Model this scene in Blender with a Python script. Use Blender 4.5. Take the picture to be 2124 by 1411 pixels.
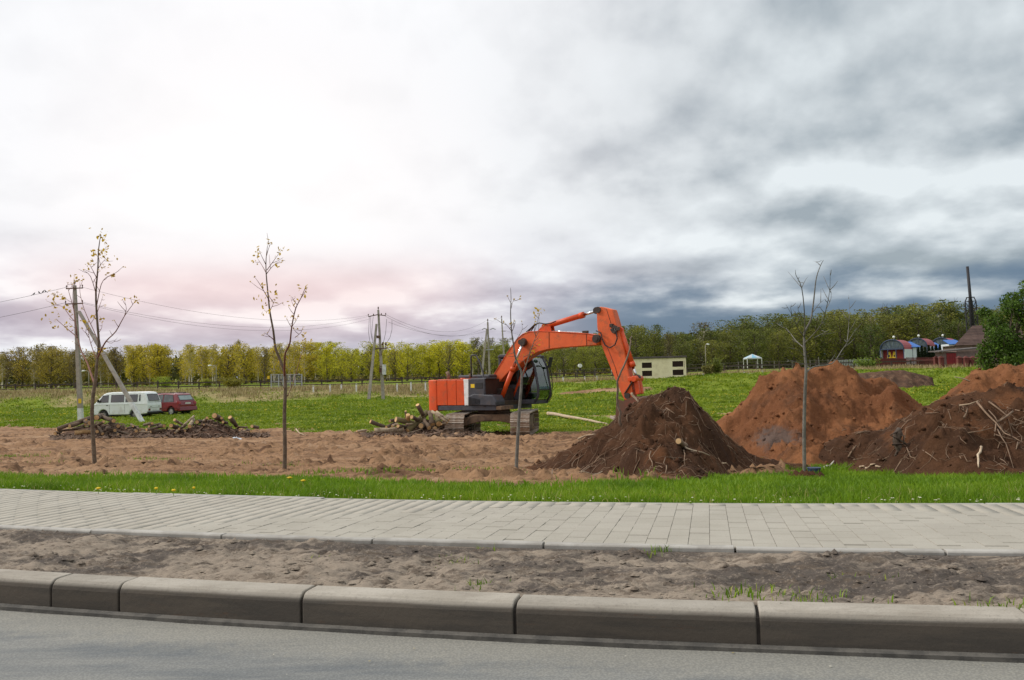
import bpy, math, random
import numpy as np
from mathutils import Vector, Matrix
for _o in list(bpy.data.objects): bpy.data.objects.remove(_o)
C = bpy.context.scene.collection
SC = bpy.context.scene

# ------------------------------------------------------------ camera
F = 1800.0; CX, CY = 1062.0, 705.5; CZ = 1.08
PITCH = math.atan(79.5/F); ROLL = math.radians(1.5)
cd = bpy.data.cameras.new('camera'); cd.sensor_width = 36; cd.lens = 36*F/2124
cd.clip_start = .1; cd.clip_end = 6000
cam = bpy.data.objects.new('camera', cd); C.objects.link(cam)
CM = Matrix.Rotation(math.pi/2+PITCH, 4, 'X') @ Matrix.Rotation(-ROLL, 4, 'Z')
cam.matrix_world = Matrix.Translation((0, 0, CZ)) @ CM
SC.camera = cam
CR = CM.to_3x3()
def ray(px, py): return CR @ Vector(((px-CX)/F, -(py-CY)/F, -1))
def pt(px, py, Y):
    """point of the place seen in that direction at ground distance Y"""
    d = ray(px, py); k = Y/d.y
    return Vector((d.x*k, Y, d.z*k+CZ))

# ------------------------------------------------------------ sky and sun
w = bpy.data.worlds.new('World'); SC.world = w; w.use_nodes = True
nt = w.node_tree; nt.nodes.clear()
def N(t, **k):
    n = nt.nodes.new(t)
    for a, v in k.items():
        if a.startswith('i_'): n.inputs[a[2:].replace('_', ' ')].default_value = v
        else: setattr(n, a, v)
    return n
def lk(a, b): nt.links.new(a, b)
def math_(op, a, b=None, c=None, clamp=False):
    n = nt.nodes.new('ShaderNodeMath'); n.operation = op; n.use_clamp = clamp
    for i, v in enumerate((a, b, c)):
        if v is None: continue
        if isinstance(v, (int, float)): n.inputs[i].default_value = v
        else: nt.links.new(v, n.inputs[i])
    return n.outputs[0]
def sstep(v, a, b):
    n = nt.nodes.new('ShaderNodeMapRange'); n.interpolation_type = 'SMOOTHSTEP'
    nt.links.new(v, n.inputs[0]); n.inputs[1].default_value = a; n.inputs[2].default_value = b
    return n.outputs[0]
def mixc(f, a, b, mode='MIX'):
    n = nt.nodes.new('ShaderNodeMix'); n.data_type = 'RGBA'; n.blend_type = mode; n.clamp_factor = True
    for i, v in ((0, f), (6, a), (7, b)):
        if isinstance(v, (int, float)): n.inputs[i].default_value = v
        elif isinstance(v, tuple): n.inputs[i].default_value = v+(1,)
        else: nt.links.new(v, n.inputs[i])
    return n.outputs[2]
SUN_EL, SUN_AZ = math.radians(40), math.radians(-80)     # azimuth from +Y towards +X
tc = N('ShaderNodeTexCoord'); sx = N('ShaderNodeSeparateXYZ'); lk(tc.outputs['Generated'], sx.inputs[0])
X, Y_, Z = sx.outputs
el = math_('MAXIMUM', Z, 0.0)
lg = math_('LOGARITHM', math_('ADD', el, .075), math.e)           # layers crowd towards the horizon
def cloud(scale, off, dz, detail=8, rough=.55, dist=.25, stretch=1.0):
    cb = N('ShaderNodeCombineXYZ')
    lk(math_('MULTIPLY', X, 1.0), cb.inputs[0]); lk(math_('MULTIPLY', Y_, 1.0), cb.inputs[1])
    lk(math_('ADD', math_('MULTIPLY', lg, stretch), off+dz), cb.inputs[2])
    n = N('ShaderNodeTexNoise'); n.inputs['Scale'].default_value = scale; n.inputs['Detail'].default_value = detail
    n.inputs['Roughness'].default_value = rough; n.inputs['Distortion'].default_value = dist
    lk(cb.outputs[0], n.inputs['Vector']); return n.outputs['Fac']
c1 = cloud(6.4, 4.9, 0, detail=9, rough=.5, dist=.0, stretch=.50); c2 = cloud(6.4, 4.9, .045, detail=5, rough=.45, dist=.0, stretch=.50)
relief = math_('SUBTRACT', c1, c2)                                # lit tops, shaded undersides
big = cloud(2.3, 8.9, 0, detail=4, stretch=.55, dist=.0)
fine = cloud(11.0, 1.3, 0, detail=7, stretch=.6)
east = sstep(X, -.10, .36)                                        # the cloud deck thickens to the right
low = math_('SUBTRACT', 1.0, sstep(el, .055, .20))
# deck tone
tone = mixc(east, (.87, .87, .88), (.52, .565, .59))
tone_low = mixc(east, (.47, .43, .515), (.44, .50, .545))
col = mixc(math_('MULTIPLY', low, .85), tone, tone_low)
amp = math_('ADD', .26, math_('MULTIPLY', math_('MAXIMUM', math_('MULTIPLY', east, .9), math_('MULTIPLY', low, .95)), 1.0))
m = math_('ADD', math_('MULTIPLY', math_('SUBTRACT', c1, .49), 2.2), math_('MULTIPLY', relief, 6.0))
m = math_('ADD', m, math_('MULTIPLY', math_('SUBTRACT', big, .5), 1.1))
m = math_('ADD', m, math_('MULTIPLY', math_('SUBTRACT', fine, .5), .30))
m = math_('MULTIPLY', m, math_('MULTIPLY', amp, math_('SUBTRACT', 1.0, math_('MULTIPLY', sstep(el, .16, .34), .38))))
up = math_('MULTIPLY', math_('MAXIMUM', m, 0.0), .95, clamp=True)
dn = math_('MULTIPLY', math_('MAXIMUM', math_('MULTIPLY', m, -1.0), 0.0), .95, clamp=True)
col = mixc(up, col, mixc(east, (.90, .90, .915), (.72, .77, .79)))
shade = mixc(east, mixc(low, (.56, .56, .585), (.36, .32, .40)), (.31, .36, .395))
col = mixc(dn, col, shade)
# slate-blue rain band low on the right
band = math_('MULTIPLY', math_('SUBTRACT', 1.0, sstep(math_('ADD', el, math_('MULTIPLY', math_('SUBTRACT', c1, .5), .14)), .070, .112)), sstep(X, -.02, .16))
col = mixc(math_('MULTIPLY', band, .92), col, (.105, .165, .245))
# pale strip right above the trees on the left
strip = math_('MULTIPLY', math_('SUBTRACT', 1.0, sstep(el, .022, .060)), math_('SUBTRACT', 1.0, sstep(X, -.06, .10)))
col = mixc(math_('MULTIPLY', strip, .6), col, (.58, .64, .73))
# warm glow painted into the deck on the left, apart from the sun
def dot3(v):
    n = N('ShaderNodeVectorMath', operation='DOT_PRODUCT'); lk(tc.outputs['Generated'], n.inputs[0]); n.inputs[1].default_value = v; return n.outputs['Value']
gd = Vector((-.275, .93, .165)).normalized()
g = dot3(tuple(gd))
halo = sstep(g, .95, 1.0)
core = sstep(g, .978, .9995)
halo = math_('MULTIPLY', halo, sstep(el, .02, .13)); glow_low = math_('MULTIPLY', halo, math_('SUBTRACT', 1.0, sstep(el, .095, .165)))
col = mixc(math_('MULTIPLY', halo, .48), col, (.95, .89, .87))
col = mixc(math_('MULTIPLY', glow_low, .55), col, (.86, .55, .52))
col = mixc(math_('MULTIPLY', sstep(el, .10, .2), math_('MULTIPLY', core, .35)), col, (1.0, .98, .96))
# overcast skies brighten towards the zenith
zen = math_('ADD', .785, math_('MULTIPLY', sstep(el, .30, .9), .30))
vs = N('ShaderNodeVectorMath', operation='SCALE'); lk(col, vs.inputs[0]); lk(zen, vs.inputs['Scale'])
below = sstep(Z, -.02, 0.0)
colf = mixc(below, (.10, .10, .08), vs.outputs[0])
bgc = N('ShaderNodeBackground'); lk(colf, bgc.inputs['Color']); bgc.inputs['Strength'].default_value = 1.0
sky = N('ShaderNodeTexSky', sky_type='NISHITA', sun_disc=False)
sky.sun_elevation = SUN_EL; sky.sun_rotation = SUN_AZ % (2*math.pi)
bgs = N('ShaderNodeBackground'); lk(sky.outputs[0], bgs.inputs['Color']); bgs.inputs['Strength'].default_value = .08
ms = N('ShaderNodeMixShader'); ms.inputs[0].default_value = .94
lk(bgs.outputs[0], ms.inputs[1]); lk(bgc.outputs[0], ms.inputs[2])
out = N('ShaderNodeOutputWorld'); lk(ms.outputs[0], out.inputs['Surface'])
w.cycles.sampling_method = 'MANUAL'; w.cycles.sample_map_resolution = 512

sl = bpy.data.lights.new('sun', 'SUN'); sl.energy = 1.5; sl.angle = math.radians(10); sl.color = (1, .95, .87)
so = bpy.data.objects.new('sun', sl); C.objects.link(so)
sd = Vector((math.sin(SUN_AZ)*math.cos(SUN_EL), math.cos(SUN_AZ)*math.cos(SUN_EL), math.sin(SUN_EL)))
so.rotation_euler = sd.to_track_quat('Z', 'Y').to_euler(); so.location = (-50, 8, 45)
vs_ = SC.view_settings
SC.display_settings.display_device = 'sRGB'
vs_.view_transform = 'Standard'; vs_.look = 'None'; vs_.gamma = 1; vs_.use_curve_mapping = False; vs_.exposure = 0.55
SC.cycles.max_bounces = 6; SC.cycles.diffuse_bounces = 3; SC.cycles.glossy_bounces = 2; SC.cycles.transparent_max_bounces = 12

# ------------------------------------------------------------ helpers
rng = np.random.default_rng(7); random.seed(7)
def tag(o, label=None, cat=None, group=None, kind=None):
    if label: o['label'] = label
    if cat: o['category'] = cat
    if group: o['group'] = group
    if kind: o['kind'] = kind
    return o
def empty(name, loc=(0, 0, 0), rz=0, parent=None):
    o = bpy.data.objects.new(name, None); C.objects.link(o); o.location = loc; o.rotation_euler = (0, 0, rz)
    o.empty_display_size = .2; o.parent = parent
    return o
def link(name, me, mat=None, parent=None):
    o = bpy.data.objects.new(name, me); C.objects.link(o); o.parent = parent
    if mat is not None and not me.materials: me.materials.append(mat)
    return o
def npmesh(name, V, Fc, mat=None, parent=None, smooth=False, attr=None, link_=True):
    V = np.asarray(V, np.float32); Fc = np.asarray(Fc, np.int32); k = Fc.shape[1]
    me = bpy.data.meshes.new(name)
    me.vertices.add(len(V)); me.vertices.foreach_set('co', V.ravel())
    me.loops.add(Fc.size); me.loops.foreach_set('vertex_index', Fc.ravel())
    me.polygons.add(len(Fc)); me.polygons.foreach_set('loop_start', np.arange(0, Fc.size, k, dtype=np.int32))
    me.polygons.foreach_set('loop_total', np.full(len(Fc), k, np.int32))
    if smooth: me.polygons.foreach_set('use_smooth', np.ones(len(Fc), bool))
    for an, av in (attr or {}).items():
        a = me.attributes.new(an, 'FLOAT', 'POINT'); a.data.foreach_set('value', np.asarray(av, np.float32))
    me.update(); me.validate()
    if mat is not None: me.materials.append(mat)
    return link(name, me, None, parent) if link_ else me
class MB:
    def __init__(s): s.v = []; s.f = []; s.sm = []
    def add(s, vs, fs, smooth=False):
        b = len(s.v); s.v += [tuple(p) for p in vs]; s.f += [tuple(b+i for i in f) for f in fs]; s.sm += [smooth]*len(fs)
        return s
    def box(s, c, d, R=None):
        x, y, z = [k/2 for k in d]; c = Vector(c)
        P = [Vector(p) for p in ((-x,-y,-z),(x,-y,-z),(x,y,-z),(-x,y,-z),(-x,-y,z),(x,-y,z),(x,y,z),(-x,y,z))]
        if R is not None: P = [R @ p for p in P]
        return s.add([p+c for p in P], ((0,3,2,1),(4,5,6,7),(0,1,5,4),(1,2,6,5),(2,3,7,6),(3,0,4,7)))
    def bb(s, a, b):
        return s.box([(i+j)/2 for i, j in zip(a, b)], [abs(j-i) for i, j in zip(a, b)])
    def beam(s, p0, p1, w, h, up=(0, 0, 1)):
        p0, p1 = Vector(p0), Vector(p1); d = p1-p0; L = d.length; d.normalize(); up = Vector(up)
        sd = d.cross(up)
        if sd.length < 1e-4: sd = d.cross(Vector((0, 1, 0)))
        sd.normalize(); u = sd.cross(d)
        R = Matrix((d, sd, u)).transposed()
        return s.box((p0+p1)/2, (L, w, h), R)
    def tube(s, pts, r, n=8, caps=True, smooth=True):
        pts = [Vector(p) for p in pts]
        if isinstance(r, (int, float)): r = [r]*len(pts)
        t0 = (pts[1]-pts[0]).normalized()
        a = t0.orthogonal().normalized(); V = []
        for i, p in enumerate(pts):
            t = (pts[min(i+1, len(pts)-1)]-pts[max(i-1, 0)])
            t = t.normalized() if t.length > 1e-9 else t0
            a = (a-t*a.dot(t)); a = a.normalized() if a.length > 1e-6 else t.orthogonal().normalized()
            b = t.cross(a)
            for k in range(n):
                th = 2*math.pi*k/n; V.append(p+(a*math.cos(th)+b*math.sin(th))*r[i])
        Fs = []
        for i in range(len(pts)-1):
            for k in range(n):
                Fs.append((i*n+k, i*n+(k+1) % n, (i+1)*n+(k+1) % n, (i+1)*n+k))
        s.add(V, Fs, smooth)
        if caps:
            b0 = len(s.v)-len(V); m = (len(pts)-1)*n
            s.f.append(tuple(b0+k for k in range(n))[::-1]); s.f.append(tuple(b0+m+k for k in range(n))); s.sm += [False, False]
        return s
    def cyl(s, p0, p1, r0, r1=None, n=14): return s.tube([p0, p1], [r0, r0 if r1 is None else r1], n)
    def prism(s, poly, y0, y1, ax='xz'):
        """extrude a 2D outline; ax gives the outline's plane"""
        n = len(poly)
        def P(q, y):
            return (q[0], y, q[1]) if ax == 'xz' else ((q[0], q[1], y) if ax == 'xy' else (y, q[0], q[1]))
        V = [P(q, y0) for q in poly]+[P(q, y1) for q in poly]
        Fs = [tuple(range(n)), tuple(range(2*n-1, n-1, -1))]+[(i, i+n, (i+1) % n+n, (i+1) % n) for i in range(n)]
        return s.add(V, Fs)
    def build(s, name, mat, parent=None, bevel=0, seg=2, smooth=None, fix=True):
        me = bpy.data.meshes.new(name); me.from_pydata(s.v, [], s.f)
        me.polygons.foreach_set('use_smooth', [bool(x) for x in s.sm] if smooth is None else [smooth]*len(s.f))
        if fix:
            import bmesh
            bm = bmesh.new(); bm.from_mesh(me); bmesh.ops.recalc_face_normals(bm, faces=bm.faces); bm.to_mesh(me); bm.free()
        me.update()
        o = link(name, me, mat, parent)
        if bevel:
            b = o.modifiers.new('bevel', 'BEVEL'); b.width = bevel; b.segments = seg; b.limit_method = 'ANGLE'; b.angle_limit = math.radians(35)
        return o
def copy_tree(o, parent=None):
    c = o.copy(); C.objects.link(c); c.parent = parent if parent else o.parent
    for ch in list(o.children):
        if ch is not c: copy_tree(ch, c)
    return c
# value noise
_T = np.random.default_rng(3).random((256, 256)).astype(np.float32)
def vn(x, y):
    x = np.asarray(x, float); y = np.asarray(y, float)
    i = np.floor(x).astype(int); j = np.floor(y).astype(int); f = x-i; g = y-j
    f = f*f*(3-2*f); g = g*g*(3-2*g)
    a = _T[i % 256, j % 256]; b = _T[(i+1) % 256, j % 256]; c = _T[i % 256, (j+1) % 256]; d = _T[(i+1) % 256, (j+1) % 256]
    return (a*(1-f)+b*f)*(1-g)+(c*(1-f)+d*f)*g
def fbm(x, y, o=4, g=.5):
    s = 0; a = 1; t = 0
    for k in range(o): s = s+a*vn(x*2**k+17.3*k, y*2**k+9.1*k); t += a; a *= g
    return s/t
def ss(x, a, b):
    t = np.clip((np.asarray(x, float)-a)/(b-a), 0, 1); return t*t*(3-2*t)

# ------------------------------------------------------------ materials
def newmat(name):
    global nt
    m = bpy.data.materials.new(name); m.use_nodes = True; nt = m.node_tree
    return m, nt.nodes['Principled BSDF']
def noise(scale, detail=5, rough=.6, vec=None, off=None):
    n = N('ShaderNodeTexNoise'); n.inputs['Scale'].default_value = scale; n.inputs['Detail'].default_value = detail; n.inputs['Roughness'].default_value = rough
    if vec is None:
        t = N('ShaderNodeTexCoord'); vec = t.outputs['Object']
    lk(vec, n.inputs['Vector']); return n.outputs['Fac']
def bump(bs, h, strength=.4, dist=.02):
    b = N('ShaderNodeBump'); b.inputs['Strength'].default_value = strength; b.inputs['Distance'].default_value = dist
    lk(h, b.inputs['Height']); lk(b.outputs[0], bs.inputs['Normal'])
def attr(name):
    a = N('ShaderNodeAttribute'); a.attribute_name = name; return a.outputs['Fac']
def orand():
    return N('ShaderNodeObjectInfo').outputs['Random']
def M(name, c1, c2=None, scale=6, rough=.6, metal=0, spec=.4, lo=.4, hi=.62, dirt=None, dscale=3, damt=.5, bmp=0, bscale=60, bdist=.01, rnd=0, vec='Object', coat=0):
    m, bs = newmat(name)
    if c2 is None: c2 = tuple(x*.8 for x in c1)
    t = N('ShaderNodeTexCoord').outputs[vec] if vec != 'Geo' else N('ShaderNodeNewGeometry').outputs['Position']
    c = mixc(sstep(noise(scale, 6, .65, t), lo, hi), c1, c2)
    if dirt:
        f = sstep(noise(dscale, 8, .7, t), .48, .72)
        c = mixc(math_('MULTIPLY', f, damt), c, dirt)
        r = math_('ADD', rough, math_('MULTIPLY', f, .35*damt)); lk(r, bs.inputs['Roughness'])
    else: bs.inputs['Roughness'].default_value = rough
    if rnd:
        h = N('ShaderNodeHueSaturation'); lk(c, h.inputs['Color']); lk(math_('ADD', 1-rnd, math_('MULTIPLY', orand(), 2*rnd)), h.inputs['Value']); c = h.outputs[0]
    lk(c, bs.inputs['Base Color']); bs.inputs['Metallic'].default_value = metal; bs.inputs['Specular IOR Level'].default_value = spec
    bs.inputs['Coat Weight'].default_value = coat
    if bmp: bump(bs, noise(bscale, 6, .65, t), bmp, bdist)
    return m
def glass(name, tint=(.5, .55, .55), mixv=.5, rough=.03):
    m, bs = newmat(name); nt.nodes.remove(bs)
    tr = N('ShaderNodeBsdfTransparent'); tr.inputs[0].default_value = tint+(1,)
    gl = N('ShaderNodeBsdfGlossy'); gl.inputs['Roughness'].default_value = rough
    fr = N('ShaderNodeFresnel'); fr.inputs[0].default_value = 1.5
    mx = N('ShaderNodeMixShader'); lk(math_('ADD', math_('MULTIPLY', fr.outputs[0], 1.3), mixv, clamp=True), mx.inputs[0])
    lk(tr.outputs[0], mx.inputs[1]); lk(gl.outputs[0], mx.inputs[2])
    lk(mx.outputs[0], nt.nodes['Material Output'].inputs[0]); return m
def leafmat(name, stops, trans=.35, objcol=False):
    """leaf colour by a per-leaf attribute; objcol multiplies by the object's own colour"""
    m, bs = newmat(name)
    r = N('ShaderNodeValToRGB'); cr = r.color_ramp
    for i, (p, c) in enumerate(stops):
        e = cr.elements[i] if i < 2 else cr.elements.new(p)
        e.position = p; e.color = c+(1,)
    lk(attr('v'), r.inputs[0]); c = r.outputs[0]
    if objcol:
        oi = N('ShaderNodeObjectInfo'); c = mixc(1.0, c, oi.outputs['Color'], 'MULTIPLY')
    lk(c, bs.inputs['Base Color']); bs.inputs['Roughness'].default_value = .55; bs.inputs['Specular IOR Level'].default_value = .25
    tl = N('ShaderNodeBsdfTranslucent'); lk(c, tl.inputs[0])
    mx = N('ShaderNodeMixShader'); mx.inputs[0].default_value = trans
    lk(bs.outputs[0], mx.inputs[1]); lk(tl.outputs[0], mx.inputs[2]); lk(mx.outputs[0], nt.nodes['Material Output'].inputs[0])
    return m

# ------------------------------------------------------------ the lie of the land
# the road's line: X along the picture, d = metres from the middle of the footpath towards the field
B0, Q0, A0 = -.268, .0185, 6.0
def yc(x): x = np.asarray(x, float); return B0*x+Q0*2*A0*A0*(np.sqrt(1+x*x/(A0*A0))-1)
def dyc(x): x = np.asarray(x, float); return B0+Q0*2*x/np.sqrt(1+x*x/(A0*A0))
AM = 5.78
_xs = np.linspace(-200, 200, 40001); _t = np.concatenate(([0], np.cumsum(np.hypot(np.diff(_xs), np.diff(yc(_xs)))))); _t -= np.interp(0, _xs, _t)
def rc(t, d):
    x = np.interp(t, _t, _xs); s = dyc(x); n = np.sqrt(1+s*s)
    return x-s/n*np.asarray(d), AM+yc(x)+np.asarray(d)/n
def dof(x, y):
    s = dyc(x); d = (y-yc(x)-AM)/np.sqrt(1+s*s)
    xa = x+s/np.sqrt(1+s*s)*np.clip(d, -6, 6); s2 = dyc(xa)
    return (y-yc(xa)-AM)/np.sqrt(1+s2*s2)
DK0, DK1 = -2.06, -1.92          # kerb front and back
DE = -.80                        # edging towards the road
DP = .76                         # far edge of the pavers
def gz(x, y):
    """ground height of the field side, without clods"""
    x = np.asarray(x, float); y = np.asarray(y, float); d = dof(x, y); u = x/np.maximum(y, 1)
    z = np.interp(d, [-3, .70, .78, 2.2, 5.4, 9, 16, 26, 35, 60, 95, 140], [-.2, -.05, .135, .05, -.25, -.5, -.8, -1.03, -1.1, -1.0, -.75, -.7])
    zz = np.interp(y, [0, 62, 90, 99], [0, 0, .0, .06])
    top = np.interp(u, [-.6, -.4, -.2, .0, .14, .27, .5], [.85, .65, .35, .35, .5, .9, .85])
    ks = np.interp(u, [-.1, .1], [97, 84]); ke = np.interp(u, [-.1, .1], [108, 99]); k = np.clip((y-ks)/(ke-ks), 0, 1); k = k*k*(3-2*k); z = (z+zz)*(1-k)+top*k
    far = np.interp(y, [108, 150, 230, 400, 1500, 4000], [0, .55, 1.3, 2.2, 6, 8])
    return z+far+(fbm(x*.12, y*.12, 3)-.5)*.12*ss(d, 2, 20)
def bare(x, y):
    """1 where the ground is bare earth, 0 where grass grows"""
    d = dof(x, y); u = x/np.maximum(y, 1)
    edge_far = np.interp(u, [-.6, -.35, -.1, .02, .1, .2, .35], [28.5, 26.8, 25.2, 27.5, 29, 21.5, 5])
    edge_near = np.interp(u, [-.6, -.2, -.08, .06, .12, .3, .6], [2.3, 2.2, 1.75, 1.75, 3.0, 6.5, 9.5])
    nz = (fbm(x*.45, y*.45, 4)-.5)
    a = ss(d+nz*3.2, edge_near-.35, edge_near+.45)*(1-ss(d+nz*5, edge_far-1.0, edge_far+1.0))
    # bare patches and wheel tracks in the field, the dirt bed before the fence
    p = ss(fbm(x*.16+31, y*.5, 3), .66, .74)*ss(d, 24, 30)*(1-ss(d, 60, 75))
    q = ss(y, 88, 89)*(1-ss(y, 90.5, 92))*ss(u, .045, .06)*(1-ss(u, .15, .17))
    tr = np.exp(-((d-31.5-nz*2)/.5)**2)*ss(u, -.3, -.1)
    return np.clip(a+p*.6+q+tr*.7, 0, 1)
def dry(x, y):
    return np.clip(ss(y+(fbm(x*.1, y*.1, 3)-.5)*16, 99, 104)*(1-ss(y, 112, 122)), 0, 1)

# the ground as one sheet out to the horizon
ys = [2.6]
while ys[-1] < 3500:
    y = ys[-1]; ys.append(y*(1.0052 if 6.5 < y < 44 else (1.011 if y < 130 else 1.05)))
ys = np.array(ys)
us = np.concatenate((np.linspace(-3.2, -.72, 40)[:-1], np.linspace(-.72, .72, 361), np.linspace(.72, 3.2, 40)[1:]))
U, YY = np.meshgrid(us, ys); XX = U*YY
ZZ = gz(XX, YY); DD = dof(XX, YY); BR = bare(XX, YY)
cl = np.abs(fbm(XX*1.7, YY*1.7, 5, .55)-.5)*2
lump = ss(fbm(XX*3.1+5, YY*3.1, 4, .6), .52, .8)
amp_ = BR*ss(DD, 1.6, 3.0)*(1-ss(DD, 40, 55))
rut = np.sin(DD*2.6+fbm(XX*.3, YY*.3, 3)*9)*.5+.5
crumb = ss(fbm(XX*4.3+5, YY*4.3, 4, .62), .56, .78)*ss(fbm(XX*.5, YY*.5, 3), .38, .62)
ZZ = ZZ+amp_*((cl-.25)*.03+crumb*.15+rut*.06*(fbm(XX*.2, YY*.2, 2))+(fbm(XX*6, YY*6, 4, .68)-.5)*.13)
ZZ = ZZ+(1-BR)*ss(DD, 20, 30)*(1-ss(YY, 120, 150))*(fbm(XX*.8, YY*.8, 3)-.5)*.12
nx, ny = len(us), len(ys)
ii = np.arange(ny-1)[:, None]*nx+np.arange(nx-1)[None, :]
Fg = np.stack((ii, ii+1, ii+nx+1, ii+nx), -1).reshape(-1, 4)
Vg = np.stack((XX, YY, ZZ), -1).reshape(-1, 3)
m, bs = newmat('ground_soil_and_turf'); ground_mat = m
pos = N('ShaderNodeNewGeometry').outputs['Position']
n1 = noise(.9, 7, .68, pos); n2 = noise(5.5, 6, .7, pos); n3 = noise(.22, 4, .6, pos)
soil = mixc(sstep(n1, .40, .68), (.30, .176, .097), (.20, .112, .06))
mps = N('ShaderNodeMapping'); lk(pos, mps.inputs[0]); mps.inputs['Rotation'].default_value = (0, 0, .2); mps.inputs['Scale'].default_value = (.5, 1.0, 1)
soil = mixc(sstep(noise(1.3, 8, .74, mps.outputs[0]), .50, .60), soil, (.125, .068, .038))
soil = mixc(sstep(n3, .5, .68), soil, (.35, .22, .13))
soil = mixc(math_('MULTIPLY', sstep(noise(3.4, 8, .76, mps.outputs[0]), .54, .62), .85), soil, (.075, .042, .026))
soil = mixc(math_('MULTIPLY', sstep(noise(2.6, 5, .6, pos), .62, .74), .55), soil, (.36, .25, .17))
gr = mixc(sstep(n1, .35, .65), (.12, .175, .012), (.18, .215, .022))
gr = mixc(math_('MULTIPLY', sstep(n3, .5, .7), .6), gr, (.145, .175, .03))
gr = mixc(math_('MULTIPLY', sstep(n2, .55, .75), .5), gr, (.03, .065, .008))
dr = mixc(sstep(n1, .4, .6), (.32, .25, .12), (.17, .16, .055))
b_ = attr('bare'); bb_ = sstep(math_('ADD', b_, math_('MULTIPLY', math_('SUBTRACT', n2, .5), 1.1)), .35, .65)
c = mixc(attr('dry'), gr, dr); c = mixc(bb_, c, soil)
lk(c, bs.inputs['Base Color']); bs.inputs['Roughness'].default_value = .95; bs.inputs['Specular IOR Level'].default_value = .1
bump(bs, n2, .9, .06)
ground = npmesh('ground', Vg, Fg, m, smooth=True, attr={'bare': BR.ravel(), 'dry': dry(XX, YY).ravel()}); tag(ground, 'uneven bare earth and green field beyond the footpath', kind='structure')

def strip(name, d0, d1, z0, z1, mat, t0=-90, t1=90, nt_=500, nd=6, disp=None):
    t = np.linspace(t0, t1, nt_); d = np.linspace(d0, d1, nd); T, D = np.meshgrid(t, d)
    x, y = rc(T, D); z = z0+(z1-z0)*(D-d0)/(d1-d0)
    if disp is not None: z = z+disp(x, y, D)
    i = np.arange(nd-1)[:, None]*nt_+np.arange(nt_-1)[None, :]
    return npmesh(name, np.stack((x, y, z), -1).reshape(-1, 3), np.stack((i, i+1, i+nt_+1, i+nt_), -1).reshape(-1, 4), mat, smooth=True)
# road
m, bs = newmat('worn_asphalt')
pos = N('ShaderNodeNewGeometry').outputs['Position']
mp = N('ShaderNodeMapping'); lk(pos, mp.inputs[0]); mp.inputs['Rotation'].default_value = (0, 0, .28); mp.inputs['Scale'].default_value = (.35, 2.2, 1)
n1 = noise(1.6, 6, .65, mp.outputs[0]); n2 = noise(70, 4, .7, pos); n3 = noise(9, 5, .7, pos)
c = mixc(sstep(n1, .38, .66), (.225, .222, .203), (.125, .134, .138))
dust = attr('dust')
c = mixc(math_('MULTIPLY', sstep(math_('ADD', dust, math_('MULTIPLY', math_('SUBTRACT', n3, .5), .9)), .3, .9), .75), c, (.27, .255, .215))
vo = N('ShaderNodeTexVoronoi'); vo.inputs['Scale'].default_value = 95; lk(pos, vo.inputs['Vector'])
c = mixc(math_('MULTIPLY', sstep(n2, .55, .72), .45), c, (.30, .30, .29))
c = mixc(math_('MULTIPLY', sstep(vo.outputs['Distance'], .35, .6), .28), c, (.06, .062, .065))
c = mixc(math_('MULTIPLY', sstep(noise(4.5, 8, .8, mp.outputs[0]), .55, .66), .35), c, (.10, .105, .105))
c = mixc(math_('MULTIPLY', sstep(noise(2.2, 9, .8, pos), .60, .70), .3), c, (.30, .285, .25))
lk(c, bs.inputs['Base Color']); bs.inputs['Roughness'].default_value = .85; bs.inputs['Specular IOR Level'].default_value = .3
bump(bs, n2, .45, .006)
t = np.concatenate((np.linspace(-90, -8, 60)[:-1], np.linspace(-8, 8, 300), np.linspace(8, 90, 60)[1:])); d = np.concatenate((np.linspace(-16, -4.5, 10)[:-1], np.linspace(-4.5, DK0+.05, 40)))
T, D = np.meshgrid(t, d); x, y = T*.966+0*D, 0*T; x, y = rc(T, D)
i = np.arange(len(d)-1)[:, None]*len(t)+np.arange(len(t)-1)[None, :]
road = npmesh('road', np.stack((x, y, (fbm(x*2, y*2, 3)-.5)*.008-.004), -1).reshape(-1, 3), np.stack((i, i+1, i+len(t)+1, i+len(t)), -1).reshape(-1, 4), m, smooth=True,
              attr={'dust': ss(D, DK0-.75, DK0-.02).ravel()}); tag(road, 'grey worn asphalt road in the foreground', kind='structure')
# bare strip between kerb and path
m, bs = newmat('dry_sandy_soil'); pos = N('ShaderNodeNewGeometry').outputs['Position']
mp = N('ShaderNodeMapping'); lk(pos, mp.inputs[0]); mp.inputs['Rotation'].default_value = (0, 0, .28); mp.inputs['Scale'].default_value = (.55, 1.3, 1)
n1 = noise(1.9, 5, .6, mp.outputs[0]); n2 = noise(9, 6, .72, mp.outputs[0]); n3 = noise(60, 4, .7, pos)
c = mixc(sstep(math_('ADD', n1, math_('MULTIPLY', math_('SUBTRACT', n2, .5), .55)), .43, .57), (.255, .208, .162), (.088, .073, .062))
c = mixc(math_('MULTIPLY', sstep(noise(7, 8, .78, mp.outputs[0]), .51, .58), .8), c, (.115, .088, .066))
c = mixc(math_('MULTIPLY', sstep(n3, .52, .7), .55), c, (.33, .27, .21))
c = mixc(math_('MULTIPLY', sstep(noise(19, 6, .78, mp.outputs[0]), .55, .63), .8), c, (.06, .046, .036))
lk(c, bs.inputs['Base Color']); bs.inputs['Roughness'].default_value = .95; bs.inputs['Specular IOR Level'].default_value = .12
bump(bs, n2, .7, .03)
t = np.concatenate((np.linspace(-90, -7, 60)[:-1], np.linspace(-7, 6, 760), np.linspace(6, 90, 60)[1:])); d = np.linspace(DK1-.01, DE-.075, 100)
T, D = np.meshgrid(t, d); x, y = rc(T, D)
e = ss(D, DK1, DK1+.12)*(1-ss(D, DE-.2, DE-.08))
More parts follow.
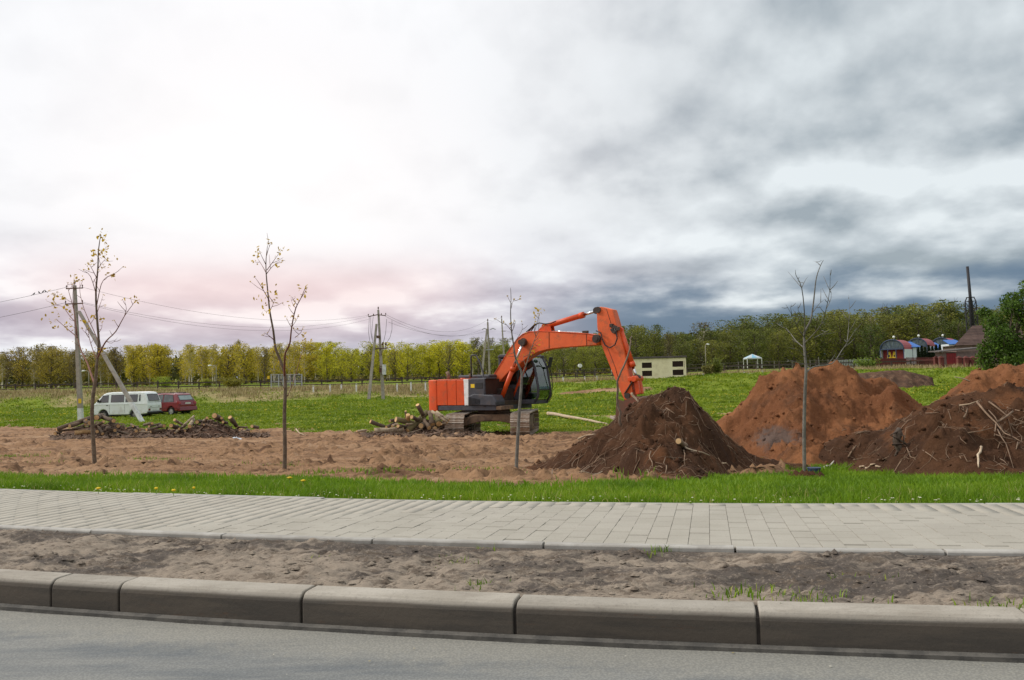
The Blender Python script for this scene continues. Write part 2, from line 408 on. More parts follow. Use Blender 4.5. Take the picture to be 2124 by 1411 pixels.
z = .136+e*((fbm(x*2.2, y*3.5, 5, .55)-.5)*.09+np.abs(fbm(x*8, y*10, 4)-.5)*.07+(fbm(x*17, y*24, 4, .65)-.5)*.045)
i = np.arange(len(d)-1)[:, None]*len(t)+np.arange(len(t)-1)[None, :]
soilstrip = npmesh('soil_strip', np.stack((x, y, z), -1).reshape(-1, 3), np.stack((i, i+1, i+len(t)+1, i+len(t)), -1).reshape(-1, 4), m, smooth=True); tag(soilstrip, 'bare sandy soil strip between kerb and footpath', kind='structure')

# kerb stones
def rcw(t, d, z): x, y = rc(t, d); return Vector((float(x), float(y), z))
def tof(px, py, z):
    d = ray(px, py); k = (z-CZ)/d.z; p = d*k
    return float(np.interp(p.x, _xs, _t)-0.0), p
m, bs = newmat('kerb_concrete'); pos = N('ShaderNodeNewGeometry').outputs['Position']
mp = N('ShaderNodeMapping'); lk(pos, mp.inputs[0]); mp.inputs['Rotation'].default_value = (0, 0, .27); mp.inputs['Scale'].default_value = (.5, 1, 4)
n1 = noise(3.2, 6, .65, mp.outputs[0]); n2 = noise(45, 5, .7, pos)
sp = N('ShaderNodeSeparateXYZ'); lk(pos, sp.inputs[0])
c = mixc(sstep(n1, .35, .65), (.36, .325, .275), (.27, .24, .198))
c = mixc(math_('MULTIPLY', sstep(n2, .52, .72), .5), c, (.20, .18, .155))
c = mixc(math_('MULTIPLY', sstep(noise(5.5, 8, .8, mp.outputs[0]), .52, .66), .5), c, (.19, .16, .13)); c = mixc(math_('MULTIPLY', sstep(noise(120, 3, .7, pos), .62, .72), .6), c, (.13, .115, .10))
# splash grime from the road plus painted-in shade darken the side below the lip
splash_shade = math_('SUBTRACT', 1.0, sstep(math_('ADD', sp.outputs[2], math_('MULTIPLY', math_('SUBTRACT', n1, .5), .03)), .116, .140))
grime_shade = mixc(sstep(n1, .4, .62), (.070, .056, .043), (.050, .043, .036))
c = mixc(math_('MULTIPLY', splash_shade, .92), c, grime_shade)
rust = math_('MULTIPLY', sstep(noise(2.3, 6, .75, mp.outputs[0]), .58, .7), math_('MULTIPLY', splash_shade, .55))
c = mixc(rust, c, (.13, .06, .03))
h = N('ShaderNodeHueSaturation'); lk(c, h.inputs['Color']); lk(math_('ADD', .88, math_('MULTIPLY', orand(), .24)), h.inputs['Value'])
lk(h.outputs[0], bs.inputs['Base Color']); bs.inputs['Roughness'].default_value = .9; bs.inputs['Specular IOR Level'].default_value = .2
bump(bs, n2, .5, .006); kerb_mat = m
prof = [(0, -.06), (0, .108), (.006, .125), (.016, .139), (.03, .148), (.05, .151), (DK1-DK0, .153), (DK1-DK0, -.06)]
kerb = empty('kerb'); tag(kerb, kind='structure')
def kstone(t0, t1, par, prof=prof, d0=DK0, name='kerb_stone', mat=kerb_mat, dz=0, dd=0):
    n = max(2, int((t1-t0)/.25)+1); V = []; k = len(prof)
    for t in np.linspace(t0+.006, t1-.006, n):
        for a, z in prof: V.append(tuple(rcw(t, d0+a+dd, z+dz)))
    Fs = []; 
    for i in range(n-1):
        for j in range(k): Fs.append((i*k+j, i*k+(j+1) % k, (i+1)*k+(j+1) % k, (i+1)*k+j))
    mb = MB(); mb.add(V, Fs); mb.f += [tuple(range(k)), tuple(range((n-1)*k, n*k))]; mb.sm += [False]*2
    return mb.build(name, mat, par, bevel=.006 if name == 'kerb_stone' else .003, seg=2)
def kt(px, py):
    d = ray(px, py); p = d*((0-CZ)/d.z); s = dyc(p.x); xa = p.x+s/math.sqrt(1+s*s)*DK0; return float(np.interp(xa, _xs, _t))
kj = [kt(107, 1258), kt(245, 1268), kt(612, 1296), kt(1050, 1325), kt(1560, 1350)]
L_ = (kj[4]-kj[1])/3
tt = [kj[0]-L_*k for k in range(14, 0, -1)]+kj+[kj[4]+L_*k for k in range(1, 14)]
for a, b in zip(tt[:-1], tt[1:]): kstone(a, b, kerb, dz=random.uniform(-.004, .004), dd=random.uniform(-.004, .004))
mortar = MB(); 
for t_ in np.linspace(tt[0], tt[-1], 120): pass
jm = M('joint_dirt', (.045, .036, .03), (.03, .025, .02), 20, .95)
V = []; ts_ = np.linspace(tt[0], tt[-1], 260)
for t_ in ts_:
    for a, z in ((.012, -.05), (.012, .118), (.125, .135), (.125, -.05)): V.append(tuple(rcw(t_, DK0+a, z)))
mo = MB(); mo.add(V, [(i*4+j, i*4+(j+1) % 4, i*4+4+(j+1) % 4, i*4+4+j) for i in range(len(ts_)-1) for j in range(4)]); mo.build('kerb_bedding', jm, kerb, fix=False)
V = []
gm = M('gutter_grit', (.12, .11, .095), (.07, .065, .058), 9, .95, vec='Geo', bmp=.4)
for t_ in ts_:
    for a, z in ((-.035, -.01), (-.035, .012), (-.002, .018), (-.002, -.01)): V.append(tuple(rcw(t_, DK0+a, z)))
mo = MB(); mo.add(V, [(i*4+j, i*4+(j+1) % 4, i*4+4+(j+1) % 4, i*4+4+j) for i in range(len(ts_)-1) for j in range(4)]); mo.build('gutter_lip', gm, kerb)

# footpath: edging on both sides, pavers one by one
edg_mat = M('edging_concrete', (.37, .35, .315), (.28, .26, .23), 5, .9, vec='Geo', bmp=.4, bscale=50, bdist=.004, rnd=.08)
path = empty('footpath'); tag(path, kind='structure')
eprof = [(0, 0), (0, .152), (.008, .16), (.062, .16), (.07, .152), (.07, 0)]
for k in range(-12, 13): kstone(k*1.0+.37, k*1.0+1.37, path, eprof, DE-.07, 'edging_stone', edg_mat, dz=random.uniform(-.006, .004))
eprof2 = [(0, 0), (0, .146), (.008, .152), (.062, .152), (.07, .146), (.07, 0)]
for k in range(-14, 15): kstone(k*1.0+.11, k*1.0+1.11, path, eprof2, DP, 'edging_stone', edg_mat, dz=random.uniform(-.006, .004))
bed = strip('paver_bedding', DE, DP, .1435, .1435, M('joint_sand', (.235, .205, .165), (.17, .145, .115), 14, .95, vec='Geo')); bed.parent = path
m, bs = newmat('concrete_paver'); pos = N('ShaderNodeNewGeometry').outputs['Position']
n1 = noise(2.2, 5, .6, pos); n2 = noise(90, 4, .7, pos)
r = attr('v') ; rr = math_('ADD', orand(), r)
rr = math_('FRACT', rr)
c = mixc(sstep(n1, .35, .65), (.365, .338, .285), (.32, .294, .245))
c = mixc(math_('MULTIPLY', rr, .5), c, (.39, .36, .305)); c = mixc(math_('MULTIPLY', sstep(rr, .75, 1.0), .22), c, (.25, .225, .19))
c = mixc(math_('MULTIPLY', sstep(n2, .5, .72), .35), c, (.19, .175, .155))
lk(c, bs.inputs['Base Color']); bs.inputs['Roughness'].default_value = .92; bs.inputs['Specular IOR Level'].default_value = .2
bump(bs, n2, .4, .004); pav_mat = m
PW, PL = .113, .196; NR = int(round((DP-DE)/PL)); PL = (DP-DE)/NR
def paver_geo(t0, t1, d0, d1, dz, tilt):
    g = .0035; c_ = .0035; V = []
    for (a, b, z) in ((0, 0, 0), (0, 0, .018-0), (1, 0, .02)):
        pass
    def q(ins, z, tl):
        it = ins*.22; dd_ = ins*1.5; return [tuple(rcw(t0+it if k in (0, 3) else t1-it, d0+dd_ if k < 2 else d1-dd_, z+tl*(1 if k in (0, 1) else -1))) for k in range(4)]
    V = q(g, .13, 0)+q(g, .150+dz, tilt)+q(g+c_, .1535+dz, tilt)
    Fs = [(8, 9, 10, 11)]+[(i, (i+1) % 4, 4+(i+1) % 4, 4+i) for i in range(4)]+[(4+i, 4+(i+1) % 4, 8+(i+1) % 4, 8+i) for i in range(4)]
    return V, Fs
pv = []
for i in range(-125, 110):
    off = PL*.5 if i % 2 else 0
    for j in range(-1, NR+1):
        d0 = max(DE, DE+j*PL+off-PL*.5*0); d1 = min(DP, DE+(j+1)*PL+off)
        if d1-d0 < .03: continue
        t0 = i*PW; x, y = rc(t0+PW/2, (d0+d1)/2)
        vis = y > 0 and abs(float(x)/float(y)) < .62
        pv.append((0 if vis else 1, float(math.hypot(x, y)), t0, d0, d1))
pv.sort(); stuffV = []; stuffF = []; stuffA = []
for k, (nv, _, t0, d0, d1) in enumerate(pv):
    V, Fs = paver_geo(t0, t0+PW, d0, d1, random.uniform(-.0018, .0018), random.uniform(-.0011, .0011))
    if k < 300:
        o_ = Vector(V[8]); mb = MB(); mb.add([tuple(Vector(p)-o_) for p in V], Fs)
        p_ = mb.build('paver', pav_mat, path, fix=False); p_.location = o_
        p_.data.attributes.new('v', 'FLOAT', 'POINT')
    else:
        b = len(stuffV); stuffV += V; stuffF += [[b+q for q in f] for f in Fs]; stuffA += [random.random()]*len(V)
s_ = npmesh('pavers', stuffV, stuffF, pav_mat, path, attr={'v': stuffA}); s_['kind'] = 'stuff'

# ------------------------------------------------------------ grass
def hz(x, y):
    """height of the ground sheet with its clods"""
    u = np.asarray(x)/np.maximum(y, .1)
    fi = np.interp(y, ys, np.arange(ny)); fj = np.interp(u, us, np.arange(nx))
    i = np.clip(fi.astype(int), 0, ny-2); j = np.clip(fj.astype(int), 0, nx-2); a = fi-i; b = fj-j
    return (ZZ[i, j]*(1-b)+ZZ[i, j+1]*b)*(1-a)+(ZZ[i+1, j]*(1-b)+ZZ[i+1, j+1]*b)*a
def gzs(x, y): return float(hz(np.array([x], float), np.array([y], float))[0])
def blades(x, y, z, h, wd, lean=.45, v=None):
    n = len(x); th = rng.random(n)*2*np.pi; dx, dy = np.cos(th), np.sin(th); la = rng.random(n)*2*np.pi; l = rng.random(n)**.7*lean*h
    lx, ly = np.cos(la)*l, np.sin(la)*l
    P = np.empty((n, 5, 3), np.float32)
    for k, (s, hh, b) in enumerate(((-1, 0, 0), (1, 0, 0), (-.75, .5, .3), (.75, .5, .3), (0, 1, 1))):
        P[:, k, 0] = x+dx*wd*s/2+lx*b; P[:, k, 1] = y+dy*wd*s/2+ly*b; P[:, k, 2] = z-.01*(hh == 0)+h*hh*(1-.25*b*(l/np.maximum(h, 1e-4)))
    b = np.arange(n)[:, None]*5
    Fs = np.concatenate((b+[[0, 1, 3]], b+[[0, 3, 2]], b+[[2, 3, 4]]), 1).reshape(-1, 3)
    v = rng.random(n) if v is None else v
    return P.reshape(-1, 3), Fs, np.repeat(v, 5)
grass_mat = leafmat('grass_blade', [(0, (.05, .105, .008)), (.5, (.15, .265, .012)), (.9, (.26, .37, .024)), (1, (.42, .37, .13))], .4)
def scatter(name, x, y, h, wd, mat, label, lean=.45, v=None, z=None, cat='grass', parent=None):
    z = hz(x, y) if z is None else z
    V, Fs, A = blades(x, y, z, h, wd, lean, v); o = npmesh(name, V, Fs, mat, parent, attr={'v': A})
    if parent is None: tag(o, label, cat, kind='stuff')
    else: o['kind'] = 'stuff'
    return o
# verge beside the path
n = 400000; t = rng.uniform(-17, 13.5, n); d = DP+.06+rng.random(n)**.9*3.0; x, y = rc(t, d)
u = x/y; wdt = np.interp(u, [-.6, -.2, .05, .2, .6], [1.2, 1.05, .85, 1.05, 1.3])
keep = (y > 3) & (abs(u) < 1.1) & (rng.random(n) < (1-ss(d-DP-(fbm(x*1.2, y*1.2, 3)-.5)*1.3, wdt-.35, wdt+.45))) & (rng.random(n) < .4+1.2*fbm(x*2.6, y*2.6, 3))
x, y, d, u = x[keep], y[keep], d[keep], u[keep]
cl_ = fbm(x*1.6, y*1.6, 4); h = (.02+.15*cl_)*np.interp(u, [-.6, 0, .3, .6], [.60, .60, .66, .72])*np.interp(d-DP, [.05, .2, .5], [.6, .95, 1.1])*rng.uniform(.5, 1.45, len(x))*(.7+.7*fbm(x*5, y*5, 2))
v = np.clip(.02+.95*fbm(x*1.3+8, y*1.9, 3)*rng.uniform(.6, 1.4, len(x)), 0, .9); v[rng.random(len(x)) < .05] = 1
scatter('verge_grass', x, y, h, rng.uniform(.004, .009, len(x)), grass_mat, 'long bright green grass along the far side of the footpath', .75, v)
# grass on the level between and beyond the soil heaps, patches on the bare earth
n = 400000; Yg = 4.5+rng.random(n)**1.3*31; u = rng.uniform(-.8, 1.0, n); x = u*Yg; y = Yg; d = dof(x, y); bq = bare(x, y)
pat = ss(fbm(x*.55+3, y*.55, 4), .60, .70)*(d < 8)*(u < .2)*.35
keep = (d > 1.3) & (rng.random(n) < np.maximum((1-bq)*1.0, pat)**1.5)
x, y, u = x[keep], y[keep], u[keep]
v = np.clip(.1+.75*fbm(x*2, y*2, 3)*rng.uniform(.6, 1.4, len(x)), 0, 1)
scatter('short_grass', x, y, (.03+.09*fbm(x*1.5, y*1.5, 3))*rng.uniform(.5, 1.3, len(x)), rng.uniform(.008, .02, len(x)), grass_mat, 'short green grass around the soil heaps and the bare ground', .8, v)
# the field: broad weed leaves in clumps
n = 420000; Yg = 30*np.exp(rng.random(n)*np.log(108/30.)); u = rng.uniform(-.68, .68, n); x = u*Yg; y = Yg; bq = bare(x, y); cl_ = fbm(x*.8, y*.8, 4)
keep = (dof(x, y) > 22) & (rng.random(n) < (1-bq)*np.clip((cl_-.30)*3.6, .12, 1)) & (rng.random(n) < 1-.75*dry(x, y))
x, y, cl_ = x[keep], y[keep], cl_[keep]; sc_ = np.clip(y/55, .6, 1.5)
field_mat = leafmat('field_weeds', [(0, (.05, .085, .008)), (.45, (.175, .25, .014)), (.8, (.29, .345, .024)), (1, (.38, .36, .05))], .35)
scatter('field_weeds', x, y, sc_*(.05+.20*cl_)*rng.uniform(.4, 1.2, len(x)), sc_*rng.uniform(.05, .13, len(x)), field_mat, 'low green weeds and grass covering the field', 1.5, np.clip(.1+.8*fbm(x*.5+4, y*.9, 3)*rng.uniform(.5, 1.45, len(x)), 0, 1))
# dandelions
n = 9000; Yg = 31*np.exp(rng.random(n)*np.log(100/31.)); u = rng.uniform(-.66, .66, n); x = u*Yg; y = Yg
keep = (rng.random(n) < ss(fbm(x*.22+9, y*.4, 3), .50, .68)) & (bare(x, y) < .3) & (dof(x, y) > 23); x, y = x[keep], y[keep]
yel = M('dandelion_yellow', (.75, .52, .01), (.62, .40, .01), 30, .7)
def discs(x, y, z, r):
    n = len(x); k = 5; P = np.empty((n, k+1, 3), np.float32); P[:, 0] = np.stack((x, y, z+r*.35), -1)
    for i in range(k):
        th = 2*np.pi*i/k; P[:, i+1] = np.stack((x+r*np.cos(th), y+r*np.sin(th), z), -1)
    b = np.arange(n)[:, None, None]*(k+1); tri = np.array([[0, i+1, (i+1) % k+1] for i in range(k)])[None]
    return P.reshape(-1, 3), (b+tri).reshape(-1, 3)
V, Fs = discs(x, y, hz(x, y)+.14+.08*rng.random(len(x)), rng.uniform(.018, .042, len(x))*np.clip(y/45, 1, 1.6))
tag(npmesh('dandelions', V, Fs, yel), 'scattered yellow dandelions flowering in the field', 'flowers', kind='stuff')
# tall dry grass along the bank
n = 60000; x = rng.uniform(-68, 60, n); y = rng.uniform(100, 113, n)
keep = rng.random(n) < dry(x, y)*np.clip((fbm(x*.25, y*.3, 3)-.32)*3, .05, 1); x, y = x[keep], y[keep]
dry_mat = leafmat('dry_grass', [(0, (.13, .10, .035)), (.5, (.33, .26, .12)), (1, (.50, .41, .22))], .3)
scatter('dry_grass', x, y, rng.uniform(.2, .8, len(x))*(.4+fbm(x*.2, y*.2, 3)), rng.uniform(.03, .08, len(x)), dry_mat, 'tall dry straw coloured grass along the bank behind the field', .6)
# sprigs on the sandy strip and along the edging
x_, y_ = [], []
for px, py, k, s in ((1530, 1225, 60, .10), (1650, 1238, 90, .12), (2075, 1258, 60, .10), (1000, 1215, 40, .06), (945, 1170, 30, .05), (1370, 1140, 24, .05), (1430, 1130, 30, .04), (340, 1098, 20, .04), (450, 1098, 20, .03), (575, 1105, 22, .03),
                    (1705, 1115, 40, .04), (1620, 1122, 30, .07), (1900, 1125, 50, .08), (2060, 1120, 60, .08), (70, 1082, 24, .05), (20, 1080, 24, .05), (930, 1160, 16, .05), (1740, 1200, 14, .03), (1870, 1200, 18, .05), (1010, 1140, 14, .04), (660, 1160, 10, .04), (1350, 1150, 14, .04)):
    d_ = ray(px, py); p = d_*((.15-CZ)/d_.z); x_ += list(p.x+rng.normal(0, s, k)); y_ += list(p.y+rng.normal(0, s*.5, k))
x_, y_ = np.array(x_), np.array(y_); dd = dof(x_, y_); k = (dd < DE+.05) & (dd > DK1+.02); x_, y_ = x_[k], y_[k]
scatter('sprouting_grass', x_, y_, rng.uniform(.012, .05, len(x_)), rng.uniform(.004, .008, len(x_)), grass_mat, 'thin grass sprouting from the sandy strip by the kerb', .9, z=np.full(len(x_), .14))
# fallen petals along the verge edge and on the gutter
n = 230; t = rng.uniform(-8, 8, n); d = DP+.03+np.abs(rng.normal(0, .10, n)); x, y = rc(t, d); V, Fs = discs(x, y, np.full(n, .157)+rng.random(n)*.02, rng.uniform(.004, .011, n))
tag(npmesh('petals', V, Fs, M('petal_cream', (.70, .66, .52), (.55, .5, .35), 5, .8)), 'cream petals fallen between grass and footpath', 'petals', kind='stuff')
n = 34; t = rng.uniform(-5, 5, n); d = DK0-.05-np.abs(rng.normal(0, .35, n)); x, y = rc(t, d); V, Fs = discs(x, y, np.full(n, .002), rng.uniform(.002, .006, n))
tag(npmesh('road_litter', V, Fs, M('litter_bits', (.5, .48, .42), (.25, .2, .08), 3, .9, vec='Geo')), 'small pale bits scattered on the asphalt by the kerb', 'litter', kind='stuff')

# crumbs of soil on the strip and clods on the bare ground
_cb = np.array([(0, 0, 1), (.9, 0, .1), (.28, .85, .1), (-.73, .53, .1), (-.73, -.53, .1), (.28, -.85, .1)]); _ct = np.array([(0, 1, 2), (0, 2, 3), (0, 3, 4), (0, 4, 5), (0, 5, 1)])
def crumbs(name, x, y, z, sz, mat, label):
    n = len(x); V = np.stack((x, y, z), -1)[:, None]+_cb[None]*(.6+.8*rng.random((n, 6, 3)))*sz[:, None, None]*np.array((1.15, 1, .75)); Fq = (_ct[None]+np.arange(n)[:, None, None]*6).reshape(-1, 3)
    a = {'bare': np.ones(n*6), 'dry': np.zeros(n*6)}
    return tag(npmesh(name, V.reshape(-1, 3), Fq, mat, attr=a), label, 'soil', kind='stuff')
n = 9000; t = rng.uniform(-7, 5.5, n); d = rng.uniform(DK1+.03, DE-.09, n); x, y = rc(t, d); k = rng.random(n) < ss(fbm(x*2.4, y*4, 3), .38, .62); x, y, d = x[k], y[k], d[k]
e = ss(d, DK1, DK1+.12)*(1-ss(d, DE-.2, DE-.08))
crumbs('soil_crumbs', x, y, .134+e*((fbm(x*2.2, y*3.5, 5, .55)-.5)*.09+np.abs(fbm(x*8, y*10, 4)-.5)*.07), .004+.022*rng.random(len(x))**3.5, soilstrip.data.materials[0], 'crumbs of dry soil scattered over the sandy strip')
n = 70000; Yg = 10*np.exp(rng.random(n)*np.log(3.6)); u = rng.uniform(-.66, .66, n); x, y = u*Yg, Yg; k = (bare(x, y) > .6) & (rng.random(n) < ss(fbm(x*.7+2, y*1.1, 4), .42, .66)+.06); x, y = x[k], y[k]
crumbs('earth_clods', x, y, hz(x, y)-.01, .008+.065*rng.random(len(x))**4, ground_mat, 'loose clods scattered over the bare earth')

# ------------------------------------------------------------ materials of the machines
MUD = (.16, .095, .055)
paint = M('orange_paint', (.66, .078, .010), (.58, .064, .009), 2.0, .42, dirt=(.22, .085, .035), dscale=3.2, damt=.68, bmp=.05, bscale=20)
paint_b = M('faded_orange_paint', (.70, .118, .026), (.60, .095, .022), 1.3, .5, dirt=(.25, .10, .045), dscale=3.0, damt=.72, bmp=.05, bscale=20)
seam = M('panel_gap', (.05, .02, .012), None, 5, .8)
dgrey = M('dark_grey_metal', (.055, .055, .065), (.04, .04, .048), 4, .5, dirt=MUD, dscale=3, damt=.3)
black = M('black_rubber', (.018, .018, .019), (.028, .026, .024), 8, .65)
hosem = M('hydraulic_hose', (.016, .015, .015), None, 8, .45)
chrome = M('chromed_rod', (.75, .75, .74), None, 8, .16, metal=1)
whitep = M('white_stripe', (.74, .74, .72), (.62, .6, .56), 4, .5, dirt=MUD, dscale=3, damt=.25)
mudst = M('muddy_steel', (.20, .125, .075), (.11, .07, .045), 5, .75, dirt=(.25, .17, .11), dscale=4, damt=.7, bmp=.5, bscale=30)
shoem = M('worn_track_steel', (.27, .20, .145), (.17, .11, .075), 6, .6, dirt=(.22, .13, .075), dscale=4, damt=.75, bmp=.4, bscale=25, rnd=.15)
bright_edge = M('ground_down_steel', (.52, .46, .39), (.34, .26, .19), 7, .4, metal=.5, rnd=.2)
greasy = M('greasy_black_steel', (.035, .024, .02), (.06, .035, .022), 6, .55)
yellow = M('yellow_sticker', (.75, .50, .02), (.68, .44, .02), 6, .5)
cglass = glass('cab_glass', (.42, .55, .53), .12, .02)
dglass = glass('dark_car_glass', (.30, .33, .33), .22, .03)
seatm = M('seat_fabric', (.05, .05, .055), None, 9, .9)

# ------------------------------------------------------------ excavator
TH = math.radians(34); EX, EY = -.76, 33.6; EZ = gzs(EX, EY)-.02
exc = empty('excavator', (EX, EY, EZ), -TH); tag(exc, 'large orange tracked excavator digging behind the dark soil heap', 'excavator')
Fv = Vector((math.cos(TH), -math.sin(TH), 0)); Lv = Vector((math.sin(TH), math.cos(TH), 0)); E0 = Vector((EX, EY, EZ)); CAMP = Vector((0, 0, CZ))
def el_(px, py, yl):
    """local x, z where the sight line meets the machine's upright plane y = yl"""
    d = ray(px, py); k = ((E0+Lv*yl-CAMP).dot(Lv))/d.dot(Lv); q = CAMP+d*k-E0
    return (q.dot(Fv), q.z)
def ez(zx, zy, yl): return el_(860+zx/4.248, 620+zy/4.248, yl)
def ez3(zx, zy, yl): x, z = ez(zx, zy, yl); return Vector((x, yl, z))
# undercarriage, turned on its own
uc = math.radians(6.5)
def ulocal(u, v):          # along the tracks (away), across
    wx = u*math.sin(uc)+v*math.cos(uc); wy = u*math.cos(uc)-v*math.sin(uc); q = Vector((wx, wy, 0))
    return q.dot(Fv), q.dot(Lv)
ua = TH+math.pi/2-uc       # angle of the track direction in the machine's frame
RU = Matrix.Rotation(ua, 3, 'Z')
TL, TR_, SW = 1.66, .40, .70
def sub(name, mb, mat, parent, bevel=0, **k):
    mb.v = [tuple(RU @ Vector(p)) for p in mb.v]; return mb.build(name, mat, parent, bevel, **k)
for s in (-1, 1):
    v0 = 1.2*s
    tr = MB(); n = 12                # frame between the runs of the track
    tr.box((0, v0, .44), (2*TL, .34, .34)); tr.box((0, v0, .66), (2.6, .42, .08))
    for k in range(7): tr.cyl((-1.3+k*.43, v0-.2, .20), (-1.3+k*.43, v0+.2, .20), .12, n=10)
    track = sub('track', tr, mudst, exc, .02)
    for u, nm in ((-TL, 'idler_wheel'), (TL, 'drive_sprocket')):
        wd_ = MB(); wd_.cyl((u, v0-.11, .43), (u, v0+.11, .43), .31, n=20); wd_.cyl((u, v0-.2, .43), (u, v0+.2, .43), .16, n=14)
        sub(nm, wd_, mudst, track, .02)
    # shoes all round
    per = 2*2*TL+2*math.pi*TR_; ns = 50; sh = None
    for k in range(ns):
        q = per*(k+.5)/ns
        if q < 2*TL: u, z, a = -TL+q, .43-TR_, math.pi
        elif q < 2*TL+math.pi*TR_: b = (q-2*TL)/TR_; u, z, a = TL+TR_*math.sin(b), .43-TR_*math.cos(b), math.pi-b
        elif q < 4*TL+math.pi*TR_: u, z, a = TL-(q-2*TL-math.pi*TR_), .43+TR_, 0
        else: b = (q-4*TL-math.pi*TR_)/TR_; u, z, a = -TL-TR_*math.sin(b), .43+TR_*math.cos(b), -b
        if sh is None and s == -1 and k == 0:
            smb = MB(); smb.box((0, 0, 0), (per/ns-.012, SW, .022))
            smb.box((-.075, 0, .02), (.014, SW, .03)); smb.box((0, 0, .018), (.014, SW, .024)); smb.box((.07, 0, .018), (.014, SW, .024))
            smb.box((0, 0, -.04), (.14, .26, .06)); smb.v = [tuple(p) for p in smb.v]
            sme = smb.build('track_shoe', shoem, track, .004, 1); shoe_me = sme.data; o = sme
            sme.data.materials.append(bright_edge)
            for p_ in sme.data.polygons:
                if 6 <= p_.index < 24: p_.material_index = 1
        else:
            o = link('track_shoe', shoe_me, None, track)
        loc = RU @ Vector((u, v0, z)); o.location = loc
        o.rotation_euler = (Matrix.Rotation(ua, 3, 'Z') @ Matrix.Rotation(-a if False else a, 3, 'Y')).to_euler()
mb = MB(); mb.box((0, 0, .66), (1.5, 1.7, .30)); mb.cyl((0, 0, .75), (0, 0, .98), .62, n=28)
for u in (-.95, .95):               # arched cross beams between the tracks
    pr = []
    for k in range(9):
        a = k/8; pr.append((-1.05+2.1*a, .36+.20*math.sin(math.pi*a)))
    pr += [(1.05, .66), (.6, .80), (-.6, .80), (-1.05, .66)]
    mb.prism(pr, u-.22, u+.22, 'yz')
sub('undercarriage_frame', mb, mudst, exc, .03)
mb = MB(); mb.cyl((0, 0, .96), (0, 0, 1.12), .70, n=36); mb.build('slewing_ring', greasy, exc)
# deck and skirt
xs_, zt = ez(130, 716, -1.25); _, zs = ez(300, 940, -1.25); _, zb = ez(300, 985, -1.25)
xst0 = ez(438, 800, -1.25)[0]; xst1 = ez(476, 800, -1.25)[0]; xg1 = ez(618, 800, -1.25)[0]
def plan(x0, x1, r, y=1.25, inset=0):
    """rounded tail outline"""
    y -= inset; x0 += inset; P = [(x1, -y)]; 
    for k in range(9):
        a = k/8*math.pi/2; P.append((x0+r*1.0-r*math.sin(a), -y+r*.62-r*.62*math.cos(a)))
    for k in range(1, 6): P.append((x0-.16*math.sin(math.pi*k/6), (-y+r*.62)+(2*y-2*r*.62)*k/6))
    for k in range(9):
        a = (1-k/8)*math.pi/2; P.append((x0+r-r*math.sin(a), y-r*.62+r*.62*math.cos(a)))
    P.append((x1, y)); return P
XT = -2.42
mb = MB(); mb.prism(plan(XT+.35, .95, .5, 1.235), zb+.0, zs-.004, 'xy'); mb.build('deck_skirt', dgrey, exc, .02)
mb = MB(); mb.prism(plan(XT, -1.82, .55), zb-.03, zt, 'xy'); mb.build('counterweight', paint, exc, .05, 3)
xm1 = ez(285, 800, -1.25)[0]; xm2 = ez(366, 800, -1.25)[0]
core = MB(); core.bb((-1.83, -1.215, zs), (xg1-.02, 1.2, zt-.02)); core.build('engine_bay', seam, exc)
for a, b in ((-1.81, xm1), (xm1, xm2), (xm2, xst0)):
    mb = MB(); mb.bb((a+.012, -1.25, zs+.006), (b-.006, -1.19, zt-.03)); mb.build('side_panel', paint, exc, .012)
mb = MB(); mb.prism([(xst0, zs), (xst1-.02, zs), (xst1, zt-.10), (xst1-.01, zt), (xst0-.03, zt), (xst0-.02, zt-.1)], -1.262, -1.19); mb.build('stripe', whitep, exc, .008)
mb = MB(); mb.bb((xst1+.008, -1.25, zs+.006), (xg1, -1.18, zt)); mb.build('grey_side_panel', dgrey, exc, .015)
mb = MB(); mb.bb((-1.80, -1.19, zt-.025), (xst1+.1, 1.2, zt+.012)); mb.build('hood_deck', paint, exc, .02)
mb = MB(); mb.bb((-1.15, -.75, zt+.012), (.35, .8, zt+.15)); mb.build('engine_hood', dgrey, exc, .05, 3)
mb = MB(); mb.bb((xst1+.05, -1.2, zt-.02), (xg1+.05, -.5, zt+.03)); mb.build('fuel_tank_top', dgrey, exc, .02)
# step box at the front corner with louvres
sb = [ez(470, 860, -1.3), ez(470, 938, -1.3), ez(715, 945, -1.3), ez(718, 905, -1.3), ez(690, 850, -1.3), ez(520, 838, -1.3)]
mb = MB(); mb.prism(sb, -1.31, -.7); stp = mb.build('tool_box', dgrey, exc, .04, 3)
for k in range(9):
    a = .03+k*.058; x0, z0 = sb[0][0]+a, sb[1][1]+.03
    mb = MB(); mb.beam((x0+.02, -1.318, z0), (x0+.05*(1 if k else 1), -1.318, z0+.28-k*.012), .012, .022, (0, 1, 0)); mb.build('louvre', black, stp)
mb = MB(); mb.bb((ez(640, 960, -1.2)[0], -1.22, zb+.02), (ez(745, 960, -1.2)[0]+.1, -.4, zb+.16)); mb.build('boarding_step', mudst, exc, .01)
x0, z0 = ez(493, 752, -1.262); x1, z1 = ez(527, 784, -1.262)
mb = MB(); mb.bb((x0, -1.259, z1), (x1, -1.252, z0)); mb.build('warning_sticker', yellow, exc)
x0, z0 = ez(535, 740, -1.262); x1, z1 = ez(600, 790, -1.262)
mb = MB(); mb.bb((x0, -1.262, z1), (x1, -1.252, z0)); mb.build('air_intake_panel', black, exc, .004)
